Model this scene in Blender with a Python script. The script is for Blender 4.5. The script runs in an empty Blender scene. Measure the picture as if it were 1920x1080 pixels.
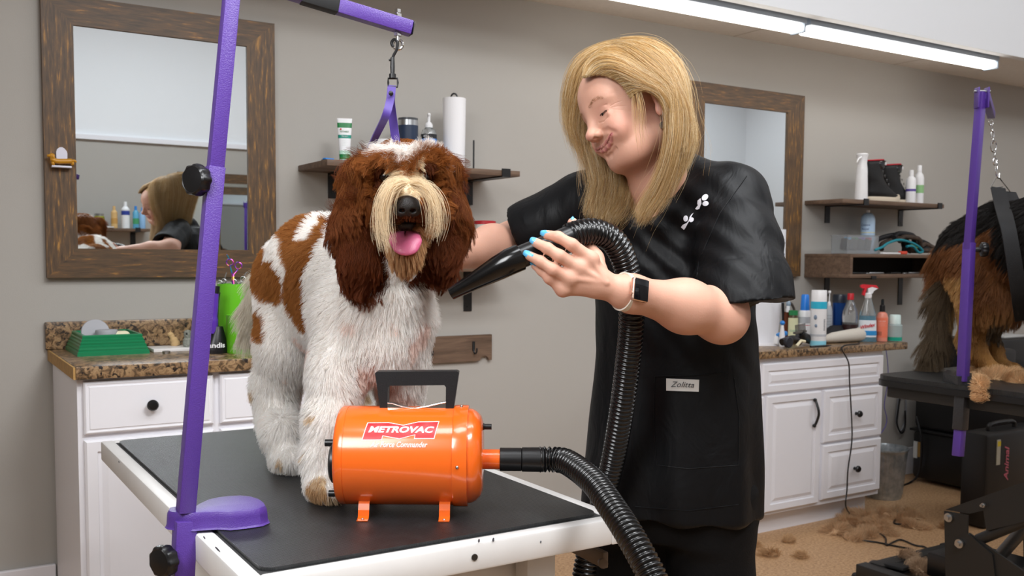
import bpy, bmesh, math, random
import numpy as np
from mathutils import Vector, Matrix, Euler
from mathutils.kdtree import KDTree
random.seed(7); RNG = np.random.default_rng(7)
PI = math.pi
SC = bpy.context.scene
COL = SC.collection
# ------------------------------------------------------------------ camera
FPX, PPY, CAMH = 1804.437, 598.82, 1.27
YAW, PIT, ROL = 0.55972413, 0.06431704, 0.00678607
_cy, _sy = math.cos(YAW), math.sin(YAW)
cF = np.array([_sy*math.cos(PIT), _cy*math.cos(PIT), -math.sin(PIT)])
_r = np.array([_cy, -_sy, 0.0]); _u = np.cross(_r, cF)
cR = math.cos(ROL)*_r + math.sin(ROL)*_u
cU = -math.sin(ROL)*_r + math.cos(ROL)*_u
cC = np.array([0.0, 0.0, CAMH])
def P(px, py, X=None, Y=None, Z=None, d=None):
    """world point on a real plane (or at a real distance) measured off the photograph"""
    r = cF + cR*(px-960)/FPX - cU*(py-PPY)/FPX
    t = (X-cC[0])/r[0] if X is not None else (Y-cC[1])/r[1] if Y is not None else (Z-cC[2])/r[2] if Z is not None else d
    return cC + r*t
cam = bpy.data.objects.new('camera', bpy.data.cameras.new('camera')); COL.objects.link(cam)
cam.matrix_world = Matrix(((cR[0], cU[0], -cF[0], cC[0]), (cR[1], cU[1], -cF[1], cC[1]), (cR[2], cU[2], -cF[2], cC[2]), (0, 0, 0, 1)))
cam.data.sensor_width = 36; cam.data.lens = FPX/1920*36
cam.data.shift_y = (PPY-540)/1920
cam.data.clip_start = 0.02
cam.data.dof.use_dof = True; cam.data.dof.focus_distance = 1.85; cam.data.dof.aperture_fstop = 9.0
SC.camera = cam
SC.view_settings.view_transform = 'Standard'; SC.view_settings.look = 'None'
SC.view_settings.gamma = 1; SC.view_settings.use_curve_mapping = False
SC.view_settings.exposure = 0.0
# ------------------------------------------------------------------ world and lamps
w = bpy.data.worlds.new('world'); SC.world = w; w.use_nodes = True
w.node_tree.nodes['Background'].inputs[0].default_value = (0.75, 0.85, 1, 1)
w.node_tree.nodes['Background'].inputs[1].default_value = 0.25
def area(name, loc, target, sx, sy, power, color=(1, 1, 1), spread=PI):
    L = bpy.data.lights.new(name, 'AREA'); L.shape = 'RECTANGLE'; L.size = sx; L.size_y = sy; L.energy = power; L.color = color; L.spread = spread
    o = bpy.data.objects.new(name, L); COL.objects.link(o); o.location = loc
    d = Vector(target)-Vector(loc); o.rotation_euler = d.to_track_quat('-Z', 'Y').to_euler()
    return o
area('unseen_overhead_light', (1.2, 0.8, 3.3), (1.2, 1.2, 0), 2.6, 0.5, 52, (.94, 0.97, 1))
area('unseen_overhead_light', (4.0, 1.2, 3.3), (4.0, 3.0, 2.6), 3.4, 0.4, 20, (.94, 0.97, 1))  # unseen overhead light, turned at the bulkhead to brighten it
area('unseen_overhead_light', (6.3, 0.2, 3.3), (6.3, 0.6, 0), 2.0, 0.6, 34, (.94, 0.97, 1))  # added out of view to brighten what the right mirror reflects
area('unseen_softbox', (-0.75, 0.5, 2.35), (0.95, 1.8, 1.05), 0.9, 0.9, 9.5, (.97, 0.985, 1), 1.4)  # added fill out of view, lights her face from the front left
area('unseen_overhead_light', (1.6, 1.3, 3.35), (1.6, -0.8, 2.9), 2.6, 0.3, 17, (.93, 0.965, 1))  # added out of view, washes the upper front wall seen in the mirror
area('unseen_softbox', (1.3, -0.3, 3.38), (1.0, 2.3, 0.95), 1.0, 0.6, 33, (.97, 0.985, 1), 2.0)
# ------------------------------------------------------------------ materials
def lin(h):
    if isinstance(h, str):
        h = h.lstrip('#'); c = [int(h[i:i+2], 16)/255 for i in (0, 2, 4)]
    else: c = h
    return tuple(x/12.92 if x <= .04045 else ((x+.055)/1.055)**2.4 for x in c)
class NT:
    def __init__(s, m): s.t = m.node_tree; s.n = s.t.nodes; s.b = s.n['Principled BSDF']
    def node(s, ty, **k):
        n = s.n.new(ty)
        for a, v in k.items():
            if a in n.inputs: n.inputs[a].default_value = v
            else: setattr(n, a, v)
        return n
    def ln(s, a, b): s.t.links.new(a, b)
MATS = {}
def mat(name, col='808080', rough=.5, metal=0, spec=.5, var=0, vscale=30, bump=0, bscale=200, coat=0, trans=0, emit=0, sheen=0, alpha=1, sss=0):
    if name in MATS: return MATS[name]
    m = bpy.data.materials.new(name); m.use_nodes = True; MATS[name] = m
    t = NT(m); b = t.b; c = lin(col)
    b.inputs['Base Color'].default_value = (*c, 1); b.inputs['Roughness'].default_value = rough
    b.inputs['Metallic'].default_value = metal; b.inputs['Specular IOR Level'].default_value = spec
    b.inputs['Coat Weight'].default_value = coat; b.inputs['Coat Roughness'].default_value = .08
    b.inputs['Transmission Weight'].default_value = trans
    b.inputs['Sheen Weight'].default_value = sheen; b.inputs['Alpha'].default_value = alpha
    if sss:
        b.inputs['Subsurface Weight'].default_value = sss; b.inputs['Subsurface Radius'].default_value = (1, .35, .2); b.inputs['Subsurface Scale'].default_value = .008
    if emit:
        b.inputs['Emission Color'].default_value = (*c, 1); b.inputs['Emission Strength'].default_value = emit
    tc = t.node('ShaderNodeTexCoord')
    if var:
        n = t.node('ShaderNodeTexNoise', Scale=vscale, Detail=4.0); t.ln(tc.outputs['Object'], n.inputs['Vector'])
        r = t.node('ShaderNodeValToRGB'); r.color_ramp.elements[0].position = .3; r.color_ramp.elements[1].position = .7
        r.color_ramp.elements[0].color = (*[x*(1-var) for x in c], 1); r.color_ramp.elements[1].color = (*[min(1, x*(1+var)) for x in c], 1)
        t.ln(n.outputs[0], r.inputs[0]); t.ln(r.outputs[0], b.inputs['Base Color'])
    if bump:
        n = t.node('ShaderNodeTexNoise', Scale=bscale, Detail=3.0); t.ln(tc.outputs['Object'], n.inputs['Vector'])
        bp = t.node('ShaderNodeBump', Strength=bump, Distance=.002); t.ln(n.outputs[0], bp.inputs['Height']); t.ln(bp.outputs[0], b.inputs['Normal'])
    return m
def ramp_mat(name, stops, scale, stretch=(1, 1, 1), detail=8, rough=.5, spec=.5, bump=0, distort=0, kind='noise', spots=None, coat=0):
    if name in MATS: return MATS[name]
    m = bpy.data.materials.new(name); m.use_nodes = True; MATS[name] = m; t = NT(m); b = t.b
    b.inputs['Roughness'].default_value = rough; b.inputs['Specular IOR Level'].default_value = spec; b.inputs['Coat Weight'].default_value = coat
    tc = t.node('ShaderNodeTexCoord'); mp = t.node('ShaderNodeMapping'); mp.inputs['Scale'].default_value = stretch
    t.ln(tc.outputs['Object'], mp.inputs['Vector'])
    if kind == 'noise':
        n = t.node('ShaderNodeTexNoise', Scale=scale, Detail=float(detail), Distortion=distort, Roughness=.62)
    else: n = t.node('ShaderNodeTexVoronoi', Scale=scale)
    t.ln(mp.outputs[0], n.inputs['Vector'])
    r = t.node('ShaderNodeValToRGB'); cr = r.color_ramp
    while len(cr.elements) < len(stops): cr.elements.new(.5)
    for e, (p, c) in zip(cr.elements, stops): e.position = p; e.color = (*lin(c), 1)
    t.ln(n.outputs[0], r.inputs[0]); out = r.outputs[0]
    if spots:
        sc, thr, c = spots
        n2 = t.node('ShaderNodeTexNoise', Scale=sc, Detail=2.0); t.ln(mp.outputs[0], n2.inputs['Vector'])
        r2 = t.node('ShaderNodeValToRGB'); r2.color_ramp.elements[0].position = thr; r2.color_ramp.elements[1].position = thr+.06
        t.ln(n2.outputs[0], r2.inputs[0])
        mx = t.node('ShaderNodeMix', data_type='RGBA'); t.ln(r2.outputs[0], mx.inputs[0]); t.ln(out, mx.inputs[6]); mx.inputs[7].default_value = (*lin(c), 1)
        out = mx.outputs[2]
    t.ln(out, b.inputs['Base Color'])
    if bump:
        bp = t.node('ShaderNodeBump', Strength=bump, Distance=.002); t.ln(n.outputs[0], bp.inputs['Height']); t.ln(bp.outputs[0], b.inputs['Normal'])
    return m
WOODV = ramp_mat('dark_wood_upright', [(.32, '3f2e1e'), (.5, '5a432b'), (.58, '6e4f2b'), (.66, 'ab7a35')], 20, (5, 5, .55), rough=.5, bump=.12, distort=.15)
WOODH = ramp_mat('dark_wood_level', [(.32, '3f2e1e'), (.5, '574129'), (.6, '68492a'), (.68, 'a27334')], 20, (.55, 5, 5), rough=.5, bump=.12, distort=.15)
SHELFW = ramp_mat('shelf_wood', [(.25, '4d3b2c'), (.5, '685242'), (.75, '7d6450')], 8, (.6, 6, 8), rough=.6, bump=.1, distort=.6)
GRAN = ramp_mat('speckled_laminate', [(.34, '2a2420'), (.43, '55432f'), (.5, '86694c'), (.6, 'a98b66'), (.7, '725a40')], 55, (1, 1, 1), rough=.3, spec=.5, detail=6, distort=.8, spots=(70, .6, '241c1a'))
WALLM = mat('beige_wall_paint', 'b1ada7', .85, spec=.2, bump=.15, bscale=260)
WALLWH = mat('white_wall_paint', 'eef0f3', .8, spec=.2)
CEILM = mat('ceiling_tile', 'ece7e0', .9, var=.03, vscale=60)
WHITE = mat('white_cabinet_paint', 'ecebf0', .42, spec=.5)
BLACKM = mat('black_metal', '141416', .42, spec=.5)
BLACKP = mat('black_plastic', '101012', .32)
BLACKMATTE = mat('black_matte', '0c0c0d', .7)
CHROME = mat('chrome', 'd8d8d8', .12, metal=1)
STEEL = mat('steel', 'b9bbbd', .3, metal=1)
PURPLE = mat('purple_powder_coat', '553691', .36, spec=.6, bump=.35, bscale=500)
WPLAST = mat('white_plastic', 'eeeef0', .35)
CREAM = mat('cream', 'e5dcbc', .6)
# ------------------------------------------------------------------ mesh tools
class MB:
    def __init__(s): s.b = bmesh.new()
    def add(s, verts, faces, M=None):
        vs = [s.b.verts.new(M @ Vector(v) if M else Vector(v)) for v in verts]
        for f in faces:
            try: s.b.faces.new([vs[i] for i in f])
            except ValueError: pass
        return s
    def box(s, c, d, rot=None, bev=0, seg=2):
        t = bmesh.new(); bmesh.ops.create_cube(t, size=1)
        for v in t.verts: v.co = Vector((v.co.x*d[0], v.co.y*d[1], v.co.z*d[2]))
        if bev: bmesh.ops.bevel(t, geom=list(t.edges), offset=bev, segments=seg, profile=.5, affect='EDGES')
        M = Matrix.Translation(Vector(c)) @ (rot.to_4x4() if rot else Matrix())
        return s.merge(t, M)
    def b2(s, lo, hi, bev=0): return s.box([(a+b)/2 for a, b in zip(lo, hi)], [abs(b-a) for a, b in zip(lo, hi)], bev=bev)
    def merge(s, t, M=None):
        t.verts.ensure_lookup_table(); t.verts.index_update()
        s.add([v.co.copy() for v in t.verts], [[v.index for v in f.verts] for f in t.faces], M); t.free(); return s
    def tube(s, pts, r, n=12, closed=False, caps=True, flat=None, up=None):
        pts = [Vector(p) for p in pts]; m = len(pts)
        rr = r if hasattr(r, '__len__') else [r]*m
        rings = []; N = None
        for i, p in enumerate(pts):
            if closed: T = pts[(i+1) % m]-pts[i-1]
            else: T = pts[min(i+1, m-1)]-pts[max(i-1, 0)]
            T.normalize()
            if N is None:
                a = Vector(up) if up else (Vector((0, 0, 1)) if abs(T.z) < .9 else Vector((1, 0, 0)))
                N = (a-T*a.dot(T)).normalized()
            else:
                N = (N-T*N.dot(T))
                N.normalize()
            B = T.cross(N); f = flat or 1
            rings.append([s.b.verts.new(p+(N*math.cos(2*PI*k/n)*rr[i]*f+B*math.sin(2*PI*k/n)*rr[i])) for k in range(n)])
        for i in range(m if closed else m-1):
            A, Bq = rings[i], rings[(i+1) % m]
            for k in range(n):
                s.b.faces.new([A[k], A[(k+1) % n], Bq[(k+1) % n], Bq[k]])
        if caps and not closed:
            s.b.faces.new(rings[0][::-1]); s.b.faces.new(rings[-1])
        return s
    def cyl(s, p0, p1, r0, r1=None, n=24): return s.tube([p0, p1], [r0, r0 if r1 is None else r1], n)
    def lathe(s, prof, c=(0, 0, 0), n=28, M=None, closed=False):
        base = Matrix.Translation(Vector(c)) @ (M.to_4x4() if M else Matrix())
        rings = []
        for r, z in prof:
            if r < 1e-6: rings.append([s.b.verts.new(base @ Vector((0, 0, z)))])
            else: rings.append([s.b.verts.new(base @ Vector((r*math.cos(2*PI*k/n), r*math.sin(2*PI*k/n), z))) for k in range(n)])
        for A, B in zip(rings[:-1], rings[1:]):
            for k in range(n):
                j = (k+1) % n
                if len(A) == 1 and len(B) == 1: continue
                if len(A) == 1: s.b.faces.new([A[0], B[j], B[k]])
                elif len(B) == 1: s.b.faces.new([A[k], A[j], B[0]])
                else: s.b.faces.new([A[k], A[j], B[j], B[k]])
        return s
    def prism(s, poly, h, M=None, bev=0):
        """poly in xy, extruded 0..h in z"""
        t = bmesh.new(); lo = [t.verts.new((x, y, 0)) for x, y in poly]; hi = [t.verts.new((x, y, h)) for x, y in poly]
        t.faces.new(lo[::-1]); t.faces.new(hi); n = len(poly)
        for i in range(n): t.faces.new([lo[i], lo[(i+1) % n], hi[(i+1) % n], hi[i]])
        if bev:
            bmesh.ops.bevel(t, geom=[e for e in t.edges if len(e.link_faces) == 2 and e.calc_face_angle(0) > .4], offset=bev, segments=2, profile=.5, affect='EDGES')
        return s.merge(t, M)
    def ball(s, c, r, sub=3, scale=(1, 1, 1), rot=None):
        t = bmesh.new(); bmesh.ops.create_icosphere(t, subdivisions=sub, radius=1)
        M = Matrix.Translation(Vector(c)) @ (rot.to_4x4() if rot else Matrix()) @ Matrix.Diagonal((r*scale[0], r*scale[1], r*scale[2], 1))
        return s.merge(t, M)
    def raised(s, x0, x1, z0, z1, y, prof, back=0):
        """nested rectangles facing -y; prof = [(inset, out)]"""
        rings = []
        for ins, out in prof:
            rings.append([s.b.verts.new((a, y-out, b)) for a, b in ((x0+ins, z0+ins), (x1-ins, z0+ins), (x1-ins, z1-ins), (x0+ins, z1-ins))])
        for A, B in zip(rings[:-1], rings[1:]):
            for k in range(4): s.b.faces.new([A[k], A[(k+1) % 4], B[(k+1) % 4], B[k]])
        s.b.faces.new(rings[-1]); s.b.faces.new(rings[0][::-1])
        return s
    def build(s, name, m, parent=None, smooth=True, label=None, ang=.6):
        bmesh.ops.recalc_face_normals(s.b, faces=s.b.faces)
        me = bpy.data.meshes.new(name); s.b.to_mesh(me); s.b.free()
        return link(name, me, m, parent, smooth, label, ang)
def link(name, me, m, parent=None, smooth=True, label=None, ang=.6):
    if smooth:
        me.shade_smooth()
        if ang: me.set_sharp_from_angle(angle=ang)
    o = bpy.data.objects.new(name, me); COL.objects.link(o)
    if m: me.materials.append(m)
    if parent:
        o.parent = parent; o.matrix_parent_inverse = parent_world(parent).inverted()
    if label: o['label'] = label
    return o
def parent_world(p):
    M = p.matrix_basis.copy()
    if p.parent: M = parent_world(p.parent) @ p.matrix_parent_inverse @ M
    return M
def thing(name, label, cat, loc=(0, 0, 0), group=None, rz=0):
    """an empty standing at the thing's base; parts are written in world coordinates before parenting"""
    o = bpy.data.objects.new(name, None); COL.objects.link(o); o.location = Vector([float(v) for v in loc]); o.rotation_euler.z = rz
    o.empty_display_size = .05
    o['label'] = label; o['category'] = cat
    if group: o['group'] = group
    return o
def tag(o, label, cat, group=None, kind=None):
    o['label'] = label; o['category'] = cat
    if group: o['group'] = group
    if kind: o['kind'] = kind
    return o
def struct(name, mb, m, smooth=False, parent=None):
    o = mb.build(name, m, parent, smooth)
    if not parent: o['kind'] = 'structure'
    return o
def copy_tree(o, parent=None):
    c = o.copy(); COL.objects.link(c)
    if parent: c.parent = parent
    for ch in [x for x in bpy.data.objects if x.parent == o]: copy_tree(ch, c)
    return c
def text_mesh(name, s, size, m, parent, fn, shear=0, bold=0, extrude=.0003, width=None, align='CENTER', label=None, sub=0):
    """lettering: fn maps (x,y,z) in text space to the world"""
    cu = bpy.data.curves.new('lettering', 'FONT'); cu.body = s; cu.size = size; cu.align_x = align; cu.align_y = 'CENTER'
    cu.shear = shear; cu.offset = bold; cu.extrude = extrude; cu.resolution_u = 3
    o = bpy.data.objects.new('tmp', cu); COL.objects.link(o)
    dg = bpy.context.evaluated_depsgraph_get(); me = bpy.data.meshes.new_from_object(o.evaluated_get(dg))
    bpy.data.objects.remove(o); bpy.data.curves.remove(cu)
    b = bmesh.new(); b.from_mesh(me)
    if sub: bmesh.ops.subdivide_edges(b, edges=[e for e in b.edges if e.calc_length() > size*.15], cuts=sub)
    xs = [v.co.x for v in b.verts]; k = 1
    if width and xs: k = width/(max(xs)-min(xs))
    for v in b.verts: v.co = Vector([float(q) for q in fn(v.co.x*k, v.co.y, v.co.z)])
    b.to_mesh(me); b.free(); me.materials.clear(); me.name = name
    return link(name, me, m, parent, False, label)
def catmull(pts, n=8):
    p = [Vector(q) for q in pts]; out = []
    for i in range(len(p)-1):
        a = p[max(i-1, 0)]; b = p[i]; c = p[i+1]; d = p[min(i+2, len(p)-1)]
        for k in range(n):
            t = k/n; out.append(.5*((2*b)+(-a+c)*t+(2*a-5*b+4*c-d)*t*t+(-a+3*b-3*c+d)*t**3))
    out.append(p[-1]); return out
# ------------------------------------------------------------------ room shell
WY = 3.55
fl = ramp_mat('speckled_tan_floor', [(.3, '8f6c48'), (.45, 'b58f69'), (.6, 'c6a079'), (.75, 'd4b08a')], 90, detail=5, rough=.5, spec=.35, bump=.05, spots=(110, .64, '7a5738'))
struct('floor', MB().b2((-2.5, -.8, -.05), (8, WY, 0)), fl)
struct('wall_back', MB().b2((-2.5, WY, 0), (8, WY+.1, 3.5)), WALLM)
struct('wall_front', MB().b2((-2.5, -.9, 0), (8, -.8, 2.15)), WALLM)
struct('wall_front_upper', MB().b2((-2.5, -.9, 2.15), (8, -.8, 3.5)), WALLWH)
struct('wall_left', MB().b2((-2.6, -.9, 0), (-2.5, WY+.1, 3.5)), WALLM)
struct('wall_right', MB().b2((8, -.9, 0), (8.1, WY+.1, 3.5)), WALLWH)
struct('ceiling', MB().b2((-2.5, -.9, 3.45), (8, WY+.1, 3.55)), WALLWH)
o = MB().b2((-2.5, 3.05, 2.375), (8, WY, 2.44)).build('ceiling_soffit', CEILM, None, False); o['kind'] = 'structure'
mb = MB(); t0 = -2.0
for i in range(8):
    xx = 2.262+1.25*(i-4)
    if xx < 7.9: mb.b2((xx-.004, 3.06, 2.3742), (xx+.004, WY-.002, 2.3755))
struct('trim_1', mb, mat('ceiling_grid', 'c9c1b5', .7))
struct('trim_2', MB().b2((-2.5, 3.0, 2.36), (8, 3.05, 3.45)), WALLWH)   # bulkhead above the soffit edge
struct('trim_3', MB().b2((-2.5, -.8, 2.13), (8, -.775, 2.165)), WHITE)
struct('baseboard_left', MB().b2((-2.5, 3.53, 0), (.395, WY-.001, .222), .004), WHITE)
struct('baseboard_back', MB().b2((1.19, 3.53, 0), (2.93, WY-.001, .15), .004), WHITE)
struct('baseboard_right', MB().b2((4.12, 3.53, 0), (8, WY-.001, .16), .004), WHITE)
# two linear tube lights under the soffit edge
TUBE = mat('lit_tube', 'fffaf2', .4, emit=6)
for i, (xa, xb) in enumerate(((2.27, 3.49), (3.515, 5.0))):
    t = thing('tube_light', ['slim white tube light above the woman, farther left of the joined pair', 'slim white tube light at right end of the joined pair, ending before the corner'][i], 'light', ((xa+xb)/2, 3.11, 2.374), 'tube lights under the soffit')
    MB().b2((xa, 3.062, 2.338), (xb, 3.155, 2.3738), .004).build('housing', mat('fixture_white', '9fabb8', .35), t)
    MB().b2((xa+.01, 3.07, 2.305), (xb-.012, 3.148, 2.338), .012).build('diffuser', TUBE, t)
    MB().b2((xb-.012, 3.066, 2.3), (xb, 3.152, 2.345), .004).build('end_cap', mat('fixture_white'), t)
# ------------------------------------------------------------------ mirrors
MIRM = mat('mirror_glass', 'e8eef0', .01, metal=1)
def mirror(name, label, x0, x1, z0, z1, wl, wr, wt, wb, yf=3.52, yb=3.549, flip=1):
    t = thing(name, label, 'mirror', ((x0+x1)/2, (yf+yb)/2, z0))
    xi0, xi1, zi0, zi1 = x0+wl, x1-wr, z0+wb, z1-wt
    d = yb-yf
    for nm, poly, m in (('frame_board', [(x0, z1), (x1, z1), (xi1, zi1), (xi0, zi1)], WOODH), ('frame_board', [(x0, z0), (xi0, zi0), (xi1, zi0), (x1, z0)], WOODH),
                        ('frame_board', [(x0, z0), (x0, z1), (xi0, zi1), (xi0, zi0)], WOODV), ('frame_board', [(x1, z0), (xi1, zi0), (xi1, zi1), (x1, z1)], WOODV)):
        M = Matrix(((1, 0, 0, 0), (0, 0, -1, max(yf, yb)), (0, 1, 0, 0), (0, 0, 0, 1)))
        MB().prism(poly, abs(d), M, bev=.002).build(nm, m, t)
    ym = yf+.008*(1 if d > 0 else -1)
    MB().b2((xi0-.01, min(ym, ym+(.012 if d > 0 else -.012)), zi0-.01), (xi1+.01, max(ym, ym+(.012 if d > 0 else -.012)), zi1+.01)).build('glass', MIRM, t, False)
    return t
mirror('wall_mirror', 'large mirror in thick dark wooden frame above the left granite counter', .388, 1.166, 1.192, 2.122, .096, .103, .094, .098)
mirror('wall_mirror', 'wooden framed mirror on the wall behind the woman, left of the boots shelf', 3.195, 4.01, 1.18, 2.125, .11, .125, .097, .1)
# front wall (seen only in the mirror): mirror, shelf with bottles
mirror('wall_mirror', 'brown framed mirror on the opposite wall, seen only reflected', 1.805, 2.62, 1.0, 1.924, .1, .1, .075, .1, yf=-.77, yb=-.799)
# ------------------------------------------------------------------ shelves
def shelf(name, label, x0, x1, z, yf, brs, th=.022, lips=True, yw=WY, s=1):
    t = thing(name, label, 'shelf', ((x0+x1)/2, yw-.01*s, z-th))
    MB().b2((x0, min(yf, yw-.002*s), z-th), (x1, max(yf, yw-.002*s), z), .002).build('board', SHELFW, t)
    for bx, bz in brs:
        mb = MB().b2((bx-.019, min(yw-.001*s, yw-.006*s), bz), (bx+.019, max(yw-.001*s, yw-.006*s), z-th)).b2((bx-.019, min(yf-.004*s, yw-.002*s), z-th-.005), (bx+.019, max(yf-.004*s, yw-.002*s), z-th-.0002))
        if lips: mb.b2((bx-.019, min(yf-.005*s, yf-.0005*s), z-th-.005), (bx+.019, max(yf-.005*s, yf-.0005*s), z+.006))
        mb.cyl((bx, yw-.006*s, bz+.02), (bx, yw-.008*s, bz+.02), .005, n=10)
        mb.build('bracket', BLACKM, t)
    return t
S1Z, S2Z, S3Z, S4Z = 1.612, 1.235, 1.582, 1.3
shelf('wall_shelf', 'upper wooden shelf behind the dog holding tube, mug and paper towels', 1.262, 2.07, S1Z, 3.25, [(1.4, 1.493), (2.003, 1.489)])
shelf('wall_shelf', "lower wooden shelf behind the woman's outstretched arm", 1.33, 2.11, S2Z, 3.3, [(1.44, 1.042), (2.0, 1.042)])
shelf('wall_shelf', 'upper right wooden shelf carrying black boots and white bottles', 4.06, 4.91, S3Z, 3.3, [(4.24, 1.468), (4.868, 1.465)])
# box shelf with an open front
t = thing('box_shelf', 'hollow brown wooden box shelf under the boots shelf', 'shelf', (4.5, 3.5, 1.175))
mb = MB(); mb.b2((4.07, 3.25, S4Z-.018), (5.0, 3.548, S4Z), .0015); mb.build('top_board', SHELFW, t)
MB().b2((4.07, 3.25, 1.175), (5.0, 3.548, 1.195), .0015).build('bottom_board', SHELFW, t)
MB().b2((4.071, 3.251, 1.195), (4.09, 3.547, S4Z-.018)).build('side_panel', SHELFW, t)
MB().b2((4.98, 3.251, 1.195), (4.999, 3.547, S4Z-.018)).build('side_panel', SHELFW, t)
MB().b2((4.09, 3.54, 1.195), (4.98, 3.547, S4Z-.018)).build('back_panel', mat('shelf_inside', '2a221c', .7), t)
for bx, bz in ((4.253, 1.07), (4.887, 1.01)):
    MB().b2((bx-.019, 3.544, bz), (bx+.019, 3.549, 1.174)).b2((bx-.019, 3.244, 1.169), (bx+.019, 3.548, 1.1748)).b2((bx-.019, 3.244, 1.169), (bx+.019, 3.2495, 1.186)).build('bracket', BLACKM, t)
# ------------------------------------------------------------------ hook racks
def rack(label, x0, x1, z0, z1, hooks, notch=None, yw=3.5485):
    t = thing('hook_rack', label, 'coat rack', ((x0+x1)/2, yw, z0))
    poly = [(x0, z0)]
    if notch:
        for k in range(7):
            a = PI-PI*k/6; poly.append((notch+.022*math.cos(a), z0+.02*math.sin(a)))
    poly += [(x1, z0), (x1, z1), (x0, z1)]
    MB().prism(poly, .018, Matrix(((1, 0, 0, 0), (0, 0, -1, yw), (0, 1, 0, 0), (0, 0, 0, 1)))).build('board', SHELFW, t)
    for hx, hz in hooks:
        MB().tube(catmull([(hx, yw-.018, hz+.022), (hx, yw-.022, hz-.01), (hx, yw-.03, hz-.022), (hx, yw-.045, hz-.016), (hx, yw-.048, hz+.002)], 5), .0035, 8).box((hx, yw-.0195, hz+.008), (.012, .003, .04)).build('hook', BLACKM, t)
    return t
rack('brown wooden hook rack with notched corner, low on the wall behind the orange blower', 1.68, 2.111, .83, .94, [(1.812, .885), (2.02, .885)], 2.075)
rack('brown hook rack on the wall between right counter and the shepherd dog', 4.21, 4.68, .775, .9, [(4.62, .85)])
# ------------------------------------------------------------------ cabinets
PR = [(0, 0), (0, .012), (.006, .018), (.034, .018), (.036, .012), (.046, .012), (.062, .018)]
PRD = [(0, 0), (0, .014), (.005, .019), (.008, .019), (.010, .0175), (.014, .0175), (.016, .02)]
def knob(p, t, mb=None):
    M = Matrix.Rotation(PI/2, 3, 'X')
    MB().lathe([(0, 0), (.008, 0), (.007, .012), (.012, .016), (.0165, .02), (.0165, .026), (.013, .031), (.006, .032), (0, .0315)], p, 20, M).build('knob', BLACKP, t)
# left cabinet
CT = .952
t = thing('base_cabinet', 'white painted cabinet with drawers under the left granite counter', 'cabinet', (.75, 3.2, 0))
MB().b2((.399, 2.985, .0), (1.175, 3.528, CT-.0385)).build('body', WHITE, t, False)
for x0, x1 in ((.414, .782), (.802, 1.16)):
    f = MB().raised(x0, x1, .752, .905, 2.985, PRD).build('drawer', WHITE, t, False); knob(((x0+x1)/2, 2.966, .828), f)
    f = MB().raised(x0, x1, .09, .735, 2.985, PR).build('door', WHITE, t, False); knob((x1-.03, 2.966, .66), f)
t = thing('counter_top', 'speckled brown laminate counter on the left white cabinet', 'counter', (.78, 3.24, CT-.04))
MB().b2((.392, 2.95, CT-.038), (1.2, 3.548, CT), .003).build('slab', GRAN, t)
MB().b2((.379, 3.527, CT), (1.2, 3.548, CT+.092), .003).build('backsplash', GRAN, t)
MB().b2((.386, 2.952, CT-.037), (.3918, 3.547, CT-.002)).build('end_strip', mat('raw_board', 'b08a52', .8, var=.2, vscale=40), t, label='unfinished tan particle-board end')
# right cabinet
CR = .858
t = thing('base_cabinet', 'white vanity cabinet with door and two drawers behind the woman', 'cabinet', (3.5, 3.3, 0))
MB().b2((2.94, 3.06, .1), (4.09, 3.53, CR-.036)).b2((2.96, 3.112, 0), (4.06, 3.52, .1)).build('body', WHITE, t, False)
MB().raised(3.24, 4.083, .664, .80, 3.06, PR[:4]+[(.036, .012), (.042, .012), (.055, .017)]).build('false_front', WHITE, t, False)
MB().raised(3.27, 3.633, .115, .652, 3.06, PR).build('door', WHITE, t, False)
MB().raised(2.95, 3.25, .115, .652, 3.06, PR).build('door', WHITE, t, False)
f = MB().raised(3.655, 4.083, .40, .652, 3.06, PR).build('drawer', WHITE, t, False); knob((3.882, 3.042, .525), f)
f = MB().raised(3.655, 4.083, .125, .388, 3.06, PR).build('drawer', WHITE, t, False); knob((3.882, 3.042, .255), f)
hp = P(1527, 750, Y=3.04); hq = P(1526, 798, Y=3.04)
MB().tube(catmull([(hp[0], 3.04, hp[2]+.003), (hp[0], 3.026, hp[2]-.015), (hp[0], 3.012, (hp[2]+hq[2])/2), (hp[0], 3.026, hq[2]+.015), (hp[0], 3.04, hq[2]-.003)], 6), .006, 10).ball((hp[0], 3.036, hp[2]), .009).ball((hp[0], 3.036, hq[2]), .009).build('handle', BLACKP, t)
t = thing('counter_top', 'speckled brown laminate counter crowded with bottles behind the woman', 'counter', (3.5, 3.3, CR-.036))
MB().b2((2.9, 3.03, CR-.035), (4.25, 3.548, CR), .004).build('slab', GRAN, t)
# ================================================================== GROOMING TABLE
TZ = .816
TX0, TX1, TY0, TY1 = .422, 1.033, 1.352, 2.487
RUB = ramp_mat('ribbed_rubber', [(.3, '161718'), (.7, '26282a')], 40, rough=.4, spec=.55)
def rib(m):
    t = NT(m); tc = t.node('ShaderNodeTexCoord')
    a = t.node('ShaderNodeTexWave', Scale=110.0); a.bands_direction = 'X'
    b = t.node('ShaderNodeTexWave', Scale=60.0); b.bands_direction = 'Y'
    t.ln(tc.outputs['Object'], a.inputs[0]); t.ln(tc.outputs['Object'], b.inputs[0])
    mx = t.node('ShaderNodeMath', operation='MULTIPLY'); t.ln(a.outputs[1], mx.inputs[0]); t.ln(b.outputs[1], mx.inputs[1])
    bp = t.node('ShaderNodeBump', Strength=.6, Distance=.0015); t.ln(mx.outputs[0], bp.inputs['Height']); t.ln(bp.outputs[0], t.b.inputs['Normal'])
rib(RUB)
TWH = mat('white_table_paint', 'e6e4e2', .38, spec=.5, var=.03, vscale=12)
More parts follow.
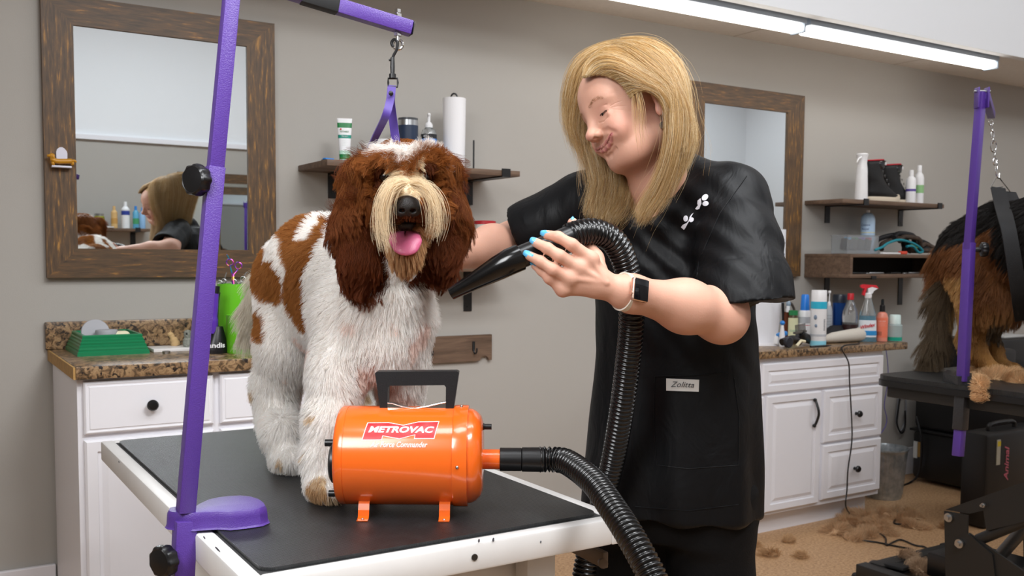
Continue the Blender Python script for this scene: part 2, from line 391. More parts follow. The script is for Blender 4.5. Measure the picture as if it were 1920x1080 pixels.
t = thing('grooming_table', 'white steel grooming table with black ribbed rubber mat under the curly dog', 'table', (.73, 1.92, 0))
def rrect(x0, x1, y0, y1, r, n=5):
    out = []
    for cx, cy, a0 in ((x1-r, y1-r, 0), (x0+r, y1-r, PI/2), (x0+r, y0+r, PI), (x1-r, y0+r, 1.5*PI)):
        for k in range(n+1): a = a0+PI/2*k/n; out.append((cx+r*math.cos(a), cy+r*math.sin(a)))
    return out
MB().prism(rrect(TX0, TX1, TY0, TY1, .022), .006, Matrix.Translation((0, 0, TZ-.006)), bev=.002).build('rubber_mat', RUB, t)
MB().b2((TX0-.005, TY0-.005, TZ-.016), (TX1+.005, TY1+.005, TZ-.0062)).build('table_top', mat('table_board', '3a3a3a', .7), t)
R_ = .034
mb = MB()
for lo, hi in (((TX0-R_, TY0-R_, TZ-.052), (TX0-.004, TY1+R_, TZ-.004)), ((TX1+.004, TY0-R_, TZ-.052), (TX1+R_, TY1+R_, TZ-.004)),
               ((TX0-.006, TY0-R_+.0005, TZ-.0515), (TX1+.006, TY0-.004, TZ-.0045)), ((TX0-.006, TY1+.004, TZ-.0515), (TX1+.006, TY1+R_-.0005, TZ-.0045))):
    mb.b2(lo, hi, .005)
mb.build('frame', TWH, t)
# scuffs and the bolt hole in the front rail
hb = P(890, 1045, Y=TY0-R_-.0005)
MB().cyl((hb[0], TY0-R_+.002, hb[2]), (hb[0], TY0-R_-.0012, hb[2]), .0055, n=20).build('bolt_hole', mat('hole_dark', '3d3833', .5, metal=.6), t)
mb = MB()
for px, py, r in ((898, 1014, .0022), (925, 1012, .0024), (1014, 1016, .0015)):
    q = P(px, py, Y=TY0-R_-.0003); mb.ball(q, r, 1, (1, .2, 1.6))
for px, py, L in ((223, 866, .012), (383, 1008, .014), (408, 1030, .03)):
    q = P(px, py, X=TX0-R_-.0003); mb.ball(q, .0022, 1, (.2, L/.004, 1))
mb.build('paint_chip', mat('chip_grey', '55555c', .7), t)
# cross rail, legs and the small lever arm below
for lx, ly in ((.92, 1.385), (.47, 1.385), (.92, 1.9), (.47, 1.9)):
    MB().b2((lx-.03, ly-.02, .03), (lx+.03, ly+.02, TZ-.053), .004).cyl((lx, ly, 0), (lx, ly, .03), .022, n=16).build('leg', TWH, t)
for lo, hi in (((.44, 1.42, .70), (.95, 1.455, .755)), ((.44, 1.88, .70), (.95, 1.92, .755)), ((.66, 1.4, .12), (.72, 1.9, .16)), ((.45, 1.37, .11), (.94, 1.4, .16)), ((.45, 1.885, .11), (.94, 1.915, .16))): MB().b2(lo, hi, .003).build('crossbar', TWH, t)
a = P(1130, 1054, Y=1.37); bq = P(1035, 1030, Y=1.55)
MB().box(((a[0]+bq[0])/2, (a[1]+bq[1])/2, a[2]+.006), (.012, .2, .03), Matrix.Rotation(math.atan2(-(bq[0]-a[0]), bq[1]-a[1]), 3, 'Z'), .002).cyl(a-cF*.012, a+cF*.012, .009, n=16).build('lever', mat('bronze_lever', '6d5f52', .4, metal=.7), t)
# ================================================================== PURPLE ARM (front table)
t = thing('grooming_stand', 'purple square-tube grooming arm clamped to the table edge left of the curly dog', 'grooming arm', (.372, 1.6, TZ))
KP = 1.592
pb, pt = P(348, 960, d=KP), P(437.5, -45, d=KP-.02)
def sq(p, q, s, bev=.0014, face=None):
    p, q = Vector([float(v) for v in p]), Vector([float(v) for v in q]); d = (q-p); L = d.length; z = d.normalized()
    x = Vector(face or (1, 0, 0)); x = (x-z*x.dot(z)).normalized(); y = z.cross(x)
    sx, sy = s if hasattr(s, '__len__') else (s, s)
    return MB().box((p+q)/2, (sx, sy, L), Matrix((x, y, z)).transposed(), bev)
ps = P(404, 313, d=KP-.014)
low = P(338, 1190, d=KP)
sq(pb, ps, .0268).build('outer_post', PURPLE, t)
sq(ps-(pt-ps)*.2, pt, .0238).build('inner_post', PURPLE, t)
sq(P(340, 1130, d=KP+.002), P(347, 975, d=KP), .033).build('lower_socket', PURPLE, t)
def zp(pts, z): return [tuple(P(180+x/3.6, 780+y/3.6, Z=z)[:2]) for x, y in pts]
top = zp([(484, 636), (494, 618), (520, 612), (600, 612), (660, 616), (700, 590), (760, 562), (830, 546), (900, 538), (980, 534), (1050, 542), (1105, 560), (1138, 585), (1148, 606),
          (1100, 626), (1000, 640), (900, 650), (820, 646), (740, 650), (660, 656), (600, 657), (540, 652), (500, 646)], .8465)
cx_ = sum(p[0] for p in top)/len(top); cy_ = sum(p[1] for p in top)/len(top)
mb = MB(); rings = []
for k, (sc, z) in enumerate(((1.10, .8175), (1.07, .8185), (1.045, .821), (1.03, .835), (1.015, .842), (.97, .8465), (.85, .8475))):
    rings.append([mb.b.verts.new((cx_+(x-cx_)*(1+(sc-1)*.7), cy_+(y-cy_)*sc, z)) for x, y in top])
for A, B in zip(rings[:-1], rings[1:]):
    n = len(A)
    for k in range(n): mb.b.faces.new([A[k], A[(k+1) % n], B[(k+1) % n], B[k]])
mb.b.faces.new(rings[-1]); mb.b.faces.new(rings[0][::-1])
mb.build('clamp', PURPLE, t)
def black_knob(p, ax, r, L, t, lobes=9):
    ax = Vector(ax).normalized(); M = ax.to_track_quat('Z', 'Y').to_matrix()
    mb = MB(); n = lobes*6; rings = []
    for rr, z in ((.35, -L*.9), (.35, -L*.35), (.72, -L*.35), (.93, -L*.22), (1, 0), (1, L*.3), (.95, L*.48), (.84, L*.56), (.8, L*.54), (.5, L*.6), (.0, L*.62)):
        lob = .05 if .6 < rr and z < L*.5 else 0
        rings.append([mb.b.verts.new(Vector(p)+M @ Vector((r*rr*(1+lob*math.cos(lobes*2*PI*k/n))*math.cos(2*PI*k/n), r*rr*(1+lob*math.cos(lobes*2*PI*k/n))*math.sin(2*PI*k/n), z))) for k in range(n)])
    for A, B in zip(rings[:-1], rings[1:]):
        for k in range(n): mb.b.faces.new([A[k], A[(k+1) % n], B[(k+1) % n], B[k]])
    return mb.build('knob', BLACKP, t)
black_knob(P(372, 338, d=KP-.03), (-.8, -.45, .02), .0255, .026, t)
black_knob(P(311, 1051, d=KP-.02), (-.8, -.42, 0), .0262, .026, t)
# arm: hinge above the frame, foam grip, purple end, eye bolt
aa, ab = P(437, -48, d=KP-.02), P(771, 54, d=1.70)
hv = Vector([float(v) for v in ab-aa]).normalized()
sq(aa-np.array(hv)*.03, P(572, -7, d=1.637), .024, face=(0, 0, 1)).build('arm', PURPLE, t)
sq(P(566, -8.5, d=1.635), P(634, 12, d=1.66), .0262, face=(0, 0, 1)).build('foam_grip', BLACKMATTE, t)
sq(P(628, 10.5, d=1.658), ab, .0245, face=(0, 0, 1)).build('arm', PURPLE, t)
sq(ab, ab+np.array(hv)*.002, .0235, face=(0, 0, 1)).build('end_plug', BLACKP, t)
e0 = P(746, 47, d=1.694)
mb = MB().cyl(e0+np.array((0, 0, .026)), e0-np.array((0, 0, .028)), .0035, n=12).cyl(e0+np.array((0, 0, .0135)), e0+np.array((0, 0, .019)), .0075, n=6).cyl(e0+np.array((0, 0, .021)), e0+np.array((0, 0, .027)), .006, n=6).cyl(e0-np.array((0, 0, .019)), e0-np.array((0, 0, .0135)), .007, n=6)
ec = e0-np.array((0, 0, .034))
mb.tube([ec+np.array(cR)*.0085*math.cos(a)+np.array((0, 0, 1))*.0085*math.sin(a) for a in np.linspace(0, 2*PI, 24)[:-1]], .0022, 8, closed=True)
mb.build('eye_bolt', CHROME, t)
# noose: snap hook, black ring, purple strap round the dog's neck
t = thing('grooming_noose', 'purple loop leash with black snap hook hanging down to the curly dog', 'leash', ec-np.array((0, 0, .01)))
K0 = 1.694
def pp(x, y, k=K0): return P(x, y, d=k)
MB().tube(catmull([pp(737, 88), pp(734, 80), pp(739, 74), pp(745, 78), pp(744, 92), pp(738, 104), pp(736, 112)], 6), .0026, 8).tube([pp(736, 108), pp(736, 126), pp(736, 141)], [.0036, .0042, .0036], 10).cyl(pp(736, 139), pp(736, 147), .0062, n=14).cyl(pp(733, 112), pp(729, 113), .002).build('snap_hook', BLACKM, t)
MB().tube([pp(*q) for q in ((728, 147), (745, 147), (746, 155), (745, 163), (728, 163), (728, 155))], .0019, 8, closed=True).build('ring', BLACKM, t)
def strap(pts, w, th, nm, m, t, wd=None, n=6):
    c = catmull(pts, n); b = bmesh.new(); R = []
    for i, p in enumerate(c):
        T = (c[min(i+1, len(c)-1)]-c[max(i-1, 0)]).normalized(); W = Vector(wd[0]).lerp(Vector(wd[1]), i/(len(c)-1)) if wd else Vector(cR)
        W = (W-T*W.dot(T)).normalized(); N = T.cross(W)
        R.append([b.verts.new(p+W*sx*w/2+N*sy*th/2) for sx, sy in ((-1, -1), (1, -1), (1, 1), (-1, 1))])
    for A, B in zip(R[:-1], R[1:]):
        for k in range(4): b.faces.new([A[k], A[(k+1) % 4], B[(k+1) % 4], B[k]])
    b.faces.new(R[0][::-1]); b.faces.new(R[-1]); m_ = MB(); m_.b.free(); m_.b = b
    return m_.build(nm, m, t)
PSTR = mat('purple_strap', '4e3690', .5, sheen=.3)
Rw, Fw = tuple(cR), tuple(cF)
strap([pp(735, 160), pp(733, 180), pp(733, 195, 1.70), pp(737, 225, 1.71), pp(742, 262, 1.72), pp(752, 320, 1.74)], .0150, .0025, 'strap', PSTR, t, (Rw, Rw))
strap([pp(735, 163, 1.69), pp(731, 190, 1.685), pp(722, 220, 1.68), pp(704, 257, 1.72), pp(690, 290, 1.76), pp(684, 330, 1.78)], .0140, .0025, 'strap', PSTR, t, (Rw, (Rw[0]*.3+Fw[0]*.9, Rw[1]*.3+Fw[1]*.9, 0)))
MB().ball(pp(733, 175, 1.681), .0045, 2, (1, .5, 1)).build('rivet', BLACKM, t)
# ================================================================== ORANGE BLOWER
ORG = mat('orange_enamel', 'f2691b', .22, spec=.6, coat=.5)
KV = 1.722
VA = np.array([cR[0], cR[1], 0.0]); VA /= np.linalg.norm(VA)      # cylinder axis, level
VN = np.array([-VA[1], VA[0], 0.0])                                # away from the camera
VO = P(765, 862, d=KV); VO[2] = TZ+.1
vr = .0875
def V(px, py, off=0): # point on the vertical plane through the axis (off = towards the camera)
    o = VO-VN*off; n = VN; r = cF + cR*(px-960)/FPX - cU*(py-PPY)/FPX
    return cC+r*(((o-cC)@n)/(r@n))
def sA(px, off=0): return float((V(px, 862, off)-VO)@VA)
x0v, xs1, xb0, xb1, xe = sA(637), sA(655), sA(852), sA(879), sA(906)
MA = Matrix((Vector(VN), Vector((0, 0, 1)), Vector(VA))).transposed()   # lathe z -> axis
t = thing('pet_blower', 'orange cylinder pet dryer with black handle on the table before the dog', 'pet dryer', (VO[0], VO[1], TZ))
MB().lathe([(0, x0v), (vr-.012, x0v), (vr-.004, x0v+.002), (vr, x0v+.007), (vr, xs1), (vr-.0008, xs1+.0004), (vr-.0008, xs1+.0012), (vr, xs1+.0018), (vr, xb1), (0, xb1)], VO, 96, MA).build('body', ORG, t, ang=.7)
MB().lathe([(vr-.001, xb0), (vr+.0022, xb0+.0005), (vr+.0026, xb0+.003), (vr+.0026, xb1-.003), (vr+.0022, xb1-.0005), (vr-.001, xb1)], VO, 96, MA).build('band', ORG, t)
MB().lathe([(vr-.003, xb1-.002), (vr-.004, xb1+.006), (vr-.008, xb1+.014), (vr-.016, xe-.004), (vr-.026, xe-.0005), (vr-.034, xe), (.02, xe), (0, xe)], VO, 96, MA).build('end_dome', ORG, t, ang=None)
ax0 = VO+VA*xe
NZ = V(921, 861); nzo = NZ-VA*float((NZ-VO)@VA); 
def axp(s, dz=0): return nzo+VA*s+np.array((0, 0, dz))
MB().tube([axp(xe-.004), axp(sA(940))], [.0178, .0178], 32).build('outlet', ORG, t)
MB().tube([VO-VA*0+VA*(x0v+.002)+np.array((0, 0, .021)), VO+VA*(x0v-.026)+np.array((0, 0, .021))], [.0065, .0065], 16).build('cord_grip', BLACKP, t)
MB().lathe([(0, x0v-.012), (.03, x0v-.012), (.036, x0v-.008), (.036, x0v+.001), (0, x0v+.001)], VO-np.array((0, 0, .01))-VN*.02, 32, MA).build('inlet_cap', BLACKP, t)
MB().tube([VO+VA*(x0v+.002)-np.array((0, 0, .082))*.8-VN*.02, VO+VA*(x0v-.016)-np.array((0, 0, .082))*.8-VN*.02], [.006, .006], 16).build('foot_stub', BLACKP, t)
sw = V(905, 800)
MB().tube([sw-VA*.004, sw+VA*.003], .0062, 16).tube([sw+VA*.002, sw+VA*.016], [.0052, .0052], 12).build('switch', BLACKP, t)
# handle: trapezoid grip traced in its own plane, 30 mm deep
def vz(px, py): q = V(px, py)-VO; return (float(q@VA), float(q[2]))
outer = [vz(*q) for q in ((705, 698), (709, 695.5), (857, 694.5), (861, 697), (851.5, 762), (849, 768), (840, 771.5), (836.5, 769), (837, 724), (834, 720.5), (732, 721.5), (729, 725), (727.5, 770), (722, 770.5), (717, 767), (714, 762))]
MV = Matrix(((VA[0], 0, VN[0], VO[0]), (VA[1], 0, VN[1], VO[1]), (0, 1, 0, VO[2]), (0, 0, 0, 1)))
MB().prism(outer, .026, MV @ Matrix.Translation((0, 0, -.013)), bev=.0035).build('handle', mat('handle_plastic', '17181b', .45, bump=.15, bscale=400), t)
pl = [vz(726, 754), vz(738, 755), vz(755, 761), vz(779, 765), vz(803, 761), vz(826, 755), vz(837.5, 753), vz(837.5, 772.5), vz(726, 774)]
MB().prism(pl, .022, MV @ Matrix.Translation((0, 0, -.011))).build('chrome_bracket', CHROME, t)
mb = MB().tube([VO+VA*s+np.array((0, 0, z))-VN*.0112 for s, z in [vz(726, 753.5), vz(738, 754.5), vz(755, 760), vz(779, 764), vz(803, 760), vz(826, 754.5), vz(837, 752.5)]], .0014, 8); mb.build('chrome_rim', CHROME, t)
for sx in (sA(691), sA(838)):
    for sgn in (-1, 1):
        o = VO+VA*sx; mb = MB()
        ys = [(.050, -.071), (.054, -.076), (.058, -.086), (.060, -.096), (.066, -.0992), (.078, -.0994)]
        for (a0, z0), (a1, z1) in zip(ys[:-1], ys[1:]):
            q0, q1 = o+VN*a0*sgn+np.array((0, 0, z0)), o+VN*a1*sgn+np.array((0, 0, z1))
            vs = []
            for q in (q0, q1):
                for w_ in (-.0095, .0095):
                    for h_ in (-.0012, .0012): vs.append(q+VA*w_+np.array((0, 0, h_))+VN*sgn*h_*.6)
            mb.add(vs, [(0, 1, 3, 2), (4, 6, 7, 5), (0, 4, 5, 1), (2, 3, 7, 6), (1, 5, 7, 3), (0, 2, 6, 4)])
        f = mb.build('foot', ORG, t)
        MB().ball(o+VN*.07*sgn+np.array((0, 0, -.0975)), .0028, 2, (1, 1, .6)).build('screw', STEEL, f)
def vs_(ang, s, r): return VO+VA*s-VN*math.cos(ang)*r+np.array((0, 0, math.sin(ang)*r))
def cylhit(px, py, r):
    ray = cF + cR*(px-960)/FPX - cU*(py-PPY)/FPX; o = cC-VO
    o2 = o-VA*(o@VA); d2 = ray-VA*(ray@VA); A, B, Cc = d2@d2, 2*o2@d2, o2@o2-r*r
    q = cC+ray*((-B-math.sqrt(B*B-4*A*Cc))/(2*A)); d = q-VO
    return float(d@VA), math.atan2(float(d[2]), -float(d@VN))
MB().ball(vs_(cylhit(857, 876, vr+.002)[1], cylhit(857, 876, vr+.002)[0], vr+.003), .003, 2).build('screw', STEEL, t)
MB().ball(vs_(1.45, (xb0+xb1)/2, vr+.003), .0028, 2).build('screw', STEEL, t)
def decal(nm, px, m, r, t):
    b = bmesh.new(); c = [cylhit(x, y, vr) for x, y in px]
    vs = [b.verts.new((s, a*vr, 0)) for s, a in c]; b.faces.new(vs)
    bmesh.ops.triangulate(b, faces=b.faces)
    for _ in range(3): bmesh.ops.subdivide_edges(b, edges=[e for e in b.edges if e.calc_length() > .006], cuts=1)
    bmesh.ops.triangulate(b, faces=[f for f in b.faces if len(f.verts) > 3])
    for v in b.verts: v.co = Vector([float(q) for q in vs_(v.co.y/vr, v.co.x, r)])
    mb = MB(); mb.b.free(); mb.b = b; return mb.build(nm, m, t)
z5 = lambda L: [(620+x/6.353, 690+y/6.353) for x, y in L]
decal('badge_border', z5([(438, 651), (690, 648), (865, 680), (1045, 640), (1296, 636), (1235, 846), (992, 846), (1003, 800), (818, 848), (622, 812), (608, 860), (368, 863)]), mat('decal_white', 'f6eceb', .3), vr+.0004, t)
decal('badge_red', z5([(446, 660), (690, 657), (865, 689), (1047, 649), (1284, 645), (1228, 836), (1003, 836), (1010, 792), (820, 839), (618, 803), (604, 850), (381, 853)]), mat('decal_red', 'dd1f26', .3), vr+.0008, t)
def lettering(s, pxc, h, wpx, nm, m, shear, bold, r):
    sc, ac = cylhit(*pxc, vr)
    text_mesh(nm, s, h, m, t, lambda x, y, z: vs_(ac+y/vr, sc+x, r+z), shear=shear, bold=bold, width=wpx, extrude=.0002)
lettering('METROVAC', (750.5, 806.5), .0165, .1125, 'brand_lettering', mat('decal_white'), .25, .0006, vr+.0011)
lettering('Air Force Commander', (747.5, 834), .0135, .097, 'model_lettering', mat('decal_white'), .3, .00015, vr+.0006)
lettering('®', (810, 802.5), .004, .0022, 'registered_mark', mat('decal_white'), .2, 0, vr+.0011)
# ================================================================== HOSE (coupler at the blower, loop, nozzle in the hand)
HBK = mat('hose_black', '0d0d0e', .2, spec=.6)
t = thing('blower_hose', 'long black corrugated hose from orange blower to nozzle in her hand', 'hose', (float(NZ[0]), float(NZ[1]), TZ))
c0 = axp(sA(938)); 
MB().tube([axp(sA(937)), axp(sA(938)), axp(sA(977)), axp(sA(978)), axp(sA(979)), axp(sA(1019)), axp(sA(1020))], [.0195, .0208, .0208, .0195, .0218, .0222, .0212], 40).build('coupler', BLACKP, t)
def corr(pts, r, pitch, nm, t, amp=.005, n=28):
    c = catmull(pts, 24); L = [0]
    for a_, b_ in zip(c[:-1], c[1:]): L.append(L[-1]+(b_-a_).length)
    N = int(L[-1]/pitch*5); out = []; rr = []; j = 0
    for i in range(N+1):
        s = L[-1]*i/N
        while j < len(L)-2 and L[j+1] < s: j += 1
        u = (s-L[j])/max(1e-9, L[j+1]-L[j]); out.append(c[j].lerp(c[j+1], min(1, u)))
        ph = (i % 5); rr.append(r-amp+(amp if ph in (0, 1) else amp*.55 if ph in (2, 4) else 0))
    return MB().tube(out, rr, n).build(nm, HBK, t, ang=None)
h1 = [axp(sA(1012)), axp(sA(1040)), P(1066, 868, d=1.70), P(1112, 903, d=1.62), P(1150, 955, d=1.545), P(1186, 1012, d=1.49), P(1222, 1080, d=1.45), P(1248, 1150, d=1.43), P(1262, 1260, d=1.45), P(1235, 1400, d=1.52), P(1170, 1450, d=1.6), P(1105, 1380, d=1.75), P(1088, 1240, d=1.83), P(1090, 1130, d=1.86), P(1100, 1050, d=1.86),
      P(1124, 960, d=1.86), P(1148, 870, d=1.83), P(1164, 780, d=1.78), P(1176, 690, d=1.74), P(1184, 610, d=1.705), P(1182, 545, d=1.685), P(1171, 490, d=1.67), P(1150, 452, d=1.65), P(1120, 436, d=1.635), P(1092, 436, d=1.62), P(1068, 444, d=1.607)]
corr(h1, .0232, .0084, 'corrugated_tube', t)
# handle tube and crevice tool
n0, n1, n2 = P(1072, 442, d=1.609), P(1010, 468, d=1.59), P(955, 491, d=1.578)
tip = P(846, 551, d=1.60)
MB().tube([n0, n1, n2-(n1-n2)*0, n2+(n2-n1)*.15], [.0185, .0188, .0188, .0185], 36).build('wand', BLACKP, t)
d_ = (n2-n1)/np.linalg.norm(n2-n1)
MB().tube([n1+(n2-n1)*.62, n1+(n2-n1)*.64, n1+(n2-n1)*.98, n2+(tip-n2)*.2, n2+(tip-n2)*.6, tip], [.0195, .0222, .0222, .0205, .015, .0105], 36, flat=1.0).build('crevice_nozzle', mat('nozzle_black', '0b0b0c', .18), t)
# ================================================================== SMALL THINGS
def spot(x0, x1, yt, Y, Z):
    p = P((x0+x1)/2, yt, Y=Y); k = float((p-cC)@cF)
    return (float(p[0]), Y, Z), (x1-x0)/2*k/FPX, float(p[2])-Z
def lath(t, nm, m, c, prof, n=28, ang=.6, label=None):
    return MB().lathe(prof, c, n).build(nm, m, t, ang=ang, label=label)
CLEAR = mat('clear_plastic', 'f4f8fa', .08, trans=.9, spec=.5)
def towards(c):  # yaw that faces the camera from a place
    return math.atan2(-(cC[1]-c[1]), -(cC[0]-c[0]))
def wrap(t, s, c, r, z, h, m, az=0, width=None, nm='label_text', shear=0, bold=0):
    a0 = math.atan2(cC[1]-c[1], cC[0]-c[0])+az
    text_mesh(nm, s, h, m, t, lambda x, y, zz: (c[0]+(r+.0004+zz)*math.cos(a0+x/r), c[1]+(r+.0004+zz)*math.sin(a0+x/r), z+y), shear=shear, bold=bold, width=width)
def band(t, nm, m, c, r, z0, z1, n=28): return MB().lathe([(r, z0), (r+.0006, z0+.0003), (r+.0006, z1-.0003), (r, z1)], c, n).build(nm, m, t)
INK = mat('ink_grey', '73757c', .6); NAVY = mat('navy_ink', '24407e', .5); REDINK = mat('red_ink', 'c8202c', .5); TEAL = mat('teal_print', '1c8f7c', .5)
# --- upper left shelf: tube, jar, mug, sanitizer, paper towels, thin rod, small packet
c, r, h = spot(632, 660, 222, 3.37, S1Z)
t = thing('ointment_tube', 'white and green squeeze tube standing on its cap on the shelf', 'tube', c)
a = towards(c); Ma = Matrix.Rotation(a-PI/2, 3, 'Z')
def flat_tube(rows, nm, m):
    mb = MB(); R = []
    for hw, hd, z in rows:
        R.append([mb.b.verts.new(Vector(c)+Ma @ Vector((hw*math.copysign(abs(math.cos(q))**.8, math.cos(q)), hd*math.sin(q), z))) for q in [2*PI*k/24 for k in range(24)]])
    for A, B in zip(R[:-1], R[1:]):
        for k in range(24): mb.b.faces.new([A[k], A[(k+1) % 24], B[(k+1) % 24], B[k]])
    mb.b.faces.new(R[0][::-1]); mb.b.faces.new(R[-1]); return mb.build(nm, m, t)
w0, w1 = r*.66, r
def hwz(z): return w0+(w1-w0)*(z/h)
def hdz(z): return w0*(1-z/h)+.002
flat_tube([(w0*.98, w0*.98, 0), (w0*.98, w0*.98, .010), (w0*.9, w0*.9, .012)], 'cap', mat('cap_grey', 'b9c4cc', .3))
for nm, m, za, zb in (('body', WPLAST, .012, .985), ('green_band', mat('green_print', '0d7a3c', .4), .79, .90), ('green_foot', mat('green_print'), .08, .2), ('pale_band', mat('pale_green', 'bfe3cf', .4), .2, .28), ('teal_band', TEAL, .555, .63)):
    za, zb = max(.012, za*h), zb*h; e = 0 if nm == 'body' else .0005
    flat_tube([(hwz(z)+e, hdz(z)+e, z) for z in np.linspace(za, zb, 6)], nm, m)
flat_tube([(w1, .0022, h*.95), (w1, .0022, h)], 'crimp', WPLAST)
def onface(z0): return lambda x, y, zz: Vector(c)+Ma @ Vector((x, (-1)*(hdz(z0)+.0012+zz)*1.0, z0+y))
fs = -1 if (Ma @ Vector((0, -1, 0))).dot(Vector(cC)-Vector(c)) > 0 else 1
def onf(z0, dx=0): return lambda x, y, zz: Vector(c)+Ma @ Vector(((x*(-fs))+dx, fs*(hdz(z0)+.0012+zz), z0+y))
text_mesh('brand_lettering', "VET'S+BEST", .009, mat('green_print'), t, onf(h*.70), width=r*1.2)
text_mesh('label_lettering', 'Hot Spot', .006, WPLAST, t, onf(h*.6), width=r*.8)
for i in range(4): text_mesh('fine_print', 'mmm mmmm mmm' if 0 else '- - - - - - -', .006, mat('green_print'), t, onf(h*(.5-.035*i)), width=r*.8)
MB().ball(Vector(c)+Ma @ Vector((r*.5*fs*-1*-1, fs*(hdz(h*.76)+.001), h*.755)), .0035, 2, (1, .3, 1)).build('red_mark', REDINK, t)
t = thing('small_packet', 'crinkled blue and white packet at the left end of upper shelf', 'packet', (1.315, 3.36, S1Z))
mb = MB(); N = 9
V_ = [[mb.b.verts.new((1.285+.13*i/N+.004*math.sin(j*2), 3.33+.05*j/4+.003*math.sin(i), S1Z+.003+.006*abs(math.sin(i*1.3+j))*(1-abs(j-2)/2.5))) for j in range(5)] for i in range(N+1)]
for i in range(N):
    for j in range(4): mb.b.faces.new([V_[i][j], V_[i+1][j], V_[i+1][j+1], V_[i][j+1]])
mb.build('wrapper', mat('packet_white', 'dfe8f2', .3), t)
MB().box((1.30, 3.335, S1Z+.009), (.04, .02, .006), Matrix.Rotation(.3, 3, 'Z'), .002).build('blue_end', mat('packet_blue', '2f86d8', .35), t)
c, r, h = spot(703, 738, 262, 3.42, S1Z)
t = thing('white_jar', 'white lidded jar mostly hidden behind the top of the curly dog', 'jar', c)
lath(t, 'body', WPLAST, c, [(0, 0), (r, 0), (r, h*.72), (0, h*.72)]); lath(t, 'lid', WPLAST, c, [(0, h*.72), (r*1.04, h*.72), (r*1.04, h*.98), (r*.95, h), (0, h)])
c, r, h = spot(746, 784, 222, 3.40, S1Z)
NB = mat('navy_enamel', '1e2f49', .45)
t = thing('insulated_mug', 'navy steel-rimmed travel mug on shelf behind the purple strap', 'mug', c)
lath(t, 'body', NB, c, [(0, 0), (r*.88, 0), (r*.96, h*.1), (r, h*.85), (0, h*.85)])
lath(t, 'steel_rim', STEEL, c, [(r*.99, h*.85), (r*.99, h*.955), (r*.93, h*.955)]); lath(t, 'lid', mat('smoke_lid', '4c4f53', .25), c, [(0, h*.93), (r*.97, h*.95), (r*.98, h), (0, h)])
lx = np.array(cR)*-1
MB().tube(catmull([Vector(c)+Vector(lx)*r*.9+Vector((0, 0, h*.72)), Vector(c)+Vector(lx)*r*1.5+Vector((0, 0, h*.7)), Vector(c)+Vector(lx)*r*1.55+Vector((0, 0, h*.35)), Vector(c)+Vector(lx)*r*.9+Vector((0, 0, h*.28))], 6), .007, 10).build('handle', NB, t)
def pump(t, c, r, h, zb, m=WPLAST):
    lath(t, 'pump_collar', m, c, [(0, zb), (r*.5, zb), (r*.5, zb+.012), (r*.32, zb+.02), (r*.2, zb+.022), (r*.2, h-.012), (0, h-.012)])
    d = np.array(cC)-np.array(c); d[2] = 0; d /= np.linalg.norm(d)
    MB().box(Vector(c)+Vector((0, 0, h-.007)), (.012, .012, .014), bev=.003).tube([Vector(c)+Vector((0, 0, h-.006)), Vector(c)+Vector([float(q) for q in d])*.026+Vector((0, 0, h-.01))], [.005, .003], 10).build('pump_head', m, t)
c, r, h = spot(789, 819, 212, 3.41, S1Z)
t = thing('sanitizer_bottle', 'clear pump bottle of teal liquid with blue label beside paper towels', 'bottle', c)
lath(t, 'body', CLEAR, c, [(0, 0), (r, .002), (r, h*.62), (r*.8, h*.7), (r*.4, h*.74), (0, h*.74)])
lath(t, 'liquid', mat('teal_liquid', '0d6f78', .2), c, [(0, .002), (r*.93, .003), (r*.93, h*.56), (0, h*.56)])
MB().lathe([(r*1.01, h*.08), (r*1.01, h*.54)], c, 28).build('label', mat('blue_label', '1c78c9', .4), t)
lab = mat('black_label', '15161a', .4); MB().lathe([(r*1.012, h*.54), (r*1.012, h*.62)], c, 28).build('top_label', lab, t)
pump(t, c, r, h, h*.74)
wrap(t, '80', c, r*1.02, h*.58+c[2], .012, WPLAST, az=-.5); wrap(t, 'SPA', c, r*1.02, h*.3+c[2], .01, WPLAST, az=.7)
c, r, h = spot(831, 872, 180, 3.40, S1Z)
t = thing('paper_towel_roll', 'tall white paper towel roll on black stand on upper shelf', 'paper towels', c)
mb = MB(); R = []
for z in np.linspace(.004, h*.965, 8):
    R.append([mb.b.verts.new((c[0]+(r*(1-.09*(1-z/h))+.004*k/40)*math.cos(2*PI*k/40), c[1]+(r*(1-.09*(1-z/h))+.004*k/40)*math.sin(2*PI*k/40), c[2]+z)) for k in range(40)])
for A, B in zip(R[:-1], R[1:]):
    for k in range(40): mb.b.faces.new([A[k], A[(k+1) % 40], B[(k+1) % 40], B[k]])
mb.b.faces.new(R[-1]); mb.b.faces.new(R[0][::-1]); mb.build('roll', mat('paper_white', 'f4f3f5', .9, bump=.3, bscale=300), t)
MB().lathe([(0, 0), (r*1.05, 0), (r*1.05, .004), (0, .004)], c, 32).cyl((c[0], c[1], c[2]), (c[0], c[1], c[2]+h*.97), .005).build('stand', BLACKM, t)
MB().tube([(c[0]+cR[0]*.013*math.cos(q), c[1]+cR[1]*.013*math.cos(q), c[2]+h*.965+.02*math.sin(q)) for q in np.linspace(0, PI, 12)], .0035, 8).build('loop_handle', BLACKM, t)
q0, q1 = P(888, 325, Y=3.36), P(889, 263, Y=3.36)
t = thing('stand_rod', 'thin black upright rod right of paper towels on the upper shelf', 'rod', (float(q0[0]), 3.36, S1Z))
MB().cyl((q0[0], 3.36, S1Z+.003), (q0[0], 3.36, q1[2]), .0035, n=10).build('rod', BLACKM, t)
MB().b2((q0[0]-.07, 3.33, S1Z), (q0[0]+.025, 3.39, S1Z+.003)).build('foot', BLACKM, t)
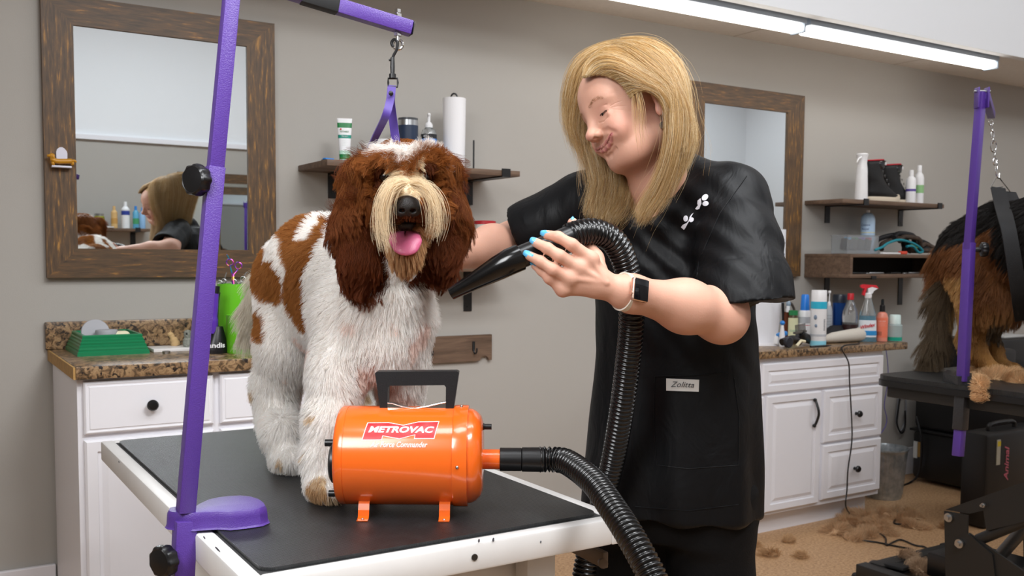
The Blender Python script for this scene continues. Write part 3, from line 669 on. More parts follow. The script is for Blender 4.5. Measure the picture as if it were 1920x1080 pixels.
# --- lower left shelf
c, r, h = spot(888, 930, 414, 3.42, S2Z)
t = thing('food_container', 'container with red lid just visible above her outstretched arm', 'container', c)
lath(t, 'body', mat('cont_white', 'dcd8d2', .4), c, [(0, 0), (r*.85, 0), (r*.97, h*.93), (0, h*.93)]); lath(t, 'lid', mat('red_lid', 'b3202a', .4), c, [(0, h*.92), (r, h*.92), (r, h*.985), (r*.9, h), (0, h)])
# --- upper right shelf
c, r, h = spot(1605, 1629, 287, 3.335, S3Z)
t = thing('mist_spray_bottle', 'tall white continuous spray bottle left of the black boots', 'spray bottle', c)
lath(t, 'body', WPLAST, c, [(0, 0), (r*.98, .001), (r*1.0, h*.06), (r*.86, h*.62), (r*.85, h*.64), (0, h*.64)])
lath(t, 'neck', WPLAST, c, [(0, h*.64), (r*.86, h*.641), (r*.74, h*.78), (r*.8, h*.9), (r*.93, h*.965), (r*.8, h*.99), (0, h)])
MB().tube([Vector(c)+Vector((-r*.7, -r*.3, h*.9)), Vector(c)+Vector((-r*1.5, -r*.5, h*.86)), Vector(c)+Vector((-r*2.0, -r*.6, h*.78))], [.006, .005, .003], 8).build('trigger', WPLAST, t)
# boots
BOOT = mat('boot_fabric', '121214', .65, bump=.4, bscale=150); BSH = mat('boot_shiny', '1b1b1e', .18)
def boot(x, y, label):
    t = thing('winter_boot', label, 'boot', (x, y, S3Z), 'pair of winter boots')
    def ringset(nm, rows, m, n=24):
        mb = MB(); R = []
        for cx, cz, a, bb, tilt in rows:
            R.append([mb.b.verts.new((x+1.28*(cx+a*math.cos(2*PI*k/n)*math.cos(tilt))-.0, y+bb*math.sin(2*PI*k/n), S3Z+cz+a*math.cos(2*PI*k/n)*math.sin(tilt))) for k in range(n)])
        for A, B in zip(R[:-1], R[1:]):
            for k in range(n): mb.b.faces.new([A[k], A[(k+1) % n], B[(k+1) % n], B[k]])
        mb.b.faces.new(R[0][::-1]); mb.b.faces.new(R[-1]); return mb.build(nm, m, t, ang=None)
    ringset('boot_upper', [(.045, .022, .095, .043, 0), (.043, .045, .095, .044, -.1), (.03, .07, .083, .043, -.28), (.006, .095, .064, .041, -.3), (-.012, .125, .05, .038, -.15), (-.018, .16, .047, .037, 0), (-.018, .195, .049, .038, .1), (-.016, .215, .052, .039, .1)], BOOT)
    ringset('cuff', [(-.005, .17, .043, .037, .12), (-.005, .195, .047, .04, .12), (-.004, .213, .05, .0415, .12)], BSH)
    ringset('red_lining', [(-.016, .214, .053, .041, .1), (-.016, .221, .051, .04, .1)], mat('red_lining', 'b3172a', .6))
    mb = MB(); n = 28
    prof = [(0, 1.0), (.012, 1.04), (.024, 1.0)]
    R = [[mb.b.verts.new((x+1.28*(.047+sc*.1*math.cos(2*PI*k/n)), y+sc*.047*math.sin(2*PI*k/n), S3Z+z+(max(0, math.cos(2*PI*k/n))**4*.022 if i else 0))) for k in range(n)] for i, (z, sc) in enumerate(prof)]
    for A, B in zip(R[:-1], R[1:]):
        for k in range(n): mb.b.faces.new([A[k], A[(k+1) % n], B[(k+1) % n], B[k]])
    mb.b.faces.new(R[0][::-1]); mb.b.faces.new(R[-1]); mb.build('sole', mat('cream_sole', 'd8cbb6', .7), t)
    for i in range(4):
        z = .085+.022*i; xx = x+.075-.011*i-.018*i/3+(.0 if i else 0)
        MB().tube([(xx-.02, y-.036, S3Z+z+.01), (xx+.005, y-.022, S3Z+z), (xx-.004, y-.03, S3Z+z+.012)], .0016, 6).build('lace', mat('lace_grey', '8a8a8c', .7), t)
    MB().box((x+.03, y-.034, S3Z+.2), (.012, .004, .015), bev=.001).build('tab', mat('tab_white', 'd0d0d2', .5), t)
    return t
bx = P(1632, 372, Y=3.39); boot(float(P(1640, 372, Y=3.37)[0]), 3.365, 'black red-lined winter boot nearer the white spray bottle')
boot(float(P(1672, 372, Y=3.47)[0]), 3.462, 'black red-lined winter boot farther back, nearer the shampoo bottles')
def shampoo(label, x0, x1, yt, Y, Z, bandcol, body=None, capcol=None, txt=None, grp=None, name='shampoo_bottle', bz=(.3, .5)):
    c, r, h = spot(x0, x1, yt, Y, Z); t = thing(name, label, 'bottle', c, grp)
    lath(t, 'body', body or WPLAST, c, [(0, 0), (r*.97, 0), (r, h*.03), (r, h*.68), (r*.85, h*.76), (r*.45, h*.82), (0, h*.82)])
    lath(t, 'cap', capcol or WPLAST, c, [(0, h*.82), (r*.5, h*.82), (r*.46, h*.99), (r*.4, h), (0, h)])
    if bandcol: band(t, 'label_band', bandcol, c, r, h*bz[0], h*bz[1])
    if txt: wrap(t, txt, c, r*1.02, c[2]+h*.6, r*.5, NAVY, width=r*1.5)
    return t, c, r, h
shampoo('shorter white bottle with purple band right of the boots', 1700, 1718, 319, 3.40, S3Z, mat('violet_band', '5b4a9c', .4), bz=(.37, .44), txt='Shampoo' if 0 else None)
shampoo('taller white bottle with green label at the right of boots', 1716, 1733, 310, 3.44, S3Z, mat('green_band', '8fbf84', .4))
# --- on the box shelf
c0_, c1_ = P(1573, 473, Y=3.36), P(1632, 473, Y=3.36)
t = thing('clip_box', 'clear plastic box of coloured hair clips on the box shelf', 'box', (float(c0_[0]+c1_[0])/2, 3.36, S4Z))
xa, xb = float(c0_[0]), float(c1_[0])
mb = MB()
zt = S4Z+.095
for lo, hi in (((xa, 3.31, S4Z), (xb, 3.41, S4Z+.003)), ((xa, 3.31, S4Z+.003), (xb, 3.3125, zt)), ((xa, 3.4075, S4Z+.003), (xb, 3.41, zt)), ((xa, 3.3125, S4Z+.003), (xa+.0025, 3.4075, zt)), ((xb-.0025, 3.3125, S4Z+.003), (xb, 3.4075, zt)), ((xa-.004, 3.306, zt), (xb+.004, 3.414, zt+.003))):
    mb.b2(lo, hi)
mb.build('case', mat('clear_box', 'eef2f5', .1, trans=.85), t)
for i, cc in enumerate(('5fb6e8', '1d8f56', '8a6fd0', 'd8485a')):
    xx = xa+.03+i*.055
    f = thing('hair_clip', ['dark clip with pale blue tab in the clear box', 'dark clip with green tab in the clear box', 'dark clip with lilac tab in the clear box', 'dark clip with red tab in the clear box'][i], 'clip', (xx, 3.35, S4Z+.004), 'clips in the clear box')
    MB().box((xx, 3.345, S4Z+.05), (.036, .04, .06), Matrix.Rotation(.25, 3, 'Y'), .006).build('clip_body', mat('clip_grey', '2c2c30', .5), f)
    MB().box((xx+.004, 3.335, S4Z+.081), (.02, .03, .014), bev=.003).build('tab', mat('tab_'+cc, cc, .4), f)
c, r, h = spot(1615, 1641, 394, 3.45, S4Z)
t = thing('aerosol_can', 'tall pale blue aerosol can standing behind the clear clip box', 'spray can', c)
lath(t, 'body', mat('pale_blue_can', 'b4cde6', .3), c, [(0, 0), (r, 0), (r, h*.78), (r*.92, h*.85), (r*.6, h*.92), (r*.3, h*.94), (0, h*.94)]); lath(t, 'nozzle', WPLAST, c, [(0, h*.93), (r*.28, h*.93), (r*.25, h), (0, h)])
wrap(t, 'Crown', c, r, c[2]+h*.66, .018, NAVY, az=-.35); wrap(t, 'Royal', c, r, c[2]+h*.57, .018, NAVY, az=-.35); band(t, 'cream_band', mat('cream_band', 'd9d3a8', .4), c, r, h*.48, h*.5)
BAGM = mat('black_webbing', '121013', .7, bump=.5, bscale=60)
for i, (L, lab) in enumerate((([(1642, 468), (1650, 450), (1670, 441), (1690, 446), (1700, 462), (1690, 471)], 'black camouflage harness heaped on the box shelf'), ([(1676, 446), (1690, 438), (1706, 442), (1715, 455), (1730, 452), (1738, 462), (1722, 470), (1700, 468)], 'black looped strap heaped right of the harness on box shelf'))):
    pts = [P(*q, Y=3.40-.05*i) for q in L]; t = thing('dog_harness', lab, 'harness', (float(pts[0][0])+.1, 3.4-.05*i, S4Z))
    b0 = [Vector((p[0], p[1]+.02*math.sin(k*2.1), max(p[2], S4Z+.016))) for k, p in enumerate(pts)]
    MB().tube(catmull(b0, 6), .014, 10, flat=1).build('webbing', BAGM, t)
    b1 = [v+Vector((.01, -.03, -.018 if v.z > S4Z+.04 else 0)) for v in b0]
    MB().tube(catmull([Vector((v.x, v.y, max(v.z, S4Z+.014))) for v in b1], 6), .013, 10).build('strap', mat('camo', '3a2c22', .7, var=.6, vscale=60), t)
t = thing('teal_leash', 'teal rope leash looped over the black harness pile', 'leash', (4.66, 3.31, S4Z))
MB().tube(catmull([(lambda p: Vector((p[0], 3.31, max(p[2], S4Z+.0075))))(P(*q, Y=3.31)) for q in ((1640, 469), (1655, 463), (1665, 456), (1685, 450), (1706, 454), (1722, 462), (1730, 471), (1722, 473), (1712, 462), (1700, 462))], 6), .007, 10).build('rope', mat('teal_rope', '14808f', .6, bump=.4, bscale=300), t)
t = thing('green_toy', 'bit of lime green strap poking out behind harness pile', 'strap', (4.83, 3.45, S4Z))
MB().tube(catmull([(4.80, 3.45, S4Z+.075), (4.84, 3.45, S4Z+.06), (4.88, 3.45, S4Z+.05), (4.89, 3.45, S4Z+.012)], 5), .009, 8).build('strap', mat('lime', '8ab53a', .6), t)
t = thing('comb', 'white and red handled comb at front edge of box shelf', 'comb', (4.42, 3.27, S4Z))
MB().box((4.42, 3.275, S4Z+.005), (.16, .02, .009), Matrix.Rotation(.05, 3, 'Z'), .003).build('blade', WPLAST, t); MB().box((4.53, 3.28, S4Z+.009), (.05, .024, .017), bev=.004).build('handle', mat('red_orange', 'd8452c', .4), t)
for i, (xx, w_, m, l) in enumerate(((4.2, .13, BLACKP, 'black shears lying inside left end of box shelf'), (4.36, .12, STEEL, 'steel comb lying inside the middle of box shelf'), (4.52, .1, BLACKP, 'black clipper blade inside the box shelf middle'), (4.68, .14, STEEL, 'bright steel shears inside right end of box shelf'))):
    t = thing('grooming_tool', l, 'tool', (xx, 3.32, 1.195)); MB().box((xx, 3.32, 1.2), (w_, .02, .008), Matrix.Rotation(.1*(i-1), 3, 'Z'), .002).build('blade', m, t); MB().lathe([(.012, 0), (.016, .001), (.016, .006), (.012, .007), (.012, 0)], (xx-w_*.5, 3.325, 1.1955), 16).build('ring', m, t)
# --- right counter
def P2(x, y, Y): return P(x, y, Y=Y)
q = [P(1420, 640, Y=3.2), P(1474, 537, Y=3.34), P(1462, 640, Y=3.3)]
t = thing('white_poster', 'white card leaning upright on the counter behind her sleeve', 'card', (3.45, 3.3, CR))
x0_, x1_ = float(P(1400, 600, Y=3.3)[0]), float(P(1462, 640, Y=3.3)[0])
MB().prism([(x0_, CR+.001), (x1_, CR+.001), (x1_+.03, float(P(1474, 537, Y=3.3)[2])), (x0_, float(P(1420, 530, Y=3.3)[2]))], .004, Matrix(((1, 0, 0, 0), (0, 0, -1, 3.32), (0, 1, 0, 0), (0, 0, 0, 1)))).build('card', mat('card_white', 'e9e7ea', .6), t)
t = thing('paper_sheet', 'white paper sheet flat on the counter beside her sleeve', 'paper', (3.3, 3.12, CR))
pa = [P(*v, Z=CR+.001)[:2] for v in ((1405, 638), (1436, 636), (1487, 646), (1482, 648.3), (1405, 648.5))]
pa = [(min(max(float(a_), 2.95), 4.15), max(float(b_), 3.035)) for a_, b_ in pa]
MB().prism(pa, .0012, Matrix.Translation((0, 0, CR))).build('sheet', mat('card_white'), t)
# cards standing in front of the mirror
cx0 = float(P(1454, 430, Y=3.49)[0]); t = thing('greeting_card', 'floral greeting card tucked in the lower corner of the right mirror', 'card', (cx0+.03, 3.49, 1.25))
MB().b2((cx0-.05, 3.505, 1.262), (cx0+.095, 3.5075, 1.425)).build('card', mat('card_print', 'e4e8ee', .6), t)
ct = MB()
for k in range(14):
    a_ = k*2.4; ct.ball((cx0+.055+.03*math.cos(a_)*(k/14), 3.504, 1.30+.03*math.sin(a_)*(k/14)), .006, 1, (1, .2, 1.4))
ct.build('flower_print', mat('flower_blue', '5a668f', .7), t)
text_mesh('card_lettering', 'You have\nalways been\na wonder', .016, INK, t, lambda x, y, z: (cx0+.055+x, 3.5045-z, 1.355+y)); text_mesh('card_lettering', 'Thank', .02, mat('flower_pink', 'a97fae', .6), t, lambda x, y, z: (cx0+.03+x, 3.5045-z, 1.405+y))
t, c, r, h = None, None, None, None
c, r, h = spot(1466, 1481, 585, 3.28, CR)
t = thing('tool_cup', 'brown tinted cup holding brush handles on the right counter', 'cup', c)
lath(t, 'body', mat('amber', '5a2c18', .2, spec=.6), c, [(0, 0), (r*.9, 0), (r, h), (r*.9, h), (r*.8, .006), (0, .006)])
for i, (dx, top, m, l, rr) in enumerate(((-.012, 560, BLACKP, 'dark handled brush standing in the brown cup', .007), (.008, 566, WPLAST, 'white handled brush standing in the brown cup', .009))):
    z1 = float(P(1475, top, Y=3.28)[2]); f = thing('grooming_brush', l, 'brush', (c[0]+dx, 3.28, CR+.008), 'brushes in the brown cup')
    MB().tube([(c[0]+dx*.5, 3.28, CR+.01), (c[0]+dx*2, 3.28, z1-.02)], rr, 10).build('handle', m, f); MB().ball((c[0]+dx*2.1, 3.28, z1-.01), rr*1.3, 2, (1, 1, 1.5)).build('head', mat('brush_tip', '8fa0b0', .5), f)
c, r, h = spot(1479, 1496.5, 582, 3.24, CR)
t = thing('supplement_jar', 'small jar with green lid and yellow label on right counter', 'jar', c)
lath(t, 'body', mat('jar_dark', '4a3a20', .3), c, [(0, 0), (r, 0), (r, h*.8), (r*.9, h*.86), (0, h*.86)]); lath(t, 'lid', mat('green_lid', '1f7a44', .4), c, [(0, h*.86), (r*.97, h*.86), (r*.97, h), (0, h)])
band(t, 'label', mat('yellow_label', 'd8d7ae', .5), c, r, h*.08, h*.78); wrap(t, 'HealthyJoint' if 0 else 'CLEAR', c, r, c[2]+h*.4, .012, TEAL, az=.1)
tpts = [P(*v, Y=3.3) for v in ((1484, 578), (1488, 569), (1494, 572), (1499, 590), (1499, 640))]
t = thing('curved_handle', 'dark curved handle arching up behind the green-lidded jar', 'handle', (float(tpts[-1][0]), 3.33, CR))
MB().tube(catmull([(p[0], 3.33, max(float(p[2]), CR+.004)) for p in tpts], 6), .0065, 8).build('handle', mat('brown_grey', '4b443f', .4), t)
t, c, r, h = shampoo('white aerosol with bright blue cap on the right counter', 1498.5, 1521.5, 552, 3.22, CR, None, name='spray_can')
for ch in [x for x in bpy.data.objects if x.parent == t]: bpy.data.objects.remove(ch)
lath(t, 'body', WPLAST, c, [(0, 0), (r, 0), (r, h*.63), (r*.8, h*.68), (0, h*.68)]); lath(t, 'cap', mat('blue_cap', '1a78d6', .35), c, [(0, h*.66), (r*.74, h*.66), (r*.62, h*.97), (r*.5, h), (0, h)])
band(t, 'text_block', mat('grey_print', 'b9bcc2', .5), c, r*.999, h*.42, h*.55); band(t, 'red_line', REDINK, c, r, h*.375, h*.385)
c, r, h = spot(1521.5, 1551, 544, 3.1, CR)
t = thing('spray_can', 'tall white can with aqua band standing frontmost on right counter', 'spray can', c)
lath(t, 'body', WPLAST, c, [(0, 0), (r*.96, 0), (r, .004), (r, h*.8), (0, h*.8)]); lath(t, 'cap', WPLAST, c, [(0, h*.8), (r*.97, h*.8), (r*.95, h*.99), (r*.9, h), (0, h)])
AQ = mat('aqua_print', '2fb3d3', .35)
band(t, 'aqua_band', AQ, c, r, h*.67, h*.8); band(t, 'aqua_foot', mat('aqua_pale', '8fd4e8', .35), c, r, h*.01, h*.1); band(t, 'grey_strip', mat('grey_print'), c, r, h*.18, h*.22)
wrap(t, 'CLEAN', c, r, c[2]+h*.73, .02, WPLAST, shear=.2) if 0 else None
for zz in (.3, .33, .36, .39, .42, .45, .48): wrap(t, '||||||', c, r, c[2]+h*zz, .006, INK, az=.8)
MB().ball(Vector(c)+Vector((-r*.95, -r*.3, h*.52)), .01, 2, (.4, 1, 1.2)).ball(Vector(c)+Vector((-r*.9, -r*.35, h*.37)), .009, 2, (.4, 1, 1)).build('round_mark', mat('blue_grey_mark', '7d8da3', .5), t)
c, r, h = spot(1549, 1562, 545, 3.3, CR)
t = thing('pump_bottle', 'frosted pump bottle behind the aqua banded can', 'bottle', c)
lath(t, 'body', mat('frosted', 'b9bec4', .4), c, [(0, 0), (r, 0), (r, h*.6), (r*.6, h*.7), (0, h*.7)]); pump(t, c, r*.9, h, h*.7)
for zz in (.2, .26, .32, .38, .44, .5): wrap(t, '=====', c, r, c[2]+h*zz, .01, INK)
c, r, h = spot(1562, 1589, 552, 3.28, CR)
t = thing('tumbler', 'metallic blue tumbler with dark lid left of the cola bottle', 'tumbler', c)
lath(t, 'body', mat('blue_metal', '1f4f9c', .25, metal=.7), c, [(0, 0), (r*.85, 0), (r*.95, h*.4), (r*1.0, h*.82), (0, h*.82)]); lath(t, 'lid', mat('dark_lid', '1e2632', .3), c, [(0, h*.82), (r*1.03, h*.82), (r*1.03, h*.96), (r*.95, h), (0, h)])
c, r, h = spot(1581, 1609.5, 550, 3.2, CR)
t = thing('cola_bottle', 'half full clear cola bottle with red cap on right counter', 'bottle', c)
lath(t, 'body', CLEAR, c, [(0, 0), (r*.9, .0), (r, h*.06), (r, h*.15), (r*.93, h*.32), (r, h*.5), (r*.97, h*.62), (r*.55, h*.8), (r*.32, h*.87), (0, h*.87)])
lath(t, 'cola', mat('cola_dark', '1a0d0a', .15), c, [(0, .002), (r*.86, .003), (r*.94, h*.06), (r*.94, h*.15), (r*.88, h*.32), (r*.9, h*.4), (0, h*.4)]); lath(t, 'cap', mat('red_cap', 'c3202b', .4), c, [(0, h*.87), (r*.42, h*.87), (r*.42, h*.985), (r*.38, h), (0, h)])
MB().lathe([(r*1.005, h*.13), (r*.99, h*.36)], c, 28).build('label', mat('cola_label', '2a0f10', .4), t); MB().ball(Vector(c)+Vector((-cF[0]*r*.8, -cF[1]*r*.8, h*.24)), .012, 2, (1.2, .6, .8)).build('red_badge', REDINK, t)
# window cleaner
c, r, h = spot(1609, 1648, 533, 3.14, CR)
t = thing('glass_cleaner', 'clear spray bottle of blue glass cleaner with red trigger on right counter', 'spray bottle', c)
def oval(nm, m, rows, fl=.6):
    mb = MB(); R = []; n = 28; Mz = Matrix.Rotation(towards(c)-PI/2, 3, 'Z')
    for rr, z in rows: R.append([mb.b.verts.new(Vector(c)+Mz @ Vector((rr*math.cos(2*PI*k/n), rr*fl*math.sin(2*PI*k/n), z))) for k in range(n)])
    for A, B in zip(R[:-1], R[1:]):
        for k in range(n): mb.b.faces.new([A[k], A[(k+1) % n], B[(k+1) % n], B[k]])
    mb.b.faces.new(R[0][::-1]); mb.b.faces.new(R[-1]); return mb.build(nm, m, t)
oval('body', CLEAR, [(r*.86, 0), (r*.9, .004), (r*.82, h*.2), (r*.78, h*.38), (r*.72, h*.5), (r*.42, h*.68), (r*.28, h*.78)])
oval('blue_liquid', mat('window_blue', '1795b5', .2), [(r*.82, .003), (r*.85, .006), (r*.77, h*.2), (r*.73, h*.38), (r*.70, h*.455)])
oval('label', mat('label_paper', 'e6eef5', .4), [(r*.86, h*.09), (r*.84, h*.2), (r*.81, h*.38)], .64); oval('label_blue', mat('label_blue', '2c8ed0', .4), [(r*.875, h*.12), (r*.865, h*.2)], .645)
d_c = np.array(cC)-np.array(c); d_c[2] = 0; d_c /= np.linalg.norm(d_c); s_c = np.array([-d_c[1], d_c[0], 0])
text_mesh('brand_lettering', 'Windex', .024, REDINK, t, lambda x, y, z: np.array(c)+d_c*(r*.58+z)+s_c*x+np.array((0, 0, h*.28+y+x*.25)), shear=.2, bold=.0008, width=r*1.35)
lath(t, 'collar', WPLAST, c, [(r*.3, h*.76), (r*.33, h*.78), (r*.33, h*.84), (r*.25, h*.85), (0, h*.85)])
xL = Vector([float(v) for v in -np.array(cR)]); xL.z = 0; xL.normalize()
def sprayhead(nm, poly, th, m):
    o = Vector(c); Mx = Matrix(((xL.x, 0, -xL.y, o.x), (xL.y, 0, xL.x, o.y), (0, 1, 0, o.z), (0, 0, 0, 1)))
    MB().prism(poly, th, Mx @ Matrix.Translation((0, 0, -th/2)), bev=.002).build(nm, m, t)
sprayhead('red_trigger_top', [(-r*.95, h*.93), (-r*.7, h*.985), (r*.5, h*1.0), (r*.78, h*.985), (r*.78, h*.95), (r*.6, h*.925), (r*.42, h*.93), (r*.6, h*.82), (r*.4, h*.80), (r*.2, h*.93), (-r*.3, h*.955)], .018, mat('spray_red', 'd6303c', .35))
sprayhead('white_shroud', [(-r*.85, h*.93), (-r*.3, h*.953), (r*.1, h*.93), (r*.05, h*.85), (-r*.35, h*.84), (-r*.5, h*.89)], .02, WPLAST)
t, c, r, h = shampoo('small coral spray bottle with black nozzle on the right counter', 1645, 1665.5, 560, 3.12, CR, None, name='spray_bottle')
for ch in [x for x in bpy.data.objects if x.parent == t]: bpy.data.objects.remove(ch)
lath(t, 'body', mat('coral_body', 'e8917c', .3), c, [(0, 0), (r, .002), (r, h*.58), (r*.8, h*.66), (r*.35, h*.7), (0, h*.7)]); lath(t, 'nozzle', BLACKP, c, [(0, h*.7), (r*.5, h*.7), (r*.46, h*.84), (r*.28, h*.86), (r*.26, h*.98), (0, h)])
band(t, 'label', mat('coral_label', 'ef7f62', .4), c, r, h*.1, h*.56); wrap(t, 'TEA TREE', c, r, c[2]+h*.48, .006, WPLAST, width=r*1.3); wrap(t, '||||||', c, r*1.03, c[2]+h*.2, .022, BLACKP, az=-.6)
for zz in (.44, .41, .38): wrap(t, '----------', c, r, c[2]+h*zz, .005, WPLAST, width=r*1.3)
c, r, h = spot(1665, 1692, 590, 3.1, CR)
t = thing('lotion_bottle', 'small frosted bottle with green liquid at the end of right counter', 'bottle', c)
lath(t, 'body', mat('frost_clear', 'cfe3e3', .25, trans=.5), c, [(0, 0), (r, .002), (r, h*.6), (r*.8, h*.66), (0, h*.66)]); lath(t, 'liquid', mat('green_liquid', '1fa58c', .2), c, [(0, .003), (r*1.004, .004), (r*1.004, h*.17), (0, h*.17)]); lath(t, 'cap', mat('cap_mint', 'd5ebe8', .35), c, [(0, h*.66), (r*.78, h*.66), (r*.74, h*.97), (r*.66, h), (0, h)])
# clippers, cloth roll, bits
t = thing('hair_clipper', 'black hair clipper with comb guard lying on the right counter', 'clipper', (3.72, 3.12, CR))
a0, a1 = P(1524, 633, Y=3.13), P(1500, 620, Y=3.13)
MB().tube(catmull([(a0[0]+.04, 3.14, CR+.022), (a0[0], 3.14, CR+.026), (a1[0]+.02, 3.13, CR+.045), (a1[0], 3.13, CR+.06)], 5), [.018]*4+[.022]*4+[.024]*4+[.025]*4, 12).build('body', BLACKP, t)
mb = MB()
for i in range(8): mb.box((a1[0]-.002+.009*i-.03, 3.128, CR+.085+.001*i), (.003, .004, .035), Matrix.Rotation(-.15, 3, 'Y'))
mb.box((a1[0], 3.13, CR+.068), (.075, .02, .01), Matrix.Rotation(-.1, 3, 'Y'), .002).build('comb_guard', mat('guard_grey', '5a554f', .4), t)
t = thing('hair_trimmer', 'black trimmer with round dial lying left on right counter', 'clipper', (3.5, 3.08, CR))
a0 = P(1475, 632, Y=3.08)
MB().tube(catmull([(a0[0]-.02, 3.09, CR+.03), (a0[0]+.04, 3.09, CR+.042), (a0[0]+.08, 3.1, CR+.038), (a0[0]+.11, 3.1, CR+.02)], 5), .017, 12).build('body', BLACKP, t)
MB().lathe([(0, 0), (.026, 0), (.026, .012), (.022, .015), (0, .016)], (a0[0], 3.075, CR+.03), 24, Matrix.Rotation(PI/2, 3, 'X')).build('dial', mat('dial_blue_black', '23262e', .3), t)
MB().tube([(a0[0]+.045, 3.06, CR+.012), (a0[0]+.075, 3.06, CR+.035), (a0[0]+.1, 3.06, CR+.03)], .007, 8).build('ivory_lever', CREAM, t)
for i, (px, py, m, l, n_) in enumerate(((1467, 604, mat('bright_blue', '2a7fd0', .4), 'small bottle with round blue cap beside the brown cup', 'dropper_bottle'), (1473, 616, mat('pack_blue', '3f8fdc', .4), 'crumpled blue and white packet beside the dropper bottle', 'small_packet'))):
    p = P(px, py, Y=3.16); t = thing(n_, l, 'bottle' if i == 0 else 'packet', (float(p[0]), 3.16+i*.02, CR))
    if i == 0: lath(t, 'body', WPLAST, (float(p[0]), 3.16, CR), [(0, 0), (.012, 0), (.013, .05), (.006, float(p[2])-CR-.012), (0, float(p[2])-CR-.012)], 16); MB().ball((p[0], 3.16, p[2]-.004), .012, 2).build('cap', m, t)
    else: MB().box((p[0], 3.2, CR+.028), (.045, .03, .055), Matrix.Rotation(.3, 3, 'Y'), .008).build('white_body', WPLAST, t); MB().box((p[0]+.006, 3.188, CR+.055), (.05, .036, .022), Matrix.Rotation(-.3, 3, 'Y'), .007).build('blue_top', m, t)
t = thing('pen', 'black pen lying on the right counter before the clippers', 'pen', (3.6, 3.055, CR)); q0, q1 = P(1450, 643, Z=CR+.004), P(1508, 643, Z=CR+.004)
MB().tube([(q0[0], 3.06, CR+.005), (q1[0]-.03, 3.055, CR+.005), (q1[0], 3.055, CR+.005)], [.0045, .0045, .002], 8).build('barrel', BLACKP, t)
p0, p1 = P(1553, 628, Y=3.15), P(1630, 620, Y=3.12)
t = thing('cloth_roll', 'rolled cream bandage cloth lying behind the aqua can', 'roll', (float(p0[0]+p1[0])/2, 3.17, CR))
MB().tube([(p0[0]-.01, 3.17, CR+.022), (p0[0]+.06, 3.17, CR+.028), (p1[0]-.04, 3.165, CR+.036), (p1[0]+.0, 3.16, CR+.04)], [.015, .026, .034, .038], 20).build('cloth', mat('cream_cloth', 'cfc8bd', .9, bump=.5, bscale=80), t)
MB().lathe([(.03, -.002), (.036, 0), (.03, .004), (.018, .0), (.0, 0)], (p1[0]+.001, 3.16, CR+.04), 20, Matrix.Rotation(PI/2, 3, 'Y')).build('open_end', mat('cream_cloth'), t)
p0, p1 = P(1552, 612, Y=3.24), P(1600, 612, Y=3.24)
t = thing('black_pouch', 'soft black pouch slumped behind the cream cloth roll', 'pouch', (float(p0[0]+p1[0])/2, 3.24, CR))
MB().tube([(p0[0]-.02, 3.24, CR+.028), (p0[0]+.04, 3.24, CR+.042), (p1[0]-.02, 3.24, CR+.04), (p1[0]+.03, 3.24, CR+.026)], [.025, .04, .038, .022], 16).build('pouch', mat('pouch_black', '17161a', .8, bump=.4, bscale=90), t)
t = thing('power_cord', 'thin black cord hanging down the front of the white vanity cabinet', 'cord', (3.9, 3.01, CR))
cp = [P(1552, 637, Z=CR+.004), P(1572, 641, Z=CR+.004)]
pts = [Vector((float(cp[0][0]), 3.1, CR+.004)), Vector((float(cp[1][0]), 3.06, CR+.004)), Vector((float(P(1582, 648, Y=3.01)[0]), 3.02, CR-.002))]+[Vector([float(v) for v in P(x, y, Y=3.005)]) for x, y in ((1591, 680), (1593, 720), (1597, 790), (1597, 830), (1590, 880), (1588, 920), (1586, 950))]
pts += [Vector([float(v) for v in P(x, y, Z=.006)]) for x, y in ((1600, 968), (1628, 978), (1655, 985))]
MB().tube(catmull(pts, 6), .0035, 8).build('cord', BLACKP, t)
# keys / purple cord beside the right cabinet
t = thing('purple_cord', 'thin purple cord hanging beside the right end of the vanity', 'cord', (4.2, 3.2, .5))
MB().tube(catmull([Vector([float(v) for v in P(x, y, Y=3.3)]) for x, y in ((1661, 652), (1665, 690), (1664, 720), (1658, 760), (1660, 800))]+[Vector((4.24, 3.3, .2)), Vector((4.25, 3.32, .004))], 6), .002, 6).build('cord', mat('purple_cord', '5a4aa8', .5), t)
t = thing('key_bunch', 'silver keys and black tag on the hook right of the vanity', 'keys', (4.62, 3.5, .7))
MB().tube([(4.62+.012*math.cos(a), 3.495, .835+.012*math.sin(a)) for a in np.linspace(0, 2*PI, 16)[:-1]], .0015, 6, closed=True).build('key_ring', STEEL, t)
MB().b2((4.612, 3.49, .77), (4.628, 3.494, .826)).build('key', STEEL, t); MB().b2((4.6, 3.496, .68), (4.628, 3.503, .825), .003).build('tag', BLACKP, t)
# --- left counter
ZC = CT
t = thing('green_tray', 'stepped dark green plastic tray on the left granite counter', 'tray', (.55, 3.2, ZC))
bl = P(145, 669, Z=ZC)
gx0, gy0 = float(bl[0]), float(bl[1]); gx1 = float(P(281, 664.5, Y=gy0)[0])
gy1 = gy0+.27
GRN = mat('green_plastic', '0d7a4c', .3)
hT = .064
def tray_ring(ins, z): return [(gx0+ins, gy0+ins, z), (gx1-ins, gy0+ins, z), (gx1-ins, gy1-ins, z), (gx0+ins, gy1-ins, z)]
rows = [(0, 0), (.001, .012), (.005, .015), (.004, .02), (.008, .025), (.008, .031), (.012, .034), (.011, .04), (.015, .044), (.015, .05), (.018, .053), (.018, hT-.003), (.020, hT), (.028, hT), (.030, .05), (.030, .025)]
mb = MB(); R = [[mb.b.verts.new((x, y, ZC+z)) for x, y, z in tray_ring(i, z)] for i, z in rows]
for A, B in zip(R[:-1], R[1:]):
    for k in range(4): mb.b.faces.new([A[k], A[(k+1) % 4], B[(k+1) % 4], B[k]])
mb.b.faces.new(R[-1]); mb.b.faces.new(R[0][::-1]); mb.build('tray', GRN, t, ang=.3)
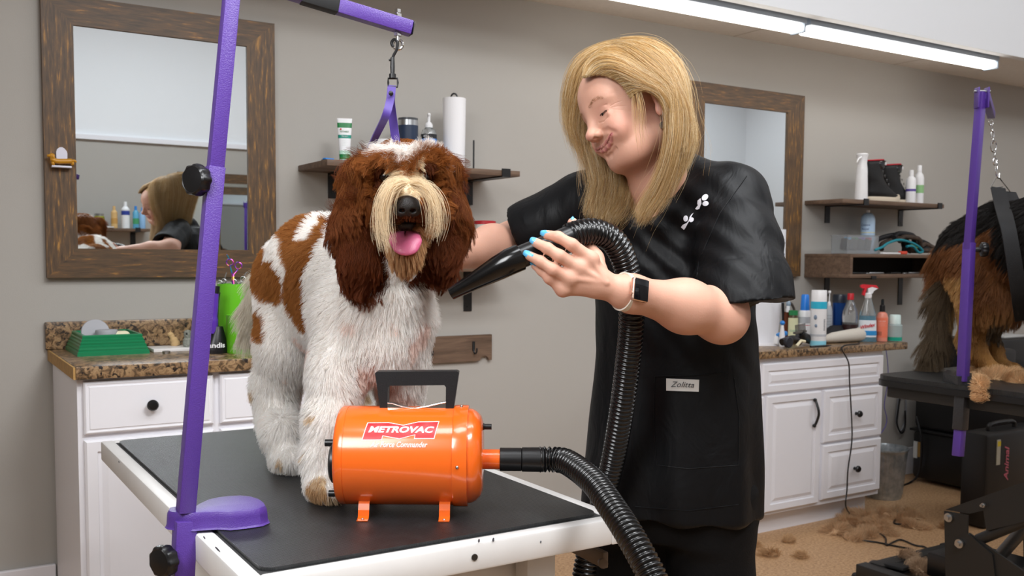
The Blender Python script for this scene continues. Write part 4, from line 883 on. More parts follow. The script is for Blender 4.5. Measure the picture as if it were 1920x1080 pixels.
t = thing('grey_disc', 'round grey pad standing in left of green tray', 'pad', (gx0+.06, gy0+.1, ZC+.036))
MB().lathe([(0, -.004), (.042, -.004), (.044, 0), (.042, .004), (0, .004)], (gx0+.072, gy0+.12, ZC+.065), 32, Matrix.Rotation(1.3, 3, 'X')).build('pad', mat('grey_pad', 'a9a9ae', .6), t)
t = thing('grey_dish', 'flat grey dish lying in green tray beside the pad', 'dish', (gx0+.1, gy0+.085, ZC+.036))
MB().lathe([(0, 0), (.028, 0), (.034, .045), (.032, .05), (0, .05)], (gx0+.1, gy0+.085, ZC+.0255), 32).build('dish', mat('grey_pad'), t)
t = thing('dark_brush', 'dark low brush lying in the middle of the green tray', 'brush', (gx0+.11, gy0+.12, ZC+.036))
MB().box((gx0+.13, gy0+.19, ZC+.047), (.07, .04, .042), None, .012).build('brush_body', mat('brush_dark', '3b3936', .6), t)
t = thing('ivory_clip', 'ivory oval clip case lying right in the green tray', 'case', (gx0+.16, gy0+.1, ZC+.036))
MB().box((gx1-.075, gy0+.085, ZC+.048), (.06, .045, .044), None, .014, 4).build('case', mat('ivory', 'e5dfbd', .5), t)
pw = [P(281, 657, Z=ZC+.008), P(352, 653, Z=ZC+.008)]
t = thing('white_slab', 'flat white tile on counter between the green tray and purple post', 'tile', (float(pw[0][0]+pw[1][0])/2, float(pw[0][1])+.06, ZC))
sx0, sx1, sy0 = float(pw[0][0])+.012, float(pw[1][0])+.06, float(pw[0][1])
MB().b2((sx0, sy0, ZC), (sx1, sy0+.12, ZC+.011), .002).build('tile', mat('tile_white', 'e4e1df', .35), t)
fp = P(325, 648, Z=ZC+.011)
t = thing('cat_figurine', 'tiny tan carved animal figurine on the white tile', 'figurine', (float(fp[0]), float(fp[1]), ZC+.011))
TAN = mat('tan_carving', 'c9a878', .8, bump=.5, bscale=120)
b = bmesh.new(); mb = MB(); fx, fy = float(fp[0]), float(fp[1])
mb.tube(catmull([(fx+.008, fy, ZC+.0112), (fx+.004, fy, ZC+.025), (fx-.002, fy, ZC+.037), (fx-.006, fy, ZC+.048)], 4), [.016]*4+[.013]*4+[.009]*4+[.006], 14).build('body', TAN, t, ang=None)
MB().ball((fx-.009, fy-.001, ZC+.05), .0085, 3, (1.2, .9, .9)).add([(fx-.012, fy, ZC+.056), (fx-.006, fy, ZC+.056), (fx-.009, fy-.003, ZC+.056), (fx-.009, fy, ZC+.066)], [(0, 1, 3), (1, 2, 3), (2, 0, 3)]).build('head', TAN, t)
fp = P(350, 650, Z=ZC+.011); fx, fy = float(fp[0]), float(fp[1])
t = thing('owl_figurine', 'small speckled grey owl figurine beside the purple post', 'figurine', (fx, fy, ZC+.011))
MB().lathe([(0, 0), (.014, 0), (.017, .012), (.015, .025), (.011, .03), (.0135, .04), (.012, .052), (.006, .056), (0, .056)], (fx+.004, fy, ZC+.0112), 20).build('body', mat('owl_grey', '8b8d84', .6, var=.4, vscale=150), t)
f = MB().ball((fx-.002, fy-.0115, ZC+.055), .0035, 2).build('eye', mat('eye_black', '111111', .2), t)
fp = P(312, 663, Z=ZC); t = thing('silver_ring', 'small silver cap lying on counter before the white tile', 'cap', (float(fp[0]), float(fp[1]), ZC))
MB().lathe([(0, 0), (.012, 0), (.0125, .008), (.009, .009), (0, .009)], (float(fp[0]), float(fp[1]), ZC), 20).build('cap', STEEL, t)
# clipper stand and trimmer
c, r, h = spot(380, 427, 612, 3.16, ZC); 
t = thing('charging_stand', 'black clipper charging stand between purple post and green cup', 'charger', c)
mb = MB(); R = []
for z, sx_, sy_, dx in ((0, 1, 1, 0), (.01, 1.02, 1.02, 0), (.02, .97, .97, .0), (.05, .75, .8, .08), (h*.85, .5, .6, .18), (h, .4, .5, .2)):
    R.append([mb.b.verts.new((c[0]+dx*r+sx_*r*math.cos(2*PI*k/28), c[1]+sy_*.8*r*math.sin(2*PI*k/28), ZC+z)) for k in range(28)])
for A, B in zip(R[:-1], R[1:]):
    for k in range(28): mb.b.faces.new([A[k], A[(k+1) % 28], B[(k+1) % 28], B[k]])
mb.b.faces.new(R[-1]); mb.b.faces.new(R[0][::-1]); mb.build('base', BLACKP, t)
wrap(t, 'andis', c, r*.96, ZC+.028, .022, WPLAST, az=.12, width=.055, bold=.0006)
t = thing('cordless_trimmer', 'purple and black trimmer standing in the charging stand', 'trimmer', (c[0], c[1], ZC+.06))
q0, q1 = P(398, 625, Y=3.16), P(405, 536, Y=3.16)
MB().tube(catmull([q0, P(399, 600, Y=3.16), P(401, 570, Y=3.16), P(403, 548, Y=3.16)], 5), [.017]*6+[.014]*5+[.013]*5, 16).build('body', mat('purple_gloss', '5b34a8', .2), t); MB().tube([P(403.5, 550, Y=3.16), q1], [.014, .013], 14).build('head', BLACKP, t)
MB().tube(catmull([P(407, 640, Y=3.185), P(406, 600, Y=3.185), P(407, 570, Y=3.185), P(410, 548, Y=3.185)], 5), .006, 10).build('grip', BLACKM, t)
# green cups
LIME = mat('lime_plastic', '6cc424', .35)
def cup(label, x0, x1, yt, Y, th=.003):
    c, r, h = spot(x0, x1, yt, Y, ZC); t = thing('green_cup', label, 'cup', c)
    lath(t, 'cup', LIME, c, [(0, 0), (r*.97, 0), (r, .004), (r, h), (r-th, h), (r-th, .006), (0, .006)], 40); return t, c, r, h
t, c, r, h = cup('tall lime green cup holding scissors on left counter', 408, 467, 532, 3.28); tall = (c, r, h)
cup('shorter lime green cup behind the tail of curly dog', 425, 487, 590, 3.14)
def scissors(label, pts, ring1, ring2, m, rr=.011):
    """rings and shanks above the cup; pts in px at the cup's depth"""
    Y = tall[0][1]; q = lambda a: P(a[0], a[1], Y=Y)
    base = q(pts[0]); t = thing('scissors', label, 'scissors', (float(base[0]), Y, ZC+.01), 'shears in the tall green cup')
    for i, rg in enumerate((ring1, ring2)):
        ce = q(rg); MB().tube([ce+np.array(cR)*rr*math.cos(a)+np.array((0, 0, 1))*rr*math.sin(a) for a in np.linspace(0, 2*PI, 22)[:-1]], .0022, 8, closed=True).build('finger_ring', m, t)
        e = ce+np.array((0, 0, -rr)); low = np.array([base[0]+(i-.5)*.006, Y, ZC+.02])
        MB().tube([e, q(pts[1])+np.array(((i-.5)*.004, 0, 0)), low], [.002, .003, .002], 8).build('blade', m, t)
    if len(pts) > 2: MB().tube(catmull([q(a) for a in pts[2:]], 4), .0018, 6).build('finger_rest', m, t)
RAIN = ramp_mat('rainbow_steel', [(.35, '2fa8c8'), (.45, '7a3fc0'), (.55, 'e0559a'), (.65, 'e8b04a')], 45, rough=.2, detail=2); RAIN.node_tree.nodes['Principled BSDF'].inputs['Metallic'].default_value = .6
scissors('rainbow steel shears standing tallest in the tall green cup', [(437, 545), (437, 515), (431, 489), (428, 482), (425, 477)], (431, 492), (447, 498), RAIN, .0115)
scissors('plain steel shears leaning right in the tall green cup', [(450, 545), (449, 530), (458, 518), (461, 512), (464, 510)], (456, 524), (438, 528), STEEL, .009)
scissors('slim steel shears leaning left in the tall green cup', [(420, 545), (417, 530), (421, 525), (423, 516), (425, 511)], (413, 530), (420, 527), STEEL, .007)
# dachshund hook on the mirror frame
hk = P(115, 300, Y=3.512)
t = thing('dachshund_hook', 'mustard dachshund figure on white adhesive hook on left mirror frame', 'hook', (float(hk[0]), 3.5, float(P(115, 311, Y=3.5)[2])))
def mp(x, y, Y=3.515): return P(70+x/15.43, 260+y/15.43, Y=Y)
pl = [mp(*a) for a in ((550, 600), (545, 380), (575, 300), (640, 250), (720, 245), (790, 290), (855, 370), (870, 450), (868, 600))]
MB().prism([(float(p[0]), float(p[2])) for p in pl], .005, Matrix(((1, 0, 0, 0), (0, 0, -1, 3.5195), (0, 1, 0, 0), (0, 0, 0, 1)))).build('backplate', mat('hook_white', 'dcdcea', .4), t)
MU = mat('mustard_plastic', 'c58a1a', .4)
DY = 3.496
body = catmull([mp(430, 600, DY), mp(560, 650, DY), mp(800, 655, DY), mp(1000, 650, DY)], 6)
mb = MB().tube(body, [.0075]+[.0085]*(len(body)-2)+[.008], 16).tube(catmull([mp(450, 640, DY), mp(440, 560, DY), mp(420, 500, DY)], 4), [.008]*8+[.0065], 14).ball(mp(420, 490, DY), .0085, 3, (1.1, .8, .9)).tube([mp(400, 490, DY), mp(280, 495, DY)], [.006, .0035], 12).tube(catmull([mp(1000, 640, DY), mp(1090, 640, DY), mp(1125, 690, DY)], 4), [.004]*4+[.003]*4+[.002], 8)
for lx, ly in ((450, 770), (1010, 770)): mb.tube([mp(lx, 670, DY), mp(lx+10, ly, DY)], [.006, .0045], 10)
mb.build('dachshund', MU, t, ang=None); MB().ball(mp(460, 520, DY-.008), .0055, 2, (.7, .4, 1.3)).build('ear', MU, t)
MB().b2((float(mp(380, 0)[0]), 3.492, float(mp(0, 800, DY)[2])), (float(mp(950, 0)[0]), 3.519, float(mp(0, 745, DY)[2])), .001).build('ledge', mat('hook_white'), t)
# --- opposite wall shelf (seen in the mirror)
t = shelf('wall_shelf', 'shelf of bottles on the opposite wall, seen only in the mirror', .95, 1.56, 1.468, -.6, [(1.47, 1.34)], yw=-.8, s=-1)
for i, (x, r, h, bc, cc, l) in enumerate(((1.395, .03, .2, 'f0f2f4', 'f0f2f4', 'tall white bottle on the opposite shelf in the mirror'), (1.315, .023, .165, 'dcb57a', 'dcb57a', 'amber lotion bottle on the opposite shelf in the mirror'), (1.468, .022, .17, '5aa7c8', '2f86d8', 'blue spray bottle on the opposite shelf in the mirror'), (1.515, .022, .16, '8fb9e0', '6a9fd8', 'pale blue bottle at the shelf end in the mirror'), (1.0, .02, .12, 'e8eaea', 'e8eaea', 'small white bottle at left of the mirrored shelf'))):
    tt = thing('shampoo_bottle', l, 'bottle', (x, -.66, 1.468), 'bottles on the opposite shelf')
    lath(tt, 'body', mat('b'+bc, bc, .35), (x, -.66, 1.468), [(0, 0), (r, 0), (r, h*.72), (r*.5, h*.82), (0, h*.82)]); lath(tt, 'cap', mat('b'+cc, cc, .35), (x, -.66, 1.468), [(0, h*.8), (r*.45, h*.8), (r*.4, h), (0, h)])
    if i < 3: band(tt, 'label', mat(['lab_navy', 'lab_tan', 'lab_green'][i], ['2a3f9a', 'c99a55', '4aa06a'][i], .4), (x, -.66, 1.468), r, h*(.5 if i == 0 else .2), h*(.66 if i == 0 else .45))
c = (1.21, -.66, 1.468); t = thing('pickle_jar', 'glass jar of green treats on the opposite shelf in the mirror', 'jar', c)
lath(t, 'jar', mat('pickle_green', '8a8a2a', .15, var=.4, vscale=60), c, [(0, 0), (.036, 0), (.038, .08), (.03, .09), (0, .09)]); lath(t, 'lid', STEEL, c, [(0, .088), (.033, .088), (.033, .105), (0, .105)])
t = thing('folded_papers', 'loose papers lying on the opposite shelf in the mirror', 'paper', (1.24, -.63, 1.468)); MB().box((1.24, -.62, 1.474), (.13, .04, .008), Matrix.Rotation(.2, 3, 'Z'), .002).build('papers', mat('card_white'), t)
t = thing('small_toy', 'dark small tool on green cloth on opposite shelf in mirror', 'tool', (1.06, -.66, 1.468)); MB().box((1.07, -.66, 1.478), (.1, .05, .018), None, .006).build('green_cloth', TEAL, t); MB().ball((1.055, -.66, 1.506), .025, 2, (.8, .6, 1.2)).build('tool', BLACKP, t)
# ================================================================== ORGANIC SHAPES: implicit surface -> one continuous mesh
V3 = lambda *a: np.array(a, float)
def cone(a, b, ra, rb, k=.02, fl=None): return ('c', np.array(a, float), np.array(b, float), ra, rb, k, fl)
def ell(c, r, M=None, k=.02): return ('e', np.array(c, float), np.array(r, float), None if M is None else np.array(M, float), k)
def loft(O, M, rows, k=.02): return ('l', np.array(O, float), np.array(M, float), np.array(rows, float), k)   # rows: z, cx, cy, a, b in frame M (columns x,y,z)
def chain(pts, rs, k=.02): return [cone(pts[i], pts[i+1], rs[i], rs[i+1], k) for i in range(len(pts)-1)]
def pdist(s, p):
    if s[0] == 'c':
        a, b, ra, rb, fl = s[1], s[2], s[3], s[4], s[6]
        ba = b-a; q = p-a; t = np.clip((q@ba)/(ba@ba), 0, 1)
        v = q-t[..., None]*ba
        if fl is not None:   # flattened section: fl = (direction, factor)
            n = np.array(fl[0], float); n /= np.linalg.norm(n); w = v@n; v = v+(w*(1/fl[1]-1))[..., None]*n
            return (np.sqrt((v*v).sum(-1))-(ra+(rb-ra)*t))*.8
        return np.sqrt((v*v).sum(-1))-(ra+(rb-ra)*t)
    if s[0] == 'e':
        q = p-s[1]
        if s[3] is not None: q = q@s[3]
        k0 = np.sqrt(((q/s[2])**2).sum(-1))+1e-9; k1 = np.sqrt(((q/s[2]**2)**2).sum(-1))+1e-9
        return k0*(k0-1)/k1
    O, M, R = s[1], s[2], s[3]
    q = (p-O)@M; z = np.clip(q[..., 2], R[0, 0], R[-1, 0])
    cx, cy, a, b = [np.interp(z, R[:, 0], R[:, i]) for i in (1, 2, 3, 4)]
    x, y = q[..., 0]-cx, q[..., 1]-cy
    r = ((np.abs(x)/a)**2.4+(np.abs(y)/b)**2.4)**(1/2.4)
    d = (r-1)*np.minimum(a, b); dz = q[..., 2]-z
    return np.where(np.abs(dz) > 1e-9, np.sqrt(np.maximum(d, 0)**2+dz*dz)+np.minimum(d, 0)*0, d)
def smin(a, b, k):
    h = np.clip(.5+.5*(b-a)/k, 0, 1); return b+(a-b)*h-k*h*(1-h)
def field(ops, p):
    d = None
    for op, s in ops:
        e = pdist(s, p); k = s[4] if s[0] in 'el' else s[5]
        if d is None: d = e
        elif op == '+': d = smin(d, e, k)
        else: d = -smin(-d, e, k)
    return d
def U(*ls):
    out = []
    for l in ls: out += [('+', s) for s in (l if isinstance(l, list) else [l])]
    return out
def iso_mesh(ops, lo, hi, h, disp=None):
    lo, hi = np.array(lo, float), np.array(hi, float); n = np.ceil((hi-lo)/h).astype(int)+1
    G = np.full(n, 1.0, np.float32); B = 32
    for i in range(0, n[0], B):
        for j in range(0, n[1], B):
            for k in range(0, n[2], B):
                e = [min(B, n[0]-i), min(B, n[1]-j), min(B, n[2]-k)]
                c = lo+(np.array([i, j, k])+np.array(e)/2)*h; hd = np.linalg.norm(np.array(e)*h)/2
                sub = [(o, s) for o, s in ops if pdist(s, c[None])[0] < hd*1.6+.06]
                if not any(o == '+' for o, s in sub): continue
                while sub and sub[0][0] != '+': sub = sub[1:]
                if abs(field(sub, c[None])[0]) > hd*1.9+.03:
                    if field(sub, c[None])[0] < 0: G[i:i+e[0], j:j+e[1], k:k+e[2]] = -1
                    continue
                ax = [lo[m]+h*(np.arange(e[m])+(i, j, k)[m]) for m in range(3)]
                p = np.stack(np.meshgrid(*ax, indexing='ij'), -1).reshape(-1, 3)
                G[i:i+e[0], j:j+e[1], k:k+e[2]] = field(sub, p).reshape(e)
    S = G < 0
    c8 = sum(S[a:n[0]-1+a, b:n[1]-1+b, c:n[2]-1+c].astype(np.int8) for a in (0, 1) for b in (0, 1) for c in (0, 1))
    act = np.argwhere((c8 > 0) & (c8 < 8)); idx = np.full(n-1, -1, np.int32); idx[tuple(act.T)] = np.arange(len(act))
    acc = np.zeros((len(act), 3)); cnt = np.zeros(len(act))
    for ax in range(3):
        o1, o2 = [m for m in range(3) if m != ax]
        for u in (0, 1):
            for v in (0, 1):
                a = act.copy(); a[:, o1] += u; a[:, o2] += v; b = a.copy(); b[:, ax] += 1
                ga, gb = G[tuple(a.T)], G[tuple(b.T)]; m = (ga < 0) != (gb < 0)
                t = np.where(m, ga/(ga-gb+1e-12), 0); q = a.astype(float); q[:, ax] += t
                acc[m] += q[m]; cnt[m] += 1
    P_ = lo+acc/np.maximum(cnt, 1)[:, None]*h; F_ = []
    for ax in range(3):
        o1, o2 = [(1, 2), (2, 0), (0, 1)][ax]
        sl = [slice(1, -1)]*3; sl[ax] = slice(0, -1)
        A = S[tuple(sl)]; sl2 = list(sl); sl2[ax] = slice(1, None); Bm = S[tuple(sl2)]
        # keep edges whose four cells exist
        e = np.argwhere(A != Bm)
        base = np.array([1, 1, 1]); base[ax] = 0; e = e+base
        ok = np.ones(len(e), bool); sgn = S[tuple(e.T)]
        def cell(d1, d2): q = e.copy(); q[:, o1] -= d1; q[:, o2] -= d2; return idx[tuple(q.T)]
        q = np.stack([cell(0, 0), cell(1, 0), cell(1, 1), cell(0, 1)], 1)
        q[~sgn] = q[~sgn][:, ::-1]; F_.append(q[(q >= 0).all(1)])
    return P_, np.concatenate(F_)
def project(ops, p, it=3, lim=.004):
    e = 4e-4
    for _ in range(it):
        for s in range(0, len(p), 60000):
            q = p[s:s+60000]; d = field(ops, q)
            g = np.stack([field(ops, q+np.eye(3)[i]*e)-field(ops, q-np.eye(3)[i]*e) for i in range(3)], 1)/(2*e)
            st = d[:, None]*g/np.maximum((g*g).sum(1), .2)[:, None]
            L = np.linalg.norm(st, axis=1)[:, None]; p[s:s+60000] = q-st*np.minimum(1, lim/np.maximum(L, 1e-9))
    return p
def local_project(ops, p):
    """project points in blocks so that only the nearby shapes are evaluated"""
    key = np.floor(p/.08).astype(int); _, inv = np.unique(key, axis=0, return_inverse=True); inv = inv.ravel()
    order = np.argsort(inv, kind='stable'); cuts = np.flatnonzero(np.diff(inv[order]))+1
    for g in np.split(order, cuts):
        c = p[g].mean(0); sub = [(o, s) for o, s in ops if pdist(s, c[None])[0] < .13]
        if sub and sub[0][0] == '+': p[g] = project(sub, p[g])
    return p
def organic(name, ops, lo, hi, h, m, parent, refine=(), post=None, label=None, col=None):
    p, f = iso_mesh(ops, lo, hi, h)
    me = bpy.data.meshes.new(name); me.from_pydata(p.tolist(), [], f.tolist()); me.update()
    if refine:
        b = bmesh.new(); b.from_mesh(me)
        for test, cuts in refine:
            ed = [e for e in b.edges if test(e.verts[0].co) and test(e.verts[1].co)]
            bmesh.ops.subdivide_edges(b, edges=ed, cuts=cuts, use_grid_fill=True)
        b.to_mesh(me); b.free()
    n = len(me.vertices); co = np.empty(n*3); me.vertices.foreach_get('co', co); co = co.reshape(-1, 3)
    co = local_project(ops, co)
    if post is not None: co = post(co, me)
    me.vertices.foreach_set('co', co.ravel()); me.update()
    if col is not None:
        a = me.color_attributes.new('coat', 'FLOAT_COLOR', 'POINT'); c = col(co); a.data.foreach_set('color', np.c_[c, np.ones(n)].ravel())
    return link(name, me, m, parent, True, label, None)
def vcol_mat(name, rough=.5, spec=.4, sss=0, bump=0, bscale=200, hair=False, mul=None):
    m = bpy.data.materials.new(name); m.use_nodes = True; t = NT(m)
    a = t.node('ShaderNodeAttribute'); a.attribute_name = 'coat'
    if hair:
        t.b.inputs['Roughness'].default_value = rough; t.b.inputs['Specular IOR Level'].default_value = spec
        t.ln(a.outputs['Color'], t.b.inputs['Base Color'])
        tr = t.node('ShaderNodeBsdfTranslucent'); t.ln(a.outputs['Color'], tr.inputs[0])
        mx = t.node('ShaderNodeMixShader'); mx.inputs[0].default_value = hair
        t.ln(t.b.outputs[0], mx.inputs[1]); t.ln(tr.outputs[0], mx.inputs[2]); t.ln(mx.outputs[0], t.n['Material Output'].inputs[0])
        return m
    t.ln(a.outputs['Color'], t.b.inputs['Base Color']); t.b.inputs['Roughness'].default_value = rough; t.b.inputs['Specular IOR Level'].default_value = spec
    if sss:
        t.b.inputs['Subsurface Weight'].default_value = sss; t.b.inputs['Subsurface Radius'].default_value = (1, .35, .2); t.b.inputs['Subsurface Scale'].default_value = .006
    if bump:
        tc = t.node('ShaderNodeTexCoord'); n = t.node('ShaderNodeTexNoise', Scale=bscale, Detail=4.0); t.ln(tc.outputs['Object'], n.inputs['Vector'])
        bp = t.node('ShaderNodeBump', Strength=bump, Distance=.001); t.ln(n.outputs[0], bp.inputs['Height']); t.ln(bp.outputs[0], t.b.inputs['Normal'])
    return m
def strands(name, pts, rad, col, m, parent, label=None):
    """pts (N,K,3) world; rad (N,) root radius; col (N,3)"""
    N, K, _ = pts.shape
    hc = bpy.data.hair_curves.new(name); hc.add_curves([K]*N)
    hc.points.foreach_set('position', pts.astype(np.float32).ravel())
    tap = np.linspace(1, .35, K)
    ra = hc.attributes.get('radius') or hc.attributes.new('radius', 'FLOAT', 'POINT')
    ra.data.foreach_set('value', (rad[:, None]*tap[None]).astype(np.float32).ravel())
    ca = hc.attributes.new('coat', 'FLOAT_COLOR', 'POINT')
    c = np.repeat(np.c_[col, np.ones(N)][:, None], K, 1) if col.ndim == 2 else np.concatenate([col, np.ones((N, K, 1))], 2)
    ca.data.foreach_set('color', c.astype(np.float32).ravel())
    o = bpy.data.objects.new(name, hc); COL.objects.link(o); hc.materials.append(m)
    if parent: o.parent = parent; o.matrix_parent_inverse = parent_world(parent).inverted()
    if label: o['label'] = label
    return o
def sample(o, N, keep=None):
    me = o.data; me.calc_loop_triangles(); T = np.empty(len(me.loop_triangles)*3, int); me.loop_triangles.foreach_get('vertices', T); T = T.reshape(-1, 3)
    co = np.empty(len(me.vertices)*3); me.vertices.foreach_get('co', co); co = co.reshape(-1, 3)
    nr = np.empty(len(me.vertices)*3); me.vertex_normals.foreach_get('vector', nr); nr = nr.reshape(-1, 3)
    A, B, C_ = co[T[:, 0]], co[T[:, 1]], co[T[:, 2]]; ar = np.linalg.norm(np.cross(B-A, C_-A), axis=1)
    if keep is not None: ar = ar*keep((A+B+C_)/3)
    i = RNG.choice(len(T), N, p=ar/ar.sum()); u, v = RNG.random(N), RNG.random(N); s = u+v > 1; u[s], v[s] = 1-u[s], 1-v[s]
    w_ = 1-u-v; f = lambda X: X[T[i, 0]]*w_[:, None]+X[T[i, 1]]*u[:, None]+X[T[i, 2]]*v[:, None]
    n = f(nr); return f(co), n/np.linalg.norm(n, axis=1)[:, None]
def toscreen(p):
    v = p-cC; k = v@cF; return np.stack([960+FPX*(v@cR)/k, PPY-FPX*(v@cU)/k], 1)
def inpoly(q, poly):
    x, y = q[:, 0], q[:, 1]; r = np.zeros(len(q), bool); n = len(poly)
    for i in range(n):
        x0, y0 = poly[i]; x1, y1 = poly[(i+1) % n]
        c = ((y0 > y) != (y1 > y)) & (x < (x1-x0)*(y-y0)/((y1-y0)+1e-9)+x0); r ^= c
    return r
def nz(v): return v/np.maximum(np.linalg.norm(v, axis=-1, keepdims=True), 1e-9)
def vnoise(p, s, seed=0):
    r = np.random.default_rng(seed); out = np.zeros((len(p), 3))
    for o in range(3):
        f = r.normal(size=(6, 3)); ph = r.random(6)*6.28; out[:, o] = np.sin(p@(f.T)*s+ph).sum(1)/6**.5
    return out
def fur(root, nrm, comb, length, K=5, stiff=.45, curl=.12, clump=.5, cr=.012, grav=.3, seed=1, wav=0):
    """root/nrm (N,3); comb (N,3) lie direction; returns (N,K,3)"""
    N = len(root); rg = np.random.default_rng(seed)
    L = length*rg.uniform(.7, 1.1, N); d = nz(nrm*stiff+nz(comb-nrm*(comb*nrm).sum(1)[:, None])*(1-stiff)+vnoise(root, 45, seed)*curl*.5+rg.normal(size=(N, 3))*curl*.35)
    pts = np.empty((N, K, 3)); p = root-nrm*.002; pts[:, 0] = p; g = V3(0, 0, -1)
    bend = vnoise(root, 28, seed+5)
    for i in range(1, K):
        p = p+d*(L/(K-1))[:, None]; pts[:, i] = p
        d = nz(d+(g*grav+bend*curl+nz(comb)*.15)/(K-1)*1.4)
    if wav:
        t = np.linspace(0, 1, K)[None, :, None]; ph = vnoise(root, 20, seed+9)[:, :1, None]*3
        side = nz(np.cross(nrm, comb))[:, None]; pts += side*np.sin(t*9+ph)*wav*t
    if clump:
        M = max(8, int(N/22)); gi = rg.choice(N, M, replace=False); kd = KDTree(M)
        for j, a in enumerate(gi): kd.insert(root[a], j)
        kd.balance(); near = np.array([gi[kd.find(r_)[1]] for r_ in root])
        dist = np.linalg.norm(root-root[near], axis=1); f = np.linspace(0, 1, K)[None, :, None]**1.3*clump*np.clip(1.5-dist/cr, 0, 1)[:, None, None]
        G = pts[near]; pts = pts*(1-f)+G*f
    return pts
def resamp(g, K):
    c = np.array([list(v) for v in catmull([tuple(map(float, q)) for q in g], 8)]); L = np.r_[0, np.cumsum(np.linalg.norm(np.diff(c, axis=0), axis=1))]
    t = np.linspace(0, L[-1], K); return np.stack([np.interp(t, L, c[:, i]) for i in range(3)], 1)
def sheet(guides, N, K=10, thick=.006, jit=.004, clump=.5, ends=.12, seed=1, spread=1, wav=0):
    """locks interpolated between neighbouring guide curves"""
    rg = np.random.default_rng(seed); G = np.stack([resamp(g, K) for g in guides]); u = rg.random(N)*(len(G)-1)
    if clump:
        cl = np.round(u*14)/14+rg.normal(size=N)*.004; f = np.linspace(0, 1, K)[None]**1.2*clump
        U_ = np.clip(u[:, None]*(1-f)+cl[:, None]*f, 0, len(G)-1.001)
    else: U_ = np.clip(np.repeat(u[:, None], K, 1), 0, len(G)-1.001)
    i = U_.astype(int); fr = (U_-i)[..., None]; k = np.arange(K)[None]
    g0, g1, g2, g3 = G[np.maximum(i-1, 0), k], G[i, k], G[i+1, k], G[np.minimum(i+2, len(G)-1), k]
    p = .5*(2*g1+(g2-g0)*fr+(2*g0-5*g1+4*g2-g3)*fr**2+(3*g1-g0-3*g2+g3)*fr**3)
    w_ = (.35+.65*np.sin(np.linspace(.15, PI*.8, K)))[None, :, None]
    off = vnoise(np.c_[np.round(u*22)/3, np.zeros(N), np.zeros(N)], 9, seed)[:, None]*.5+rg.normal(size=(N, 1, 3))
    p = p+off*thick*.5*w_+rg.normal(size=(N, 1, 3))*np.linspace(0, 1, K)[None, :, None]**2*jit
    if wav: t = np.linspace(0, 1, K)[None]; p[..., 2] += 0; p += (np.sin(t*8+u[:, None]*9+rg.random((N, 1))*1.5)*wav*t)[..., None]*cR
    cut = 1-rg.random(N)**2*ends*2
    out = np.empty_like(p)
    for a in range(N):
        x = np.linspace(0, (K-1)*cut[a], K)
        for c in range(3): out[a, :, c] = np.interp(x, np.arange(K), p[a, :, c])
    return out
# ================================================================== THE CURLY DOG ON THE TABLE
def K_(x, y, k): return P(x, y, d=k)
dog = thing('dog', 'fluffy brown and white long-eared dog standing on the grooming table, tongue out', 'dog', (.68, 1.85, TZ))
FRp, FLp, HRp, HLp = K_(604, 905, 1.79), K_(742, 880, 1.93), K_(536, 862, 2.03), K_(694, 840, 2.16)
for q in (FRp, FLp, HRp, HLp): q[2] = TZ+.028
hd = K_(755, 338, 1.76)                       # skull centre
hf = nz(K_(768, 382, 1.56)-hd)                # muzzle direction
hr_ = nz(np.cross(hf, V3(0, 0, 1))); hu = np.cross(hr_, hf)
HM = np.stack([hr_, hf, hu], 1)
def HD(x, y, z): return hd+HM@V3(x, y, z)
body = []
body += chain([K_(700, 560, 1.86), K_(655, 520, 1.98), K_(600, 500, 2.10), K_(556, 508, 2.22)], [.090, .106, .104, .086], .03)      # barrel
body += chain([K_(705, 640, 1.86), K_(660, 600, 1.95), K_(600, 590, 2.08)], [.072, .085, .08], .04)
body += chain([K_(720, 520, 1.86), K_(738, 440, 1.83), K_(752, 370, 1.80)], [.082, .066, .062], .03)                           # neck
paw = lambda p, dx=0: [ell(p+V3(-.0, -.024, .002), (.031, .043, .024), None, .02)]
body += chain([K_(655, 600, 1.86), K_(632, 690, 1.84), K_(618, 790, 1.82), FRp+V3(.01, .02, .05), FRp], [.07, .05, .038, .032, .03], .03)+paw(FRp)
body += chain([K_(755, 600, 1.90), K_(752, 690, 1.93), K_(748, 780, 1.95), FLp+V3(0, .02, .05), FLp], [.06, .043, .034, .03, .03], .03)+paw(FLp)
hip = K_(548, 540, 2.19)
body += chain([hip, K_(540, 650, 2.12), K_(516, 730, 2.16), K_(520, 790, 2.14), HRp+V3(.0, .025, .05), HRp], [.085, .062, .045, .036, .033, .031], .03)+paw(HRp)
body += chain([K_(625, 560, 2.24), K_(665, 660, 2.22), K_(680, 730, 2.25), K_(690, 800, 2.2), HLp], [.075, .05, .036, .03, .03], .03)+paw(HLp)
tail = [K_(505, 520, 2.28), K_(483, 570, 2.33), K_(470, 610, 2.35)]
body += chain(tail, [.022, .014, .008], .015)
